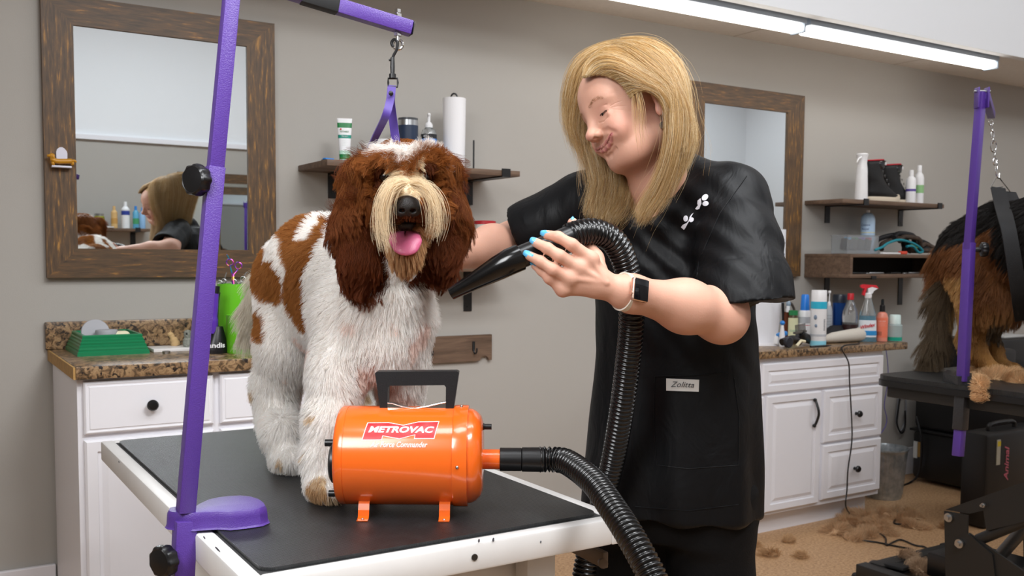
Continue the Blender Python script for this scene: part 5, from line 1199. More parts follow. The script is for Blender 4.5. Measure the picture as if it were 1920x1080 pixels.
# head
body += [ell(HD(0, 0, .01), (.062, .07, .06), HM, .02), cone(HD(0, .04, -.012), HD(0, .125, -.028), .044, .030, .02), cone(HD(0, .03, -.06), HD(0, .095, -.103), .036, .020, .012),
         ell(HD(.034, .045, .036), (.03, .028, .02), HM, .012), ell(HD(-.034, .045, .036), (.03, .028, .02), HM, .012), ell(HD(.045, .03, -.02), (.026, .03, .04), HM, .02), ell(HD(-.045, .03, -.02), (.026, .03, .04), HM, .02), cone(HD(.018, .1, -.035), HD(.026, .07, -.045), .020, .02, .01), cone(HD(-.018, .1, -.035), HD(-.026, .07, -.045), .020, .02, .01)]
ears = []
for sx, L in ((-1, ((678, 330, 1.77), (672, 420, 1.745), (676, 488, 1.735))), (1, ((826, 322, 1.81), (832, 410, 1.80), (822, 474, 1.79)))):
    pts = [HD(sx*.052, 0, .022)]+[K_(*q) for q in L]
    body += [cone(a, b, ra, rb, .015, (hf*.9+hr_*sx*.4, .38)) for a, b, ra, rb in zip(pts[:-1], pts[1:], (.024, .030, .043), (.030, .043, .036))]
    ears.append(pts)
dops = U(body)+[('-', ell(HD(0, .112, -.060), (.030, .065, .025), HM, .006)), ('-', ell(HD(0, .045, -.115), (.05, .03, .03), HM, .02))]
PX = lambda L, ox, oy, s: [(ox+x/s, oy+y/s) for x, y in L]
PA = PX([(310, 300), (330, 250), (430, 190), (560, 150), (720, 140), (720, 200), (640, 215), (560, 240), (480, 300), (400, 380), (440, 420), (500, 390), (600, 285), (635, 320), (560, 440), (520, 540), (480, 620), (455, 650), (470, 870), (475, 1010), (440, 985), (360, 870), (320, 740), (330, 600), (300, 480)], 440, 330, 3.483)
PB = PX([(150, 420), (200, 430), (215, 530), (290, 640), (335, 800), (260, 835), (180, 800), (85, 700), (95, 590), (130, 500)], 440, 330, 3.483)
PC = PX([(125, 850), (170, 850), (200, 1000), (200, 1090), (150, 1090), (130, 950)], 440, 330, 3.483)
W_, BR, HB, EAR, CRM = [np.array(lin(c)) for c in ('fdf8f3', 'aa7038', '9f602c', '713819', 'f0dcba')]
def coat(p):
    s = toscreen(p)+vnoise(p, 60, 3)[:, :2]*4; c = np.tile(W_, (len(p), 1)); n = vnoise(p, 40, 8)
    head = np.linalg.norm(p-hd, axis=1) < .16
    far = (p-cC)@cF
    m = (inpoly(s, PA) | inpoly(s, PB) | inpoly(s, PC)) & ~head; c[m] = BR
    pk = (~m) & (s[:, 1] > 600) & (s[:, 1] < 800) & (n[:, 0] > .7); c[pk] = c[pk]*np.array([.93, .8, .76])
    low = (p[:, 2] < TZ+.16) & (n[:, 1] > .95); c[low] = np.array(lin('dcc3a2'))
    low = (p[:, 2] < TZ+.06) & (n[:, 2]+.6*(s[:, 1]-900)/40 > .75); c[low] = np.array(lin('cba67c'))
    q = (p-hd)@HM
    h = head & (q[:, 2] > -.075); c[h] = HB
    crown = h & (q[:, 2] > .044+.008*n[:, 1]) & (np.abs(q[:, 0]+.006+.014*n[:, 0]) < .054) & (q[:, 1] < .05); c[crown] = W_
    for pts in ears:
        for a, b in zip(pts[1:-1], pts[2:]):
            c[pdist(cone(a, b, .058, .06), p) < 0] = EAR
    mz = head & (q[:, 1] > .06) & (q[:, 2] > -.02) & (q[:, 2] < .03) & (np.abs(q[:, 0]) < .022); c[mz] = CRM
    mz = head & (q[:, 1] > .07) & (q[:, 2] <= -.02) & (q[:, 2] > -.075); c[mz] = np.array(lin('6b3216'))
    mz = head & (q[:, 2] < -.06) & (np.abs(q[:, 0]) < .045) & (q[:, 1] > .03); c[mz] = np.array(lin('c79a6c'))
    return c
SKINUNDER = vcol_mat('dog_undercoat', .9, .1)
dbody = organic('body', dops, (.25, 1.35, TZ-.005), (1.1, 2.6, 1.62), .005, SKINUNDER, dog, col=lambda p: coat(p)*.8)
NOSE = mat('dog_nose', '14100f', .28, bump=.6, bscale=900)
nm = organic('nose', U([ell(HD(0, .146, -.018), (.0225, .016, .0185), HM, .01), ell(HD(.011, .146, -.024), (.012, .012, .011), HM, .008), ell(HD(-.011, .146, -.024), (.012, .012, .011), HM, .008)])+[('-', ell(HD(.0095, .160, -.023), (.0048, .007, .0034), HM, .003)), ('-', ell(HD(-.0095, .160, -.023), (.0048, .007, .0034), HM, .003)), ('-', cone(HD(0, .161, -.026), HD(0, .158, -.036), .001, .0015, .002))],
             hd+hf*.145-.045, hd+hf*.145+.045, .0018, NOSE, dog)
MB().ball(HD(.034, .068, .018), .0105, 3).build('eye', mat('dog_eye', '140b07', .08), dog); MB().ball(HD(-.034, .068, .018), .0105, 3).build('eye', mat('dog_eye'), dog)
MTH = mat('dog_mouth', '1c0a0b', .4)
tg = [HD(0, .05, -.080), HD(0, .085, -.081), HD(0, .112, -.086), HD(0, .122, -.095)]
organic('tongue', U([cone(a, b, ra, rb, .01, (hu*.9+hf*.4, .32)) for a, b, ra, rb in zip(tg[:-1], tg[1:], (.021, .025, .026), (.025, .026, .0225))])+[('-', cone(tg[0]+hu*.009, tg[2]+hu*.0085+hf*.004, .0022, .0015, .004))], hd-.2, hd+.2, .0025, mat('tongue_pink', 'd0688c', .3, spec=.5, bump=.2, bscale=700, sss=.2), dog)
MB().ball(HD(0, .07, -.064), .001, 3, (27, 30, 19), Matrix(HM.tolist())).build('mouth_lining', MTH, dog)
# --- fur
down = V3(0, 0, -1); back = nz(K_(545, 510, 2.22)-K_(700, 560, 1.86))
def combdir(p):
    q = (p-hd)@HM; n = len(p); c = np.tile(down*.8+back*.55, (n, 1))
    leg = p[:, 2] < 1.02; c[leg] = down+back*.1
    hh = np.linalg.norm(p-hd, axis=1) < .15
    out = nz((p-(hd+hf*.03))-((p-(hd+hf*.03))@hu)[:, None]*hu*.3)
    c[hh] = (out*.6+down*.8)[hh]
    return c
FURM = vcol_mat('dog_fur', .6, .25, hair=.38)
earf = lambda p: np.minimum.reduce([pdist(cone(a, b, .036, .046), p) for pts in ears for a, b in zip(pts[:-1], pts[1:])]) < .016
def keepbody(p): q = (p-hd)@HM; return np.where(earf(p), .0, 1.)*np.where((np.linalg.norm(p-hd, axis=1) < .165) & (q[:, 1] > -.02), 0., 1.)
r0, n0_ = sample(dbody, 190000, keepbody)
L0 = np.where(r0[:, 2] < 1.05, .021, .018); L0 = np.where(r0[:, 2] < TZ+.05, .018, L0); L0 = np.where((toscreen(r0)[:, 0] > 640) & (r0[:, 2] > 1.0) & (r0[:, 2] < 1.22), .027, L0)
p0 = fur(r0, n0_, combdir(r0), L0, 6, stiff=.5, curl=.3, clump=.34, cr=.012, grav=.3); c0 = np.minimum(coat(r0)*RNG.uniform(.88, 1.12, (len(r0), 1)), .98)
p0[..., 2] = np.maximum(p0[..., 2], TZ+.001)
strands('coat_fur', p0, np.full(len(r0), .00034), c0, FURM, dog)
# head top and cheeks
def keephead(p): q = (p-hd)@HM; return np.where(earf(p), .08, 1.)*np.where((np.linalg.norm(p-hd, axis=1) < .16) & ((q[:, 1] < .068) | (np.abs(q[:, 0]) > .055)) & ~((np.abs(np.abs(q[:, 0])-.036) < .014) & (np.abs(q[:, 2]-.012) < .014) & (q[:, 1] > .04)), 1., 0.)
r0, n0_ = sample(dbody, 56000, keephead); q = (r0-hd)@HM
cd = combdir(r0); top = q[:, 2] > .03; cd[top] = nz(r0-hd)[top]*.6+hr_[None]*np.sign(q[top, 0])[:, None]*.6+hf*.35
L0 = np.where(top, .037, .042); L0 = np.where((q[:, 1] > .035) & (q[:, 2] < .03) & (q[:, 2] > -.02) & (np.abs(q[:, 0]) > .015), .024, L0)
p0 = fur(r0, n0_, cd, L0, 8, stiff=.36, curl=.85, clump=.74, cr=.014, grav=.5, seed=4, wav=.004); c0 = coat(r0)*RNG.uniform(.75, 1.15, (len(r0), 1))
strands('head_fur', p0, np.full(len(r0), .00027), c0, FURM, dog)
# ears: long wavy hair
def keepear(p): return np.where(earf(p), 1., 0.)
r0, n0_ = sample(dbody, 70000, keepear); r0 = r0+n0_*RNG.uniform(.001, .007, (len(r0), 1))
L0 = np.where(r0[:, 2] < 1.30, .048, .055)
p0 = fur(r0, n0_, np.tile(down, (len(r0), 1)), L0, 9, stiff=.14, curl=.16, clump=.72, cr=.012, grav=.8, seed=6, wav=.0045)
tt = np.clip((1.46-r0[:, 2])/.16, 0, 1)[:, None]; c0 = (HB*(1-tt)+EAR*tt)*RNG.uniform(.7, 1.2, (len(r0), 1))
strands('ear_fur', p0, np.full(len(r0), .00027), c0, FURM, dog, label='long dark auburn ear hair')
# muzzle: cream moustache falling to both sides, dark lips, tan beard
def keepmuz(p): q = (p-hd)@HM; return np.where((q[:, 1] > .035) & (q[:, 1] < .155) & (np.abs(q[:, 0]) < .06) & (q[:, 2] > -.12) & (q[:, 2] < .05) & ~earf(p), 1., 0.)
r0, n0_ = sample(dbody, 30000, keepmuz); q = (r0-hd)@HM
be = (q[:, 2] < -.07) & (np.abs(q[:, 0]) < .05); br_ = (q[:, 1] > .05) & (np.abs(q[:, 0]) < .02) & (q[:, 2] > .0)
cd = np.sign(q[:, 0])[:, None]*hr_[None]*.4+down*.9+hf*.15
cd[be] = down+hf*.12; cd[br_] = hu*.7+np.sign(q[br_, 0])[:, None]*hr_[None]+hf*.2
L0 = np.where(be, .045, np.where(br_, .026, .016)); L0 = np.where((q[:, 1] > .1) & (q[:, 2] > -.07), np.where(q[:, 2] > 0, .018, .010), L0)
p0 = fur(r0, n0_, cd, L0, 8, stiff=.4, curl=.14, clump=.55, cr=.008, grav=1.0, seed=8)
c0 = np.tile(np.array(lin('66300f')), (len(r0), 1)); c0[br_] = CRM; c0[be] = np.array(lin('cb9f72')); c0 = c0*RNG.uniform(.75, 1.1, (len(r0), 1))
strands('muzzle_fur', p0, np.full(len(r0), .00032), c0, FURM, dog, label='brown muzzle fur with tan beard')
ml = [[(760, 346, 1.61), (741, 354, 1.595), (728, 382, 1.59), (727, 418, 1.592), (734, 448, 1.59)],
      [(760, 342, 1.62), (734, 347, 1.605), (718, 380, 1.60), (715, 430, 1.605), (722, 476, 1.61)], [(761, 340, 1.63), (729, 345, 1.625), (711, 378, 1.625), (708, 422, 1.63), (716, 462, 1.63)]]
mr = [[(774, 346, 1.61), (792, 351, 1.597), (806, 372, 1.592), (812, 400, 1.592), (810, 432, 1.597)],
      [(774, 342, 1.62), (802, 350, 1.615), (821, 380, 1.61), (827, 418, 1.615), (818, 456, 1.62)]]
for g, n_ in ((ml, 250), (mr, 200)):
    p0 = sheet([[K_(*q) for q in a] for a in g], n_, 10, thick=.012, jit=.005, clump=.84, ends=.3, seed=n_)
    c0 = np.tile(CRM, (n_, 1))*RNG.uniform(.75, 1.1, (n_, 1)); strands('moustache', p0, np.full(n_, .00034), c0, FURM, dog, label='cream moustache lock')
# tail plume
r0, n0_ = sample(dbody, 6000, lambda p: np.where(np.minimum(pdist(cone(tail[0], tail[1], .03, .03), p), pdist(cone(tail[1], tail[2], .03, .03), p)) < .0, 1., 0.))
if len(r0):
    p0 = fur(r0, n0_, np.tile(nz(tail[2]-tail[0])+V3(0, 0, -.5), (len(r0), 1)), np.full(len(r0), .085), 7, stiff=.3, curl=.2, clump=.4, cr=.02, grav=.5, seed=11)
    strands('tail_fur', p0, np.full(len(r0), .0004), np.tile(np.array(lin('f1eadb')), (len(r0), 1))*RNG.uniform(.85, 1.05, (len(r0), 1)), FURM, dog)
# ================================================================== THE WOMAN
wom = thing('person', 'blonde woman in black grooming tunic holding dryer hose toward the curly dog', 'person', (1.32, 1.5, 0))
def RUF(r, u, f): return cR*r+cU*u+cF*f
# ---- head frame: her right, forward, up
h_r, h_u = nz(RUF(-.29, -.21, .93)), None
h_f = nz(RUF(-.93, -.21, -.33)); h_f = nz(h_f-h_r*(h_f@h_r)); h_u = np.cross(h_r, h_f)
if h_u[2] < 0: h_u = -h_u
WM = np.stack([h_r, h_f, h_u], 1)
ho = K_(1131, 210, 1.80)-WM@V3(-.032, .078, 0)
def WH(x, y, z): return ho+WM@V3(x, y, z)
# ---- torso frame
t_f = nz(cR*-.45-cF*.89); t_f[2] = 0; t_f = nz(t_f); t_r = np.cross(t_f, V3(0, 0, 1)); TM = np.stack([t_r, t_f, V3(0, 0, 1)], 1)
tc_ = K_(1262, 700, 1.985); tc_[2] = 0
shL, shR = K_(1372, 376, 1.87), K_(1100, 385, 2.06)
elL, wrL = K_(1352, 590, 1.72), K_(1165, 546, 1.588)
elR, wrR = K_(962, 458, 2.17), K_(852, 474, 1.95)
nkb = K_(1225, 372, 1.93)
# ---- head & neck shapes
L_ = lambda x, y, z: WH(x, y, z)
head = [ell(L_(0, -.012, .042), (.074, .095, .082), WM, .02), ell(L_(0, .028, .01), (.066, .062, .075), WM, .03), ell(L_(0, .026, -.044), (.054, .048, .05), WM, .03),
        cone(L_(-.028, .027, -.076), L_(.028, .027, -.076), .028, .028, .03), ell(L_(0, .050, -.088), (.021, .016, .014), WM, .02),
        cone(L_(-.052, -.002, -.062), L_(-.026, .042, -.084), .018, .015, .025), cone(L_(.052, -.002, -.062), L_(.026, .042, -.084), .018, .015, .025),
        ell(L_(-.036, .060, -.034), (.024, .02, .022), WM, .02), ell(L_(.036, .060, -.034), (.024, .02, .022), WM, .02),
        ell(L_(-.03, .066, .022), (.026, .014, .009), WM, .014), ell(L_(.03, .066, .022), (.026, .014, .009), WM, .014),
        cone(L_(0, .084, .012), L_(0, .096, -.028), .0085, .0092, .016), ell(L_(0, .099, -.0322), (.0108, .0108, .0088), WM, .01), ell(L_(-.0118, .089, -.0342), (.0070, .0096, .0072), WM, .004), ell(L_(.0118, .089, -.0342), (.0070, .0096, .0072), WM, .004),
        ell(L_(0, .043, -.055), (.044, .019, .020), WM, .016), ell(L_(0, .031, .048), (.062, .060, .046), WM, .03), ell(L_(-.043, .057, -.044), (.014, .014, .013), WM, .015), ell(L_(.043, .057, -.044), (.014, .014, .013), WM, .015)]
HSDF = U(head)
def sy(x, z, off=0):
    """point on the face surface at local x, z"""
    lo, hi = .03, .16
    for _ in range(22):
        m_ = (lo+hi)/2
        if field(HSDF, L_(x, m_, z)[None])[0] > 0: hi = m_
        else: lo = m_
    return (x, lo+off, z)
up_ = [sy(x, z, -.0008) for x, z in ((-.040, -.0478), (-.025, -.0508), (-.009, -.0522), (0, -.0530), (.009, -.0522), (.025, -.0508), (.040, -.0478))]
lo_ = [sy(x, z, -.0012) for x, z in ((-.038, -.0505), (-.023, -.0572), (-.008, -.0600), (.008, -.0600), (.023, -.0572), (.038, -.0505))]
mc_ = [sy(x, z, .0008) for x, z in ((-.045, -.0455), (-.037, -.0490), (-.020, -.0538), (-.006, -.0555), (.006, -.0555), (.020, -.0538), (.037, -.0490), (.045, -.0455))]
lips = [cone(L_(*a), L_(*b), .0026, .0034, .003) for a, b in zip(up_[:3], up_[1:4])]+[cone(L_(*a), L_(*b), .0034, .0026, .003) for a, b in zip(up_[3:6], up_[4:7])]
lipl = [cone(L_(*lo_[0]), L_(*lo_[1]), .0020, .0034, .003), cone(L_(*lo_[1]), L_(*lo_[2]), .0034, .0042, .003), cone(L_(*lo_[2]), L_(*lo_[3]), .0042, .0042, .003), cone(L_(*lo_[3]), L_(*lo_[4]), .0042, .0034, .003), cone(L_(*lo_[4]), L_(*lo_[5]), .0034, .0020, .003)]
ear = [ell(L_(-.0815, -.020, .0), (.0065, .019, .032), WM, .005), ell(L_(-.079, -.011, -.029), (.0055, .009, .012), WM, .005), ell(L_(.0775, -.012, -.012), (.0065, .018, .03), WM, .006)]
eyeL, eyeR = L_(-.032, .0665, .0), L_(.032, .0665, .0)
lids = []
for sx, e in ((-1, eyeL), (1, eyeR)): lids += [('+', ell(e+WM@V3(0, .002, .0015), (.0165, .0125, .0125), WM, .006)), ('+', cone(e+WM@V3(-.013, .007, -.009), e+WM@V3(.013, .007, -.009), .004, .004, .006))]
lid2 = []
slit = []
for sx, e in ((-1, eyeL), (1, eyeR)):
    cp = [e+WM@V3(*v) for v in ((-.0135, .0085, -.0035), (-.006, .0150, -.0052), (.003, .0155, -.0054), (.0135, .0085, -.0035))]
    slit += [('-', cone(a, b, .0013, .0013, .0015)) for a, b in zip(cp[:-1], cp[1:])]
    cr_ = [e+WM@V3(*v) for v in ((-.015, .009, .0075), (0, .0165, .0105), (.015, .009, .0075))]
    slit += [('-', cone(a, b, .0007, .0007, .003)) for a, b in zip(cr_[:-1], cr_[1:])]
neck = chain([L_(0, -.03, -.06), (L_(0, -.035, -.09)+nkb)/2, nkb], [.054, .05, .05], .03)
carve = [('-', ell(L_(-.0085, .096, -.0418), (.0042, .0055, .004), WM, .003)), ('-', ell(L_(.0085, .096, -.0418), (.0042, .0055, .004), WM, .003)),
         ('-', cone(L_(-.091, -.020, .016), L_(-.089, -.013, -.014), .0062, .005, .003))]
def groove(pts, r, k=.004, off=.0): 
    q = [L_(*sy(x, z, off)) for x, z in pts]; return [('-', cone(a, b, r, r, k)) for a, b in zip(q[:-1], q[1:])]
for s_ in (-1, 1):
    carve += groove([(s_*.024, -.034), (s_*.038, -.038), (s_*.049, -.048)], .0005, .009, .0012)
    for i_, dz in enumerate((0, -.006, -.012)): carve += groove([(s_*.051, .002+dz*.5), (s_*.058, .004+dz*1.1), (s_*.064, .004+dz*1.8)], .0003, .0014, .0004)
    carve += groove([(s_*.02, -.0155), (s_*.032, -.0185), (s_*.044, -.0155)], .0004, .0028, .0003)
carve += groove([(-.022, -.072), (0, -.075), (.022, -.072)], .0012, .008)
carve += [('-', cone(L_(*a), L_(*b), .0010, .0010, .0014)) for a, b in zip(mc_[:-1], mc_[1:])]
# ---- torso, legs (frame TM, origin at the floor under her)
def zpx(py, k=1.98): return float(K_(1262, py, k)[2])
trow = [(zpx(960), 0, 0, .165, .115), (zpx(860), 0, 0, .165, .12), (zpx(760), 0, 0, .155, .115), (zpx(660), 0, 0, .145, .105), (zpx(560), 0, .0, .145, .105), (zpx(470), 0, .0, .15, .11), (zpx(420), -.005, -.01, .115, .08), (zpx(390), -.005, -.015, .07, .06)]
trow = sorted(trow)
torso = [loft(tc_, TM, [(z, x, y, a-.012, b-.012) for z, x, y, a, b in trow], .03)]
sho = chain([nkb-V3(0, 0, .07), shL], [.04, .036], .04)+chain([nkb-V3(0, 0, .07), shR], [.04, .036], .04)
def leg(s, kn, an):
    hp_ = tc_+TM@V3(s*.085, 0, .80); kn = tc_+TM@V3(s*kn[0], kn[1], .45); an = tc_+TM@V3(s*an[0], an[1], .07)
    return hp_, kn, an
legs = []; LG = []
for s in (1, -1):
    a, b_, c = leg(s, (.095, .0), (.10, -.03)); LG.append((a, b_, c)); legs += chain([a, (a*.45+b_*.55), b_, b_*.55+c*.45, c], [.085, .066, .052, .048, .034], .03)+[cone(c-V3(0, 0, .035), c+t_f*.14-V3(0, 0, .045), .03, .022, .02)]
armL = chain([shL, shL*.45+elL*.55, elL, elL*.62+wrL*.38, wrL*.92+elL*.08, wrL], [.036, .040, .0415, .0425, .0265, .0205], .03)
armL += [ell(elL+V3(0, 0, -.010)+cR*.004, (.034, .034, .034), None, .03)]
armR = chain([shR, shR*.45+elR*.55, elR, elR*.62+wrR*.38, wrR], [.036, .047, .049, .047, .033], .02)
# ---- left hand (back of hand to the camera) on the wand
def hp(x, y, k): return P(840+x/4.5, 380+y/4.5, d=k)
KF = 1.558
fing = {'index': ([hp(1205, 480, 1.566), hp(1045, 355, 1.553), hp(930, 290, 1.556), hp(838, 272, 1.566)], [.0118, .0098, .0088, .0078]),
        'middle': ([hp(1110, 550, 1.562), hp(940, 450, 1.549), hp(840, 385, 1.552), hp(745, 340, 1.560)], [.0118, .0100, .0090, .0079]),
        'ring': ([hp(1030, 640, 1.562), hp(885, 565, 1.549), hp(780, 495, 1.552), hp(690, 450, 1.560)], [.0112, .0096, .0086, .0077]),
        'pinky': ([hp(970, 730, 1.570), hp(855, 640, 1.560), hp(790, 575, 1.566), hp(735, 530, 1.574)], [.0100, .0084, .0076, .0068])}
hand = chain([wrL, hp(1290, 690, 1.580), hp(1150, 620, 1.576)], [.0205, .021, .021], .014)
for nm_, rr in (('index', .016), ('middle', .0165), ('ring', .0155), ('pinky', .014)):
    m_ = fing[nm_][0][0]; hand += [cone(hp(1290, 690, 1.582)*.75+m_*.25, m_+cF*.006, .0155, rr*.82, .014)]
    hand += chain(fing[nm_][0], fing[nm_][1], .005)
    hand += [ell(m_-cF*.003, (.0115, .0115, .0115), None, .01)]
thumb = [hp(1290, 620, 1.60), hp(1240, 470, 1.625), hp(1125, 270, 1.648), hp(1052, 172, 1.645)]
hand += chain(thumb, [.015, .0135, .0112, .009], .01)
# knuckle tendons
for nm_ in ('index', 'middle', 'ring'):
    m_ = fing[nm_][0][0]; hand += [cone(m_-cF*.0095, hp(1330, 680, 1.572)-cF*.0135, .0034, .0022, .005)]
# ---- right hand resting behind the dog's ear, fingers spread in the neck fur
hand2 = chain([wrR, K_(820, 478, 1.93)], [.03, .027], .02)
fb = K_(818, 478, 1.925); dirs = [(-62, -34), (-72, -12), (-70, 10), (-58, 30)]
for i, (dx, dy) in enumerate(dirs):
    b0 = K_(812, 462+i*11, 1.92); b1 = K_(812+dx*.45, 462+i*11+dy*.5, 1.915-.01); b2_ = K_(812+dx*.75, 462+i*11+dy*.8, 1.92-.01); b3 = K_(812+dx, 462+i*11+dy, 1.93-.01)
    hand2 += chain([b0, b1, b2_, b3], [.0115, .0095, .0088, .0078], .005)
hand2 += chain([K_(835, 462, 1.915), K_(822, 430, 1.90), K_(806, 412, 1.895)], [.014, .011, .009], .008)
wops = U(head, ear, lips, lipl)+lids+slit+carve+U(neck, torso, sho, legs, armL, armR, hand, hand2)
SKA, LIPC, BLUSH = np.array(lin('d6a48e')), np.array(lin('b5666a')), np.array(lin('cf8577'))
def skin(p):
    c = np.tile(SKA, (len(p), 1)); n = vnoise(p, 35, 2)[:, 0]; c = c*(1+.03*n[:, None])
    q = (p-ho)@WM; inh = (np.abs(q[:, 0]) < .1) & (np.abs(q[:, 1]) < .13) & (np.abs(q[:, 2]) < .14)
    def w_(cen, r, f=1): return np.clip(1-((q-np.array(cen))**2).sum(1)**.5/r, 0, 1)**f*inh
    for cen, r, s in (((-.045, .06, -.035), .032, .7), ((.045, .06, -.035), .032, .7), ((0, .112, -.038), .02, .55), ((0, .08, -.105), .02, .3), ((-.078, -.01, -.03), .03, .5)):
        a = (w_(cen, r)*s)[:, None]; c = c*(1-a)+BLUSH*a
    dl = np.minimum.reduce([pdist(s, p) for s in lips+lipl]); a = (np.clip((.0014-dl)/.0012, 0, 1)*.8)[:, None]*inh[:, None]; c = c*(1-a)+LIPC*a
    for e in (eyeL, eyeR):
        eq = (e-ho)@WM; a = (np.clip(1-np.abs(((q-eq)/np.array([.024, .03, .015]))).max(1), 0, 1)*.5)[:, None]*inh[:, None]; c = c*(1-a)+np.array(lin('b9786a'))*a
    sc = inh & ((q[:, 1] < .02) & (q[:, 2] > .055) | (q[:, 1] < -.03) & (q[:, 2] > -.05) | (q[:, 2] > .092)); c[sc] = np.array(lin('b08850'))
    kn = np.minimum.reduce([np.linalg.norm(p-fing[k][0][j], axis=1) for k in fing for j in (0, 1)]); a = (np.clip(1-kn/.016, 0, 1)*.4)[:, None]; c = c*(1-a)+np.array(lin('cf8a72'))*a
    return c
SKM = vcol_mat('skin', .5, .35, sss=.1, bump=.22, bscale=300)
hb_ = Vector([float(v) for v in ho]); hc_ = Vector([float(v) for v in hp(1000, 520, 1.56)])
mouthc = Vector([float(v) for v in L_(0, .075, -.052)])
facec = Vector([float(v) for v in L_(0, .05, -.03)])
wbody = organic('body', wops, (.55, .95, .0), (1.85, 2.15, 1.80), .0042, SKM, wom,
    refine=[(lambda v: (v-hb_).length < .155 or (v-hc_).length < .13, 1), (lambda v: (v-facec).length < .085, 1), (lambda v: (v-mouthc).length < .05, 1)], col=skin)
# eyes, lashes, brows
EYW = mat('eye_white', 'd9cfc9', .15); IR = mat('iris', '2a2320', .1)
for e in (eyeL, eyeR):
    q = e+WM@V3(0, .0022, -.001)
    f = MB().ball(q, .0118, 4).build('eyeball', EYW, wom); MB().ball(q+WM@V3(-.001, .0092, -.0042), .0052, 3, (1, .55, 1)).build('iris', IR, f)
HRM = vcol_mat('blonde_hair', .38, .5, hair=.2)
def few(name, a, b, dirv, L, N, r, colr, jitter=.0008, seed=3, lab=None):
    rg = np.random.default_rng(seed); t = rg.random(N)[:, None]; base = catmull([tuple(map(float, x)) for x in a], 10); B = np.array([list(v) for v in base]); tt = t[:, 0]*(len(B)-1)
    rt = np.stack([np.interp(tt, np.arange(len(B)), B[:, i]) for i in range(3)], 1)+rg.normal(size=(N, 3))*jitter
    d = nz(np.array(dirv)[None]+rg.normal(size=(N, 3))*.25); K = 5; p = rt[:, None]+d[:, None]*(np.linspace(0, 1, K)[None, :, None]*L*rg.uniform(.6, 1, (N, 1, 1)))
    strands(name, p, np.full(N, r), np.tile(np.array(lin(colr)), (N, 1))*rg.uniform(.7, 1.2, (N, 1)), HRM, wom, lab)
for sx, e in ((-1, eyeL), (1, eyeR)):
    few('eyelashes', [e+WM@V3(-.0145, .0085, -.0015), e+WM@V3(-.006, .0150, -.0032), e+WM@V3(.003, .0158, -.0034), e+WM@V3(.0135, .009, -.002)], None, WM@V3(.15*sx, .9, -.6), .0042, 150, .00018, '20140f', jitter=.0004)
    few('eyebrow', [L_(*sy(sx*.015, .0185)), L_(*sy(sx*.026, .0235)), L_(*sy(sx*.038, .0245)), L_(*sy(sx*.05, .020))], None, WM@V3(sx*1., -.15, .15), .007, 150, .00016, 'b08a62', jitter=.0017)
# nails
NAIL = mat('blue_nail_polish', '5db4e4', .15, spec=.6, coat=.6)
def nail(tip, base, nrm, wd, ln):
    d = nz(tip-base); n = nz(nrm-d*(nrm@d)); s_ = np.cross(d, n); mb = MB(); R = []
    for u in np.linspace(0, 1, 6):
        row = []
        for v in np.linspace(-1, 1, 7):
            ww = wd*(1-.25*max(0, u-.7)/.3); row.append(tip+d*(ln*(u-.45))+s_*(v*ww/2)+n*((.0082 if wd > .0105 else .0074)*(1-v*v*.42)-u*.0006))
        R.append(row)
    for off in (0, -.0007):
        pass
    top = [[mb.b.verts.new([float(c) for c in q]) for q in r] for r in R]; bot = [[mb.b.verts.new([float(c) for c in (q-n*.0008)]) for q in r] for r in R]
    for i in range(5):
        for j in range(6):
            mb.b.faces.new([top[i][j], top[i+1][j], top[i+1][j+1], top[i][j+1]]); mb.b.faces.new([bot[i][j], bot[i][j+1], bot[i+1][j+1], bot[i+1][j]])
    for i in range(5):
        mb.b.faces.new([top[i][0], bot[i][0], bot[i+1][0], top[i+1][0]]); mb.b.faces.new([top[i][6], top[i+1][6], bot[i+1][6], bot[i][6]])
    for j in range(6):
        mb.b.faces.new([top[0][j], top[0][j+1], bot[0][j+1], bot[0][j]]); mb.b.faces.new([top[5][j], bot[5][j], bot[5][j+1], top[5][j+1]])
    mb.build('fingernail', NAIL, wom, ang=None)
for k_, wd in (('index', .0125), ('middle', .013), ('ring', .0125), ('pinky', .0105)):
    f_ = fing[k_][0]; nail(f_[3], f_[2], -cF+cU*.45-cR*.1, wd, .0185 if k_ != 'pinky' else .015)
nail(thumb[3], thumb[2], cR*.9-cF*.35+cU*.2, .0125, .017)
# ---- trousers and shoes
TRM = mat('black_trousers', '08080a', .8, spec=.2, bump=.4, bscale=300)
tr = [loft(tc_, TM, [(.70, 0, 0, .145, .10), (.80, 0, 0, .158, .112), (.90, 0, 0, .15, .105), (zpx(760), 0, 0, .14, .1)], .03)]
for a, b_, c in LG: tr += chain([a, a*.45+b_*.55, b_, b_*.5+c*.5, c], [.098, .08, .066, .06, .056], .03)
def foldpost(amp, sc):
    def f(p, me):
        n = len(me.vertices); no = np.empty(n*3); me.vertex_normals.foreach_get('vector', no); no = no.reshape(-1, 3)
        return p+no*(vnoise(p*V3(1, 1, .55), sc, 12)[:, :1]*amp+np.abs(vnoise(p*V3(.7, .7, 1), sc*1.9, 13)[:, 1:2])**2*amp*.5)
    return f
organic('trousers', U(tr), (.9, .95, .03), (1.8, 2.0, 1.15), .007, TRM, wom, post=foldpost(.002, 26))
for a, b_, c in LG:
    organic('shoe', U([cone(c-V3(0, 0, .03), c+t_f*.13-V3(0, 0, .036), .042, .034, .02, (V3(0, 0, 1), .8)), cone(c, c-V3(0, 0, .03), .04, .042, .02)])+[('-', ell(c-V3(0, 0, .57), (.5, .5, .5), None, .004))], c-.22, c+.22, .007, mat('black_shoe', '151517', .5), wom)
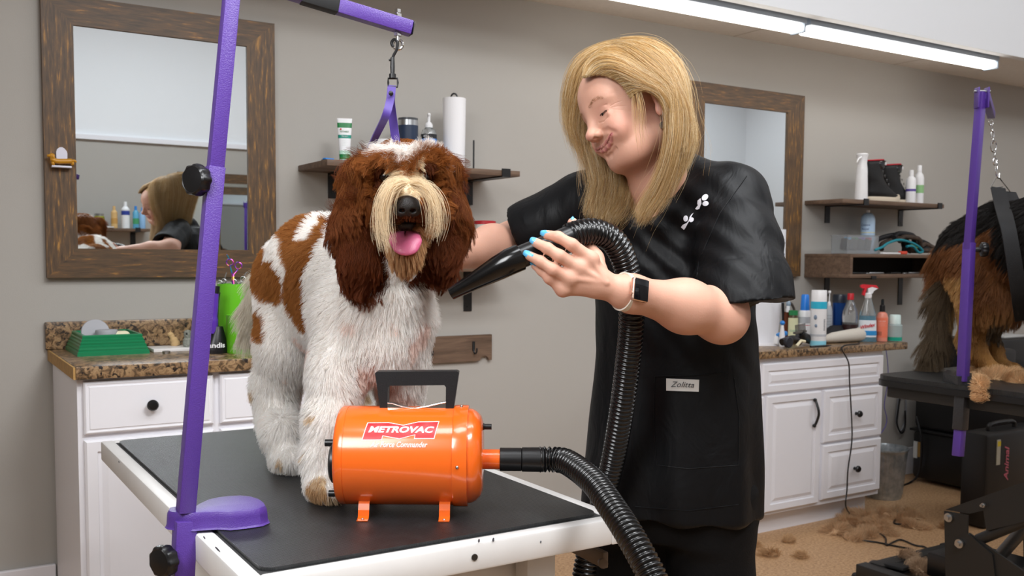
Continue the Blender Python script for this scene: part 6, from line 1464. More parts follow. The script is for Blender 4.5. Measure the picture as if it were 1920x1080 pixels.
# ---- tunic
hz = zpx(957)
rows = [(hz, 0, 0, .185, .135), (zpx(900), 0, 0, .183, .135), (zpx(830), -.002, 0, .177, .132), (zpx(740), -.004, 0, .170, .127), (zpx(660), -.005, 0, .163, .12), (zpx(580), -.003, .0, .162, .12), (zpx(500), 0, .0, .165, .122), (zpx(430), -.004, -.004, .158, .112), (zpx(380), -.006, -.014, .13, .09), (zpx(345), -.006, -.022, .08, .065)]
tun = [loft(tc_, TM, sorted(rows), .03)]
seL = K_(1392, 548, 1.765)
tun += chain([nkb-V3(0, 0, .035)+t_r*-.03, shL+V3(0, 0, -.002)], [.062, .063], .03)+chain([nkb-V3(0, 0, .035)+t_r*.03, shR], [.062, .062], .03)
tun += chain([K_(1282, 340, 1.95), shL+V3(0, 0, -.004)], [.058, .064], .03)+chain([K_(1160, 352, 2.02), shR], [.05, .062], .03)
slL = [shL, shL*.5+seL*.5, seL]
seR = K_(1004, 436, 2.105)
axL, axR = nz(seL-slL[1]), nz(seR-shR); axc = nz(V3(0, 0, -1)-cF*.10+cR*.08)
def disc_cut(c, ax, r): return ('-', ell(c+ax*r, (r, r, r), None, .003))
# sleeves first: cut square and hollowed, then joined to the trunk of the garment
tops = U(chain(slL+[seL+axL*.05], [.066, .077, .085, .086], .03))+[disc_cut(seL+axc*.012, axc, .5), ('-', cone(slL[1]*.35+seL*.65, seL+axL*.12, .045, .086, .006))]
tops += U(chain([shR, shR*.5+seR*.5, seR, seR+axR*.02], [.062, .068, .07, .07], .03))+[disc_cut(seR+axR*.004, axR, .13), ('-', cone(shR*.3+seR*.7, seR+axR*.12, .045, .066, .006))]
tops += U(tun)
vb = K_(1194, 424, 1.83)
tops += [('-', cone(nkb+V3(0, 0, .015)+t_f*.03, vb, .05, .004, .008)), ('-', cone(nkb+V3(0, 0, .035), nkb+V3(0, 0, .12), .058, .07, .01))]
TUNM = mat('black_tunic', '07080b', .52, spec=.22)
def tnode():
    t = NT(TUNM); tc = t.node('ShaderNodeTexCoord'); mp_ = t.node('ShaderNodeMapping'); mp_.inputs['Scale'].default_value = (1, 1, .5); mp_.inputs['Rotation'].default_value = (.4, .5, 0)
    n = t.node('ShaderNodeTexNoise', Scale=16.0, Detail=3.0, Distortion=1.2); t.ln(tc.outputs['Object'], mp_.inputs[0]); t.ln(mp_.outputs[0], n.inputs['Vector'])
    bp = t.node('ShaderNodeBump', Strength=.4, Distance=.01); t.ln(n.outputs[0], bp.inputs['Height'])
    n2 = t.node('ShaderNodeTexNoise', Scale=420.0, Detail=2.0); t.ln(tc.outputs['Object'], n2.inputs['Vector']); b2 = t.node('ShaderNodeBump', Strength=.12, Distance=.001)
    t.ln(n2.outputs[0], b2.inputs['Height']); t.ln(bp.outputs[0], b2.inputs['Normal']); t.ln(b2.outputs[0], t.b.inputs['Normal'])
tnode()
def tpost(p, me):
    n = len(me.vertices); no = np.empty(n*3); me.vertex_normals.foreach_get('vector', no); no = no.reshape(-1, 3)
    q = (p-tc_)@TM; low = np.clip((1.25-p[:, 2])/.4, 0, 1)
    a = np.arctan2(q[:, 1], q[:, 0]); d = np.sin(a*9+q[:, 2]*5+vnoise(p, 6, 21)[:, 0]*1.5)*.0045*low
    arm = np.exp(-((p-K_(1330, 470, 1.85))**2).sum(1)/.03); dg = ((p-K_(1330, 440, 1.85))@nz(cR*.8+cU*.75))
    d += np.abs(np.sin(dg*70+vnoise(p, 9, 22)[:, 1]))**2*-.006*arm
    d += vnoise(p*V3(1, 1, .6), 22, 23)[:, 0]*.0022
    rim = (np.abs(pdist(cone(seL-axL*.02, seL, .088, .088), p)) < .012); d = d-np.where(np.abs(((p-seL)@axL)+.02) < .0015, .0012, 0)*rim
    return p+no*d[:, None]
tunic = organic('tunic', tops, (.9, .95, .70), (1.9, 2.3, 1.62), .005, TUNM, wom, post=tpost, label='short-sleeved black grooming tunic with V neck')
# ---- surface details on the tunic: find the cloth with rays from outside
def onto(obj, px, py, off=.0012):
    from mathutils.bvhtree import BVHTree
    if 'bvh' not in onto.__dict__: onto.bvh = {}
    if obj.name not in onto.bvh:
        me = obj.data; onto.bvh[obj.name] = BVHTree.FromPolygons([v.co for v in me.vertices], [p.vertices for p in me.polygons])
    r = cF + cR*(px-960)/FPX - cU*(py-PPY)/FPX
    h = onto.bvh[obj.name].ray_cast(Vector(cC), Vector(r).normalized()); return (np.array(h[0])-nz(r)*off, np.array(h[1])) if h[0] else (None, None)
def patch(name, poly, m, obj=None, off=.0012, parent=None, label=None, n=None, cell=5):
    """flat applique traced on the cloth and laid on it"""
    b = bmesh.new(); vs = [b.verts.new((x, y, 0)) for x, y in poly]; b.faces.new(vs)
    bmesh.ops.triangulate(b, faces=b.faces)
    for _ in range(4):
        e = [e for e in b.edges if e.calc_length() > cell]
        if e: bmesh.ops.subdivide_edges(b, edges=e, cuts=1); bmesh.ops.triangulate(b, faces=[f for f in b.faces if len(f.verts) > 3])
    for v in b.verts:
        q, _n = onto(obj or tunic, v.co.x, v.co.y, off)
        v.co = Vector([float(c) for c in q]) if q is not None else Vector([float(c) for c in K_(v.co.x, v.co.y, 1.85)])
    mb = MB(); mb.b.free(); mb.b = b
    ex = bmesh.ops.extrude_face_region(b, geom=list(b.faces)); 
    for v in [g for g in ex['geom'] if isinstance(g, bmesh.types.BMVert)]: v.co += Vector([float(c) for c in -cF*.0006])
    return mb.build(name, m, parent or wom, label=label)
EMB = mat('white_embroidery', 'e6e6ee', .7)
def oval_px(cx, cy, a, b_, rot): return [(cx+a*math.cos(t)*math.cos(rot)-b_*math.sin(t)*math.sin(rot), cy+a*math.cos(t)*math.sin(rot)+b_*math.sin(t)*math.cos(rot)) for t in np.linspace(0, 2*PI, 17)[:-1]]
z9 = lambda L: [(1240+x/9, 340+y/9) for x, y in L]
for pl_ in (oval_px(1240+735/9, 340+270/9, 7, 5, -.8), oval_px(1240+745/9, 340+375/9, 6, 4.6, -.2), z9([(660, 285), (610, 325), (605, 385), (618, 400), (570, 465), (600, 478), (640, 465), (660, 410), (676, 380), (672, 330)]),
            oval_px(1240+410/9, 340+628/9, 4.4, 5.8, .1), oval_px(1240+505/9, 340+648/9, 5, 4.2, -.7), z9([(542, 530), (505, 560), (472, 610), (475, 640), (500, 610)]), z9([(462, 655), (430, 700), (360, 735), (330, 775), (380, 820), (410, 780), (440, 720), (470, 670)])):
    patch('paw_motif', pl_, EMB, cell=3)
LBL = mat('label_cloth', 'd9d7d3', .6)
lb = patch('pocket_label', [(1249, 709.5), (1311, 712), (1310, 734.5), (1249, 732.5)], LBL, off=.002)
text = text_mesh('label_script', 'Zolitta', 15, INK if 0 else mat('script_ink', '3a3a3e', .5), lb, lambda x, y, z: (lambda q: q[0] if q[0] is not None else K_(1280, 722, 1.85))(onto(tunic, 1279+x, 721.5-y+x*.03, .0042)), shear=.35, width=44, extrude=0)
# pocket outline and seams as thin piping
def seam(L, r=.0011, nm='seam'):
    pts = []
    for a_, b_ in zip(L[:-1], L[1:]):
        for t_ in np.linspace(0, 1, 8)[:-1]:
            q, _ = onto(tunic, a_[0]+(b_[0]-a_[0])*t_, a_[1]+(b_[1]-a_[1])*t_, .0003)
            if q is not None: pts.append(q)
    if len(pts) > 3: MB().tube(pts, r, 6).build(nm, TUNM, wom)
seam([(1228, 706), (1300, 704), (1375, 698)], .0016, 'pocket_hem'); seam([(1228, 706), (1226, 790), (1232, 872), (1290, 879), (1385, 872), (1386, 780), (1375, 698)])
seam([(1400, 330), (1350, 400), (1310, 490), (1304, 540)]); seam([(1322, 272), (1290, 320), (1240, 370), (1196, 420)], .0016, 'neck_band'); seam([(1125, 322), (1140, 360), (1165, 400), (1192, 424)], .0016, 'neck_band')
seam([(1190, 950), (1290, 958), (1420, 942)], .0012, 'hem_seam')
# ---- watch
wd_ = nz(wrL-elL); wc = wrL*.985+elL*.015-wd_*.006; wn = nz(-cF-wd_*(-cF@wd_)+cU*.15+cR*.1); wn = nz(wn-wd_*(wn@wd_)); ws = np.cross(wd_, wn)
rW = .0298
ringp = [wc+(wn*math.cos(a)*.95+ws*math.sin(a)*1.04)*rW for a in np.linspace(0, 2*PI, 40)[:-1]]
mb = MB(); R = []
for i, q in enumerate(ringp):
    o_ = nz(q-wc); R.append([mb.b.verts.new([float(c) for c in (q+wd_*x+o_*y)]) for x, y in ((-.009, -.001), (.009, -.001), (.009, .0015), (-.009, .0015))])
for i in range(len(R)):
    A, B = R[i], R[(i+1) % len(R)]
    for k in range(4): mb.b.faces.new([A[k], A[(k+1) % 4], B[(k+1) % 4], B[k]])
mb.build('watch_band', mat('watch_band_cream', 'e3dccf', .5), wom)
Mw = Matrix(np.stack([wd_, ws, wn], 1).tolist())
MB().box(wc+wn*(rW+.004), (.034, .039, .0095), Mw, .0042, 4).build('watch_case', mat('rose_gold', 'd9b5a3', .25, metal=.8), wom)
MB().box(wc+wn*(rW+.0088), (.030, .0352, .002), Mw, .0009, 2).build('watch_screen', mat('watch_glass', '0b0c10', .06), wom)
MB().tube([wc+wn*(rW+.004)+wd_*.017+ws*-.008, wc+wn*(rW+.004)+wd_*.0195+ws*-.008], .0036, 14).build('watch_crown', mat('rose_gold'), wom)
# ---- earring
ee = L_(-.083, -.011, -.042)
MB().tube([ee+V3(0, 0, .006), ee-V3(0, 0, .012)], .0006, 6).lathe([(0, -.001), (.006, -.001), (.0065, 0), (.006, .001), (0, .001)], ee-V3(0, 0, .018), 16, Matrix(np.stack([cR, cU, -cF], 1).tolist())).build('earring', mat('old_silver', '8a8178', .35, metal=.9), wom)
# ---- hair: sheets of locks, root to tip (photo px, distance)
hk = lambda L: [K_(x, y+max(0, (110-y))*.24, k) for x, y, k in L]
near = [  # near side: parting -> back over the ear -> down in front of the shoulder
 [(1142, 92, 1.85), (1165, 95, 1.80), (1205, 130, 1.765), (1243, 165, 1.755), (1256, 205, 1.752), (1252, 270, 1.75), (1235, 340, 1.77), (1208, 385, 1.79), (1200, 412, 1.80)],
 [(1148, 84, 1.86), (1180, 88, 1.80), (1225, 125, 1.768), (1255, 168, 1.758), (1268, 215, 1.755), (1263, 275, 1.755), (1245, 345, 1.775), (1218, 390, 1.79), (1206, 410, 1.795)],
 [(1152, 77, 1.87), (1195, 82, 1.81), (1240, 120, 1.78), (1267, 165, 1.768), (1282, 215, 1.765), (1280, 270, 1.762), (1262, 325, 1.775), (1238, 370, 1.785), (1222, 392, 1.79)],
 [(1158, 72, 1.88), (1208, 78, 1.83), (1252, 115, 1.80), (1278, 160, 1.785), (1295, 210, 1.78), (1298, 262, 1.775), (1283, 310, 1.78), (1258, 345, 1.785), (1240, 372, 1.79)],
 [(1166, 68, 1.90), (1215, 75, 1.86), (1258, 110, 1.83), (1285, 155, 1.815), (1303, 205, 1.81), (1314, 250, 1.80), (1306, 285, 1.80), (1285, 318, 1.80), (1262, 345, 1.80)],
 [(1172, 67, 1.93), (1215, 73, 1.92), (1256, 105, 1.89), (1284, 150, 1.87), (1304, 200, 1.86), (1318, 248, 1.85), (1318, 275, 1.85), (1304, 296, 1.845), (1290, 315, 1.84)]]
top = [
 [(1110, 115, 1.84), (1132, 88, 1.85), (1165, 83, 1.82), (1208, 102, 1.788), (1244, 132, 1.775), (1268, 166, 1.765), (1280, 214, 1.76), (1276, 285, 1.76)],
 [(1100, 130, 1.82), (1120, 100, 1.83), (1152, 92, 1.805), (1195, 110, 1.778), (1232, 138, 1.764), (1256, 168, 1.757), (1268, 212, 1.755), (1264, 280, 1.755)],
 [(1095, 142, 1.80), (1110, 112, 1.81), (1140, 103, 1.79), (1180, 120, 1.77), (1218, 146, 1.756), (1246, 168, 1.752), (1258, 210, 1.752), (1254, 275, 1.753)],
 [(1098, 143, 1.795), (1116, 120, 1.795), (1147, 114, 1.777), (1186, 131, 1.76), (1220, 152, 1.752), (1247, 172, 1.749), (1256, 210, 1.75), (1250, 270, 1.753)],
 [(1108, 140, 1.79), (1130, 124, 1.782), (1160, 126, 1.766), (1193, 142, 1.754), (1222, 158, 1.748), (1246, 176, 1.748), (1253, 212, 1.75), (1248, 272, 1.753)],
 [(1124, 138, 1.783), (1145, 130, 1.774), (1172, 138, 1.76), (1200, 152, 1.751), (1224, 163, 1.747), (1244, 180, 1.747), (1250, 216, 1.75), (1246, 275, 1.754)],
 [(1150, 146, 1.772), (1163, 140, 1.765), (1185, 150, 1.756), (1207, 160, 1.75), (1226, 167, 1.746), (1243, 182, 1.747), (1248, 220, 1.75), (1243, 280, 1.755)],
 [(1168, 160, 1.765), (1180, 156, 1.758), (1196, 160, 1.752), (1212, 163, 1.748), (1228, 168, 1.745), (1242, 184, 1.747), (1246, 224, 1.751), (1240, 285, 1.757)],
 [(1182, 182, 1.760), (1190, 174, 1.755), (1202, 168, 1.751), (1215, 166, 1.748), (1229, 169, 1.745), (1242, 187, 1.748), (1245, 228, 1.752), (1238, 290, 1.76)]]
wispy = [[(1185, 175, 1.756), (1188, 210, 1.752), (1190, 245, 1.752), (1196, 285, 1.758)], [(1200, 172, 1.752), (1206, 205, 1.750), (1206, 240, 1.750), (1210, 275, 1.757)]]
far = [   # far side: over the forehead and down beyond the face
 [(1140, 92, 1.86), (1114, 102, 1.85), (1099, 128, 1.86), (1091, 165, 1.875), (1088, 205, 1.89), (1090, 250, 1.91), (1098, 292, 1.93)],
 [(1146, 84, 1.87), (1110, 90, 1.87), (1084, 122, 1.88), (1072, 165, 1.895), (1070, 210, 1.91), (1078, 250, 1.92), (1092, 288, 1.93)],
 [(1152, 77, 1.88), (1112, 80, 1.885), (1078, 112, 1.895), (1063, 155, 1.91), (1062, 200, 1.925), (1070, 240, 1.935), (1088, 282, 1.94)],
 [(1160, 70, 1.90), (1118, 74, 1.91), (1080, 104, 1.92), (1060, 145, 1.935), (1058, 190, 1.945), (1066, 235, 1.955), (1082, 270, 1.96)]]
under = [ # far curtain hanging beyond the chin
 [(1110, 180, 1.93), (1100, 240, 1.935), (1112, 300, 1.93), (1120, 345, 1.92), (1112, 385, 1.90), (1112, 400, 1.90)],
 [(1130, 190, 1.94), (1120, 250, 1.945), (1135, 310, 1.935), (1140, 355, 1.92), (1126, 395, 1.90), (1122, 406, 1.895)],
 [(1160, 200, 1.95), (1150, 260, 1.95), (1158, 320, 1.935), (1160, 365, 1.915), (1148, 398, 1.895), (1140, 412, 1.89)],
 [(1190, 230, 1.95), (1185, 280, 1.95), (1180, 330, 1.93), (1176, 370, 1.91), (1165, 398, 1.89), (1155, 408, 1.885)]]
backs = [
 [(1175, 68, 1.93), (1222, 76, 1.96), (1262, 112, 1.96), (1286, 160, 1.95), (1300, 215, 1.94), (1300, 270, 1.94), (1290, 320, 1.93), (1270, 345, 1.92)],
 [(1165, 72, 1.95), (1205, 80, 2.0), (1240, 115, 2.02), (1262, 165, 2.02), (1270, 220, 2.0), (1270, 280, 1.98), (1262, 330, 1.97), (1250, 350, 1.96)],
 [(1150, 76, 1.95), (1165, 88, 2.02), (1190, 120, 2.05), (1210, 170, 2.05), (1220, 230, 2.02), (1225, 290, 2.0), (1225, 330, 1.99), (1220, 350, 1.98)],
 [(1140, 82, 1.94), (1130, 95, 2.0), (1135, 130, 2.03), (1150, 180, 2.03), (1165, 240, 2.0), (1175, 300, 1.97), (1180, 340, 1.96), (1180, 360, 1.95)]]
GC = [np.array(lin(c)) for c in ('e9cc9a', 'd6b074', 'b58950', 'f4e3c0', '8f683c')]
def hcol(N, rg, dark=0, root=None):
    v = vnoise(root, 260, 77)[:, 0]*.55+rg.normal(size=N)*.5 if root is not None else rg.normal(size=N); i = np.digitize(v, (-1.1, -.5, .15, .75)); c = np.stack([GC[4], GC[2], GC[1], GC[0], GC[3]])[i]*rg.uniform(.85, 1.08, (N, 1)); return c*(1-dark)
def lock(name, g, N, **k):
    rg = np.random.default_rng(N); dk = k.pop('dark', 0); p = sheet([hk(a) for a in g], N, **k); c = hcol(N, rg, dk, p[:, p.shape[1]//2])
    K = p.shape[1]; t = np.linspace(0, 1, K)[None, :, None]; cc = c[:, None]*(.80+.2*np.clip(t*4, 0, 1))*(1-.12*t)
    strands(name, p, np.full(N, .00021), cc, HRM, wom, label=None)
near = [[((x-(24 if y > 190 else 10 if y > 120 else 0)*min(1, (x-1240)/70) if x > 1240 else x)+(9-3*i_ if i_ < 3 and 160 <= y <= 300 else 0), y, k) for x, y, k in g] for i_, g in enumerate(near)]
lock('hair', near, 15000, K=15, thick=.009, jit=.006, clump=.68, ends=.16, seed=2, wav=.004)
top = [[(x+(11 if y >= 195 else 3 if y >= 160 and x > 1235 else 0), y, k) for x, y, k in g] for g in top]
lock('hair', top, 11000, K=13, thick=.006, jit=.003, clump=.45, ends=.08, seed=3)
lock('hair', wispy, 45, K=8, thick=.009, jit=.006, clump=0, ends=.3, seed=14)
far = [[(x+(9 if x < 1120 and y < 180 else 5 if x < 1120 and y < 220 else 0), y+(9 if x < 1120 and y < 170 else 0), k) for x, y, k in g] for g in far]
lock('hair', far, 850, K=14, thick=.012, jit=.009, clump=.72, ends=.25, seed=4, wav=.005)
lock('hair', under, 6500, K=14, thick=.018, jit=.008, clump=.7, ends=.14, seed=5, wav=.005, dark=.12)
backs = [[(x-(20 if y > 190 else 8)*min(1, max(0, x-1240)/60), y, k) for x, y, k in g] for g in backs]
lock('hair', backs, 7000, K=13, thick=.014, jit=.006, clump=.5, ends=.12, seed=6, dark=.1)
fly = [near[0], near[2], near[4], near[5]]
lock('hair', fly, 130, K=14, thick=.022, jit=.02, clump=0, ends=.3, seed=15, wav=.006)
rear = [far[3], [(1150, 74, 1.93), (1113, 98, 1.97), (1092, 138, 1.985), (1084, 190, 1.985), (1090, 250, 1.975), (1110, 310, 1.96), (1118, 350, 1.95)],
 [(1145, 78, 1.94), (1112, 95, 1.99), (1100, 135, 2.015), (1105, 190, 2.015), (1125, 250, 1.99), (1145, 310, 1.965), (1150, 350, 1.955)], backs[3]]
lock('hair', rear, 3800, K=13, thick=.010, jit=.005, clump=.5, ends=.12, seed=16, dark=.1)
wisp = [[(1085, 200, 1.90), (1080, 240, 1.91), (1094, 285, 1.92), (1085, 330, 1.92), (1090, 365, 1.92)], [(1075, 160, 1.90), (1058, 210, 1.92), (1075, 260, 1.92), (1105, 300, 1.92), (1108, 325, 1.92)]]
lock('hair', wisp, 90, K=12, thick=.004, jit=.006, clump=.8, ends=.2, seed=7)
# ================================================================== SECOND TABLE (right) WITH SHEPHERD
HAM = mat('hammered_black', '2b2b2e', .4, spec=.6, bump=.6, bscale=160)
T2 = .83; X2 = 3.14
t = thing('grooming_table', 'black lift grooming table at right with the long-haired shepherd on it', 'table', (3.45, 1.8, 0))
MB().prism(rrect(X2, X2+.62, 1.1, 2.385, .06), .018, Matrix.Translation((0, 0, T2-.018)), bev=.004).build('rubber_top', RUB, t)
MB().prism(rrect(X2-.004, X2+.624, 1.096, 2.389, .062), .022, Matrix.Translation((0, 0, T2-.0402)), bev=.005).build('edge_trim', BLACKP, t)
MB().b2((X2+.03, 1.14, T2-.085), (X2+.59, 2.345, T2-.0405), .004).build('apron', mat('apron_dark', '2a2a2a', .6), t)
xp = X2+.02
def q2(x, y): q = P(x, y, X=xp); return (float(q[1]), float(q[2]))
MX = Matrix(((0, 0, 1, xp), (1, 0, 0, 0), (0, 1, 0, 0), (0, 0, 0, 1)))
DK = mat('base_black', '1c1b1a', .5, spec=.5)
for dx, lab in ((0, None), (.5, None)):
    Mx = Matrix.Translation((dx, 0, 0)) @ MX
    MB().prism([q2(1770, 958), q2(1815, 966), q2(1814, 1000), q2(1860, 1040), q2(1872, 1130), q2(1774, 1130)], .006, Mx).build('side_plate', DK, t)
    MB().prism([q2(1770, 956), q2(1935, 898), q2(1935, 975), q2(1847, 996), q2(1841, 958), q2(1815, 964)], .008, Matrix.Translation((.008, 0, 0)) @ Mx).build('lift_arm', DK, t)
    MB().prism([q2(1814, 1000), q2(1925, 1078), q2(1925, 1130), q2(1814, 1045)], .008, Matrix.Translation((.008, 0, 0)) @ Mx).build('lower_arm', DK, t)
for x, y, r in ((1780, 970, .016), (1800, 1019, .016), (1845, 947, .008)):
    q = P(x, y, X=xp-.002); MB().cyl(q, q-V3(.008, 0, 0), r, n=20).cyl(q-V3(.008, 0, 0), q-V3(.02, 0, 0), r*.6, n=6).build('bolt', STEEL, t)
a, b_ = P(1835, 1012, X=xp+.03), P(1925, 975, X=xp+.03); MB().cyl(a, b_, .02, n=16).build('tube_link', DK, t)
a, b_ = P(1868, 1050, X=xp+.2), P(1925, 985, X=xp+.2); MB().cyl(a, b_, .022, n=16).build('actuator', mat('actuator_grey', '5c5a58', .35, metal=.6), t)
MB().b2((X2+.0, 1.5, .02), (X2+.06, 2.44, .07), .004).build('foot_rail', DK, t); MB().b2((X2+.54, 1.5, .02), (X2+.6, 2.44, .07), .004).build('foot_rail', DK, t)
MB().b2((X2+.06, 2.36, .02), (X2+.54, 2.42, .075), .004).build('cross_rail', DK, t); MB().b2((X2+.06, 1.5, .02), (X2+.54, 1.56, .07), .004).build('cross_rail', DK, t)
for x, y in ((X2+.03, 2.44), (X2+.57, 2.44), (X2+.03, 1.52), (X2+.57, 1.52)): MB().lathe([(0, 0), (.03, 0), (.034, .012), (.03, .022), (0, .022)], (x, y, 0), 20).build('foot_pad', BLACKMATTE, t)
MB().b2((X2+.2, 1.5, T2-.42), (X2+.24, 1.56, T2-.0855), .003).b2((X2+.2, 1.52, .3), (X2+.24, 1.56, T2-.4)).build('upright', DK, t)
MB().b2((X2+.38, 1.52, .05), (X2+.42, 1.56, T2-.0855)).build('upright', DK, t)
MB().b2((X2+.1, 1.9, .075), (X2+.36, 2.2, .17), .01).build('motor_box', BLACKP, t)
q = P(1838, 1073, Z=.12); 
t = thing('foot_pedal', 'black foot control box on the floor before the black lift table', 'pedal', (2.98, 2.2, 0))
pq = P(1690, 1065, Z=.05)
MB().box((float(pq[0]), float(pq[1]), .03), (.2, .1, .058), Matrix.Rotation(.2, 3, 'Z'), .01).build('housing', BLACKP, t); MB().box((float(pq[0])-.02, float(pq[1])-.01, .066), (.13, .08, .014), Matrix.Rotation(.2, 3, 'Z') @ Matrix.Rotation(.1, 3, 'Y'), .004).build('pedal', BLACKMATTE, t)
t.location = (float(pq[0]), float(pq[1]), 0)
for ch in [o for o in bpy.data.objects if o.parent == t]: ch.matrix_parent_inverse = Matrix.Translation(-t.location)
pq = P(1640, 1062, Z=.03)
t = thing('rubber_caster', 'round dark rubber foot lying on floor left of the foot control', 'caster', (float(pq[0]), float(pq[1]), 0))
MB().ball((float(pq[0]), float(pq[1]), .028), .028, 3, (1.1, 1, 1)).build('wheel', mat('caster_brown', '3b2f28', .4), t)
# arm of the second table
K2 = 3.42
t = thing('grooming_stand', 'purple grooming arm with silver chain on the black table at right', 'grooming arm', P(1805, 716, Z=T2))
sq(P(1796, 855, d=K2+.005), P(1801, 795, d=K2+.005), .030).build('lower_end', PURPLE, t)
sq(P(1800, 806, d=K2+.004), P(1806, 722, d=K2+.002), .040, .004).build('lower_socket', HAM, t)
sq(P(1805, 715, d=K2), P(1817.5, 455, d=K2-.02), .0315).build('outer_post', PURPLE, t)
sq(P(1816, 470, d=K2-.02), P(1840, 172, d=K2-.08), .0265).build('inner_post', PURPLE, t)
ptp = P(1841, 178, d=K2-.085)
mb = MB(); 
for sx in (-1, 1): mb.box(Vector(ptp)+Vector(cR)*(.017*sx)+Vector((0, 0, -.01)), (.005, .034, .07), Matrix.Rotation(-YAW, 3, 'Z'), .001)
mb.build('hinge_bracket', PURPLE, t)
MB().cyl(ptp-cR*.028+V3(0, 0, .012), ptp+cR*.028+V3(0, 0, .012), .005, n=12).build('hinge_bolt', STEEL, t)
ae = P(1859, 216, d=3.72)
sq(ptp+cR*.012, ae, .0265, face=(0, 0, 1)).build('arm', PURPLE, t)
cl = [P(1807, 706, d=K2-.03), P(1770, 704, d=K2+.12)]
MB().prism([tuple(P(x, y, Z=T2+.03)[:2]) for x, y in ((1768, 700), (1796, 706), (1822, 706), (1822, 700), (1812, 697), (1790, 696), (1775, 694))], .03, Matrix.Translation((0, 0, T2-.0185+.019)), bev=.003).build('clamp', HAM, t)
black_knob(P(1843, 468, d=K2-.01), (.75, -.62, 0), .0255, .026, t); MB().cyl(P(1820, 468, d=K2-.02), P(1838, 468, d=K2-.01), .006, n=10).build('knob_stem', STEEL, t)
black_knob(P(1828, 744, d=K2+.03), (.75, -.62, -.3), .0255, .026, t)
# chain: links of its own
t = thing('tether_chain', 'silver chain hanging from the right purple arm down to a black strap', 'chain', P(1862, 222, d=3.66))
def ring3(c, r1, r2, wire, ang, n=20, m=CHROME, nm='chain_link'):
    ax_ = cR*math.cos(ang)+cF*math.sin(ang)
    MB().tube([c+ax_*r1*math.cos(a)+V3(0, 0, 1)*r2*math.sin(a) for a in np.linspace(0, 2*PI, n)[:-1]], wire, 8, closed=True).build(nm, m, t)
kc = 3.62
ring3(P(1858, 230, d=kc), .009, .009, .0025, .2, nm='eye_bolt')
for x, y, rr, h_, an in ((1860, 241, .006, .014, .8), (1861, 252, .006, .013, .1), (1862, 262, .006, .013, 1.2), (1863, 274, .012, .022, .2), (1865, 291, .004, .020, 1.5), (1866, 303, .010, .013, .3), (1869, 309, .008, .018, .9)): ring3(P(x, y, d=kc), rr, h_, .0026, an)
MB().tube(catmull([P(1868, 303, d=kc), P(1867, 318, d=kc), P(1869, 330, d=kc), P(1873, 333, d=kc), P(1874, 325, d=kc)], 5), .004, 8).build('snap_hook', CHROME, t)
MB().tube([P(1869, 331, d=kc), P(1857, 352, d=kc), P(1858, 353, d=kc), P(1880, 350, d=kc)], .0022, 6).tube([P(1872, 331, d=kc+.03), P(1887, 350, d=kc+.03), P(1896, 362, d=kc+.05)], .0022, 6).build('triangle_ring', CHROME, t)
t = thing('harness_strap', 'wide black strap under the shepherd hanging from the chain', 'strap', P(1880, 420, d=3.5))
WEB = mat('black_web', '0b0b0e', .7, bump=.4, bscale=400)
strap([P(1871, 352, d=kc), P(1878, 382, d=3.52), P(1886, 410, d=3.36), P(1893, 440, d=3.30), P(1903, 500, d=3.29), P(1912, 560, d=3.34), P(1918, 600, d=3.45)], .052, .004, 'strap', WEB, t, (tuple(cR), tuple(cR)))
strap([P(1893, 360, d=kc+.05), P(1905, 385, d=3.6), P(1925, 420, d=3.62)], .045, .004, 'strap', WEB, t, (tuple(cR), tuple(cR)))
# ---- shepherd (rump and hind legs in view, the rest beyond the frame)
sd = thing('dog', 'long-haired black and tan shepherd seen from behind on the black table', 'dog', P(1850, 690, d=3.42))
Z2 = T2
def S(x, y, k=3.45): return P(x, y, d=k+.26)
f1, f2 = S(1862, 683, 3.40), S(1880, 676, 3.50)
for q in (f1, f2): q[2] = Z2+.025
sh = []
sh += chain([S(1825, 470, 3.5), S(1880, 455, 3.42), S(1960, 455, 3.22), S(2060, 460, 3.0), S(2150, 450, 2.85)], [.125, .145, .16, .165, .14], .04)
sh += chain([S(1835, 490, 3.42), S(1852, 560, 3.36), S(1826, 625, 3.42), S(1830, 660, 3.42), f1], [.12, .095, .042, .03, .028], .04)+[ell(f1+V3(-.01, -.03, 0), (.035, .05, .024), None, .02)]
sh += chain([S(1850, 500, 3.6), S(1872, 570, 3.56), S(1848, 630, 3.55), S(1862, 655, 3.55), f2], [.11, .08, .038, .028, .026], .04)+[ell(f2+V3(0, -.03, 0), (.03, .045, .022), None, .02)]
for dx, kk in ((0, 2.98), (.0, 3.18)):
    fq = S(2075, 690, kk); fq[2] = Z2+.025; sh += chain([S(2070, 520, kk), S(2075, 600, kk), fq], [.07, .04, .028], .04)
sh += [cone(S(2140, 430, 2.85), S(2230, 330, 2.72), .10, .085, .05), ell(S(2260, 290, 2.68), (.085, .1, .085), None, .04), cone(S(2270, 300, 2.66), S(2330, 320, 2.58), .05, .035, .03)]
tl2 = [S(1775, 480, 3.55), S(1768, 560, 3.56), S(1755, 640, 3.56), S(1735, 684, 3.56)]
for q in tl2: q[2] = max(q[2], Z2+.02)
sh += chain(tl2, [.04, .03, .022, .014], .03)
BK, RU, TN, GY = [np.array(lin(c)) for c in ('17120f', '82532f', 'c79c64', '665540')]
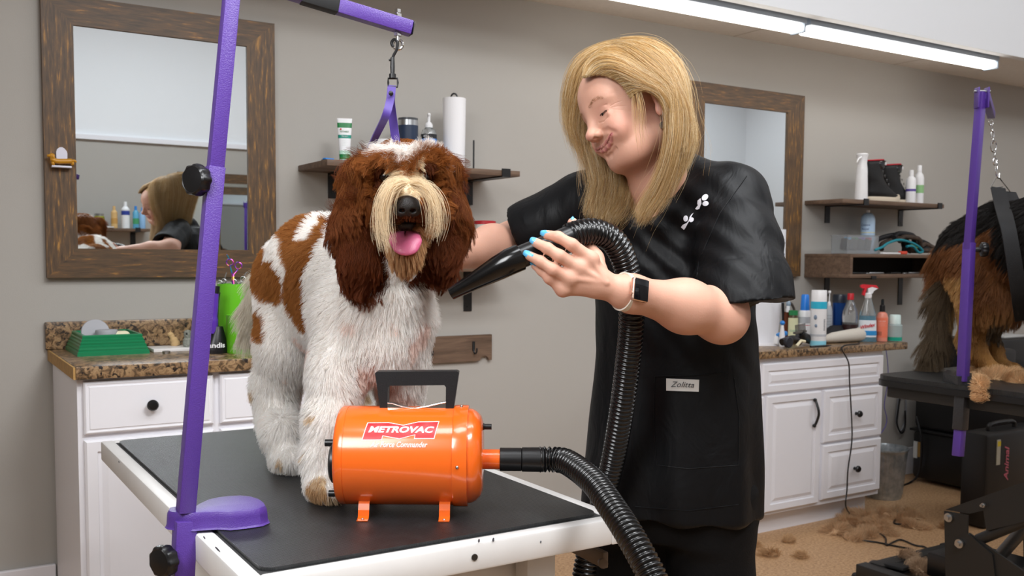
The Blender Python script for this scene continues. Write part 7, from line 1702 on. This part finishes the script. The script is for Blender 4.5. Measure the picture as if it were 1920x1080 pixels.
def coat2(p):
    s = toscreen(p)+vnoise(p, 14, 31)[:, :2]*9; c = np.tile(RU, (len(p), 1)); n = vnoise(p, 18, 33)
    t_ = np.clip((s[:, 1]-560)/70, 0, 1)[:, None]; c = c*(1-t_)+np.array(lin('b3834c'))*t_
    m = s[:, 1] < 438+np.clip(1850-s[:, 0], -60, 80)*.25; c[m] = BK
    m = (s[:, 0] > 1872) & (s[:, 1] < 470+(s[:, 0]-1872)*1.2); c[m] = BK
    m = (np.abs(s[:, 0]-(1790-.12*(s[:, 1]-560))) < 22) & (s[:, 1] > 500) & (s[:, 1] < 650); c[m] = TN
    dt = np.minimum.reduce([pdist(cone(a, b, .06, .05), p) for a, b in zip(tl2[:-1], tl2[1:])]); m = dt < 0
    tc2 = np.where((n[:, :1]+(s[:, :1]-1770)/30) > .2, TN*.8, GY); c[m & (s[:, 1] > 520)] = tc2[m & (s[:, 1] > 520)]
    m = (s[:, 0] > 1845) & (s[:, 1] > 600) & (s[:, 1] < 640); c[m] = GY
    return c
sbody = organic('body', U(sh), (3.0, .4, Z2), (4.1, 2.75, 1.75), .012, vcol_mat('shepherd_undercoat', .9, .1), sd, col=lambda p: coat2(p)*.7)
SF = vcol_mat('shepherd_fur', .55, .3, hair=.12)
def k2(p): return np.where(toscreen(p)[:, 0] < 1990, 1., .12)
r0, n0_ = sample(sbody, 60000, k2); s_ = toscreen(r0); dt = np.minimum.reduce([pdist(cone(a, b, .055, .045), r0) for a, b in zip(tl2[:-1], tl2[1:])]) < .0
cd = np.tile(V3(0, 0, -1)+nz(S(1775, 480, 3.55)-S(1960, 455, 3.22))*.9, (len(r0), 1)); cd[s_[:, 1] > 560] = V3(0, 0, -1)
L0 = np.where(s_[:, 1] < 450, .045, .06); L0 = np.where(r0[:, 2] < Z2+.12, .022, L0); L0 = np.where((s_[:, 0] > 1830) & (s_[:, 1] > 600), .02, L0); L0 = np.where(dt, .11, L0)
p0 = fur(r0, n0_, cd, L0, 7, stiff=.32, curl=.2, clump=.6, cr=.025, grav=.6, seed=41); p0[..., 2] = np.maximum(p0[..., 2], Z2+.002)
strands('coat_fur', p0, np.full(len(r0), .0006), coat2(r0)*RNG.uniform(.7, 1.15, (len(r0), 1)), SF, sd)
# ---- cut fur: heaps of fluff
FLF = vcol_mat('cut_fur', .9, .1, hair=.3); FLM = vcol_mat('cut_fur_mass', .95, .05)
def fluff(name, label, blobs, N, col_, L=.03, r=.0008, seed=1, grp=None, minz=0):
    c = np.mean([b[0] for b in blobs], 0); t = thing(name, label, 'fur', (c[0], c[1], minz), grp)
    blobs = [(b[0]-V3(0, 0, b[1][2]*.6), (b[1][0]*.66, b[1][1]*.66, b[1][2]*.55)) for b in blobs]; N = int(N*1.6); ops = U([ell(b[0], b[1], None, .012) for b in blobs]); lo = np.min([b[0]-np.array(b[1]) for b in blobs], 0)-.02; hi = np.max([b[0]+np.array(b[1]) for b in blobs], 0)+.02
    def bumpy(p, me): q = p+vnoise(p, 90, seed)*.005; q[:, 2] = np.maximum(q[:, 2], minz+.0006); return q
    o = organic('fur_mass', ops, lo, hi, .007, FLM, t, post=bumpy, col=lambda p: np.tile(np.array(lin(col_))*1.1, (len(p), 1))*(1+.2*vnoise(p, 60, seed)[:, :1]))
    r0, n0_ = sample(o, N); p0 = fur(r0, n0_, vnoise(r0, 30, seed), np.full(N, L*1.9), 8, stiff=.75, curl=1.1, clump=.3, cr=.015, grav=.0, seed=seed); p0[..., 2] = np.maximum(p0[..., 2], minz+.0005)
    strands('loose_hair', p0, np.full(N, r), np.tile(np.array(lin(col_)), (N, 1))*RNG.uniform(.9, 1.35, (N, 1)), FLF, t); return t
def on(x, y, z, rx, ry, rz): q = P(x, y, Z=z); q[2] = z+rz*.75; return (q, (rx, ry, rz))
fluff('fur_pile', 'heap of tan cut fur on the black table beside the shepherd feet', [on(1828, 702, T2, .05, .06, .02), on(1850, 706, T2, .06, .06, .03), on(1872, 712, T2, .05, .07, .03), on(1895, 712, T2, .07, .05, .02), on(1920, 716, T2, .08, .08, .022), on(1835, 716, T2, .035, .03, .02)], 6000, 'd9b68c', L=.022, seed=51, minz=T2+.0005)
q_ = P(1836, 724, X=X2-.012); fluff('fur_pile', 'tan tuft of fur dangling over the edge of the black table', [(q_+V3(0, 0, .02), (.016, .03, .03)), (P(1842, 735, X=X2-.014), (.012, .022, .025))], 1500, 'd9b68c', L=.016, seed=52, minz=.70)
floor_f = [(1500, 985, .12), (1530, 972, .13), (1555, 985, .10), (1480, 990, .09), (1600, 990, .14), (1620, 975, .12)]
fluff('fur_pile', 'large pile of tan clippings on floor at the corner of the vanity', [on(x, y, 0, rx*.55, rx*.5, .022+.012*math.sin(i*2)) for i, (x, y, rx) in enumerate(((1585, 985, .14), (1610, 972, .16), (1640, 985, .15), (1660, 1000, .12), (1570, 1000, .12), (1625, 1005, .13), (1600, 1012, .12), (1655, 968, .1)))], 8000, 'cbab88', L=.026, seed=53, minz=.0005)
fluff('fur_pile', 'smaller tan clippings on the floor right of the trash pail', [on(x, y, 0, .06, .06, .014) for x, y in ((1690, 975), (1705, 985), (1712, 972), (1722, 990), (1690, 960))], 2500, 'cbab88', L=.022, seed=54, minz=.0005)
for i, (x, y, w_, l) in enumerate(((1410, 1022, .05, 'thin tuft of tan fur on floor nearest her trousers'), (1442, 1040, .07, 'wide flat tuft of tan fur left of the big fur pile'), (1500, 1045, .04, 'small flat tuft of tan fur before the big fur pile'), (1475, 1018, .03, 'tiny tuft of fur between trousers and big pile'), (1705, 965, .03, 'tiny tuft of fur beside the trash pail'), (1770, 990, .03, 'tiny tuft of fur before the lift base'))):
    fluff('fur_tuft', l, [on(x, y, 0, w_, w_*.5, .008), on(x+9, y+3, 0, w_*.6, w_*.5, .006)], 500, 'c2a07a', L=.022, seed=60+i, grp='loose tufts on the floor', minz=.0005)
fluff('fur_pile', 'grey and cream clippings caught on the foot control', [on(x, y, .075, .05, .05, .022) for x, y in ((1705, 1045), (1722, 1058), (1735, 1068))]+[on(1700, 1070, .0, .06, .06, .03)], 2600, 'b49a80', L=.02, seed=71, minz=.0005)
# ---- trash pail
pq = P(1662, 947, Z=0); tx, ty = float(pq[0])+.0, 3.26
t = thing('trash_pail', 'small galvanized pail on the floor at the right end of vanity', 'bucket', (tx, ty, 0))
tx = float(P(1656, 940, Y=ty)[0]); t.location.x = tx
GAL = ramp_mat('galvanized', [(.35, '8d969c'), (.5, 'a9b0b4'), (.65, 'c3c8ca')], 18, rough=.32, detail=3); GAL.node_tree.nodes['Principled BSDF'].inputs['Metallic'].default_value = .75
mb = MB(); R = []; n = 120
for rr, z in ((0, .004), (.085, .004), (.088, 0), (.09, .01), (.094, .03), (.112, .24), (.116, .255), (.121, .262), (.121, .27), (.116, .27), (.11, .255), (.092, .03), (0, .03)):
    fl_ = .0025 if .025 < z < .245 and rr > .09 else 0
    R.append([mb.b.verts.new((tx, ty, z))] if rr == 0 else [mb.b.verts.new((tx+(rr+fl_*math.cos(30*2*PI*k/n))*math.cos(2*PI*k/n), ty+(rr+fl_*math.cos(30*2*PI*k/n))*math.sin(2*PI*k/n), z)) for k in range(n)])
for A, B in zip(R[:-1], R[1:]):
    for k in range(n):
        j = (k+1) % n
        if len(A) == 1: mb.b.faces.new([A[0], B[j], B[k]])
        elif len(B) == 1: mb.b.faces.new([A[k], A[j], B[0]])
        else: mb.b.faces.new([A[k], A[j], B[j], B[k]])
mb.build('pail', GAL, t)
# ---- kennel, cases
t = thing('dog_crate', 'large black plastic crate against the wall under the shepherd table', 'crate', (5.2, 3.1, 0))
MB().b2((4.86, 2.75, .02), (5.7, 3.42, .3), .03).build('lower_shell', mat('crate_black', '0a0a0c', .45), t); MB().b2((4.86, 2.75, .305), (5.7, 3.42, .62), .04).build('upper_shell', mat('crate_black'), t); MB().b2((4.85, 2.74, .295), (5.71, 3.43, .31), .004).build('rim', mat('crate_black'), t)
q = P(1717, 842, X=4.858); MB().b2((4.852, float(q[1])-.012, float(q[2])-.05), (4.8595, float(q[1])+.012, float(q[2])+.045)).build('white_sticker', mat('sticker_white', 'b9b9b7', .6), t)
q = P(1724, 842, X=4.858); MB().b2((4.852, float(q[1])-.008, float(q[2])-.045), (4.8595, float(q[1])+.008, float(q[2])+.04)).build('amber_sticker', mat('sticker_amber', '8a6a35', .6), t)
for i, (px0, px1, yt, l, blue) in enumerate(((1832, 1868, 653, 'small black case behind the shepherd hind paws', 0), (1856, 1935, 638, 'wide black case with blue stripe label behind the shepherd', 1))):
    yy = 3.05+.0*i; q0 = P(px0, yt, Y=yy); q1 = P(px1, yt, Y=yy)
    if i == 0: yy0, yy1 = yy-.12, yy-.01
    else: yy0, yy1 = yy, yy+.3
    t = thing('equipment_case', l, 'case', (float(q0[0]+q1[0])/2, (yy0+yy1)/2, .6205), 'black cases on the crate')
    zt = float(q0[2]); MB().b2((float(q0[0]), yy0, .6205), (float(q1[0])+.12*i, yy1, zt), .02).build('case_body', mat('crate_black'), t)
    if blue:
        b0, b1_ = P(1882, 665, Y=yy), P(1896, 698, Y=yy)
        MB().b2((float(b0[0]), yy-.004, float(b1_[2])), (float(b1_[0]), yy-.0005, float(b0[2]))).build('blue_label', mat('blue_sticker', '2471c4', .5), t)
        text_mesh('label_lettering', 'LIFT', .03, BLACKP, t, lambda x, y, z: (float(b0[0]+b1_[0])/2-y, yy-.0045-z, float(b0[2]+b1_[2])/2+x), width=.1)
        MB().b2((float(b0[0])+.05, yy+.03, zt), (float(b0[0])+.3, yy+.18, zt+.012), .004).build('white_cloth', mat('sticker_white'), t)
c0 = P(1852, 815, Y=2.6)
t = thing('clipper_case', 'black carry case with pink script beside the crate', 'case', (float(c0[0])+.25, 2.68, 0))
cx0, cz1 = float(c0[0]), float(c0[2])
MB().b2((cx0, 2.6, 0.002), (cx0+.5, 2.735, cz1), .02).build('case_body', mat('crate_black'), t)
MB().tube(catmull([(cx0+.1, 2.66, cz1-.005), (cx0+.12, 2.66, cz1+.03), (cx0+.3, 2.66, cz1+.03), (cx0+.32, 2.66, cz1-.005)], 5), .01, 8).build('handle', BLACKP, t)
q = P(1887, 870, Y=2.6); text_mesh('script_lettering', 'Animal', .05, mat('pink_print', 'b5596c', .5), t, lambda x, y, z: (float(q[0])-y, 2.5985-z, float(q[2])+x), shear=.3, bold=.001, width=.17)
q = P(1871, 848, Y=2.6); MB().b2((float(q[0])-.015, 2.596, float(q[2])-.06), (float(q[0])+.015, 2.5999, float(q[2])+.06)).build('pale_sticker', mat('sticker_cream', 'a9a493', .6), t)
q = P(1872, 832, Y=2.6); MB().b2((float(q[0])-.012, 2.5955, float(q[2])-.012), (float(q[0])+.014, 2.5998, float(q[2])+.012)).build('yellow_sticker', mat('sticker_yellow', 'c9b21e', .6), t)
q = P(1838, 902, X=4.858); 
for k_, (cc, rr) in enumerate((('a57a60', .02), ('0a0a0c', .012))): MB().b2((4.8505-.001*k_, float(q[1])-rr, float(q[2])-rr), (4.8597, float(q[1])+rr, float(q[2])+rr)).build('square_vent', mat('vent_'+cc, cc, .5), bpy.data.objects['dog_crate'])
# ---- cords on floor and wall
def cord(name, label, pts, r=.004, m=BLACKP):
    t = thing(name, label, 'cord', pts[0]); MB().tube(catmull([Vector([float(v) for v in q]) for q in pts], 6), r, 8).build('cord', m, t); return t
fz = lambda L, z=.005: [P(x, y, Z=z) for x, y in L]
cord('power_cord', 'black cord curling from floor up behind the crate left side', [P(1687, 912, Z=.006), P(1706, 905, Z=.006), P(1722, 890, X=4.84), P(1727, 860, X=4.84), P(1727, 820, X=4.84), P(1718, 780, X=4.84)], .006)
cord('floor_cord', 'straight black cord end pointing left on the floor', fz([(1602, 1012), (1640, 1016), (1680, 1024), (1708, 1029)]))
cord('floor_cord', 'kinked black cord on floor leading to the foot control', fz([(1645, 998), (1660, 1008), (1662, 1022), (1676, 1016), (1690, 1012), (1715, 1022), (1735, 1026), (1748, 1038)]))
cord('floor_cord', 'small black hook-shaped wire on the floor beside the pail', fz([(1679, 950), (1684, 965), (1676, 980), (1690, 983)]))
cord('cable_loop', 'pale cable loops hanging on the wall above the pail', [P(x, y, Y=3.53) for x, y in ((1687, 722), (1683, 760), (1680, 790), (1688, 808), (1696, 790), (1699, 755), (1694, 742), (1686, 755), (1683, 785))], .004, mat('cable_grey', '8a8c92', .5))
cord('cable_loop', 'black cable loop hanging over the pale loops on the wall', [P(x, y, Y=3.515) for x, y in ((1690, 730), (1684, 770), (1682, 795), (1690, 812), (1697, 800), (1697, 770))], .005)
cord('floor_cord', 'two thin cords hanging under the white table at its front', [P(925, 1064, Y=1.6), P(923, 1090, Y=1.6), P(918, 1200, Y=1.6), P(930, 1330, Z=.006), P(1000, 1330, Z=.006)], .003)
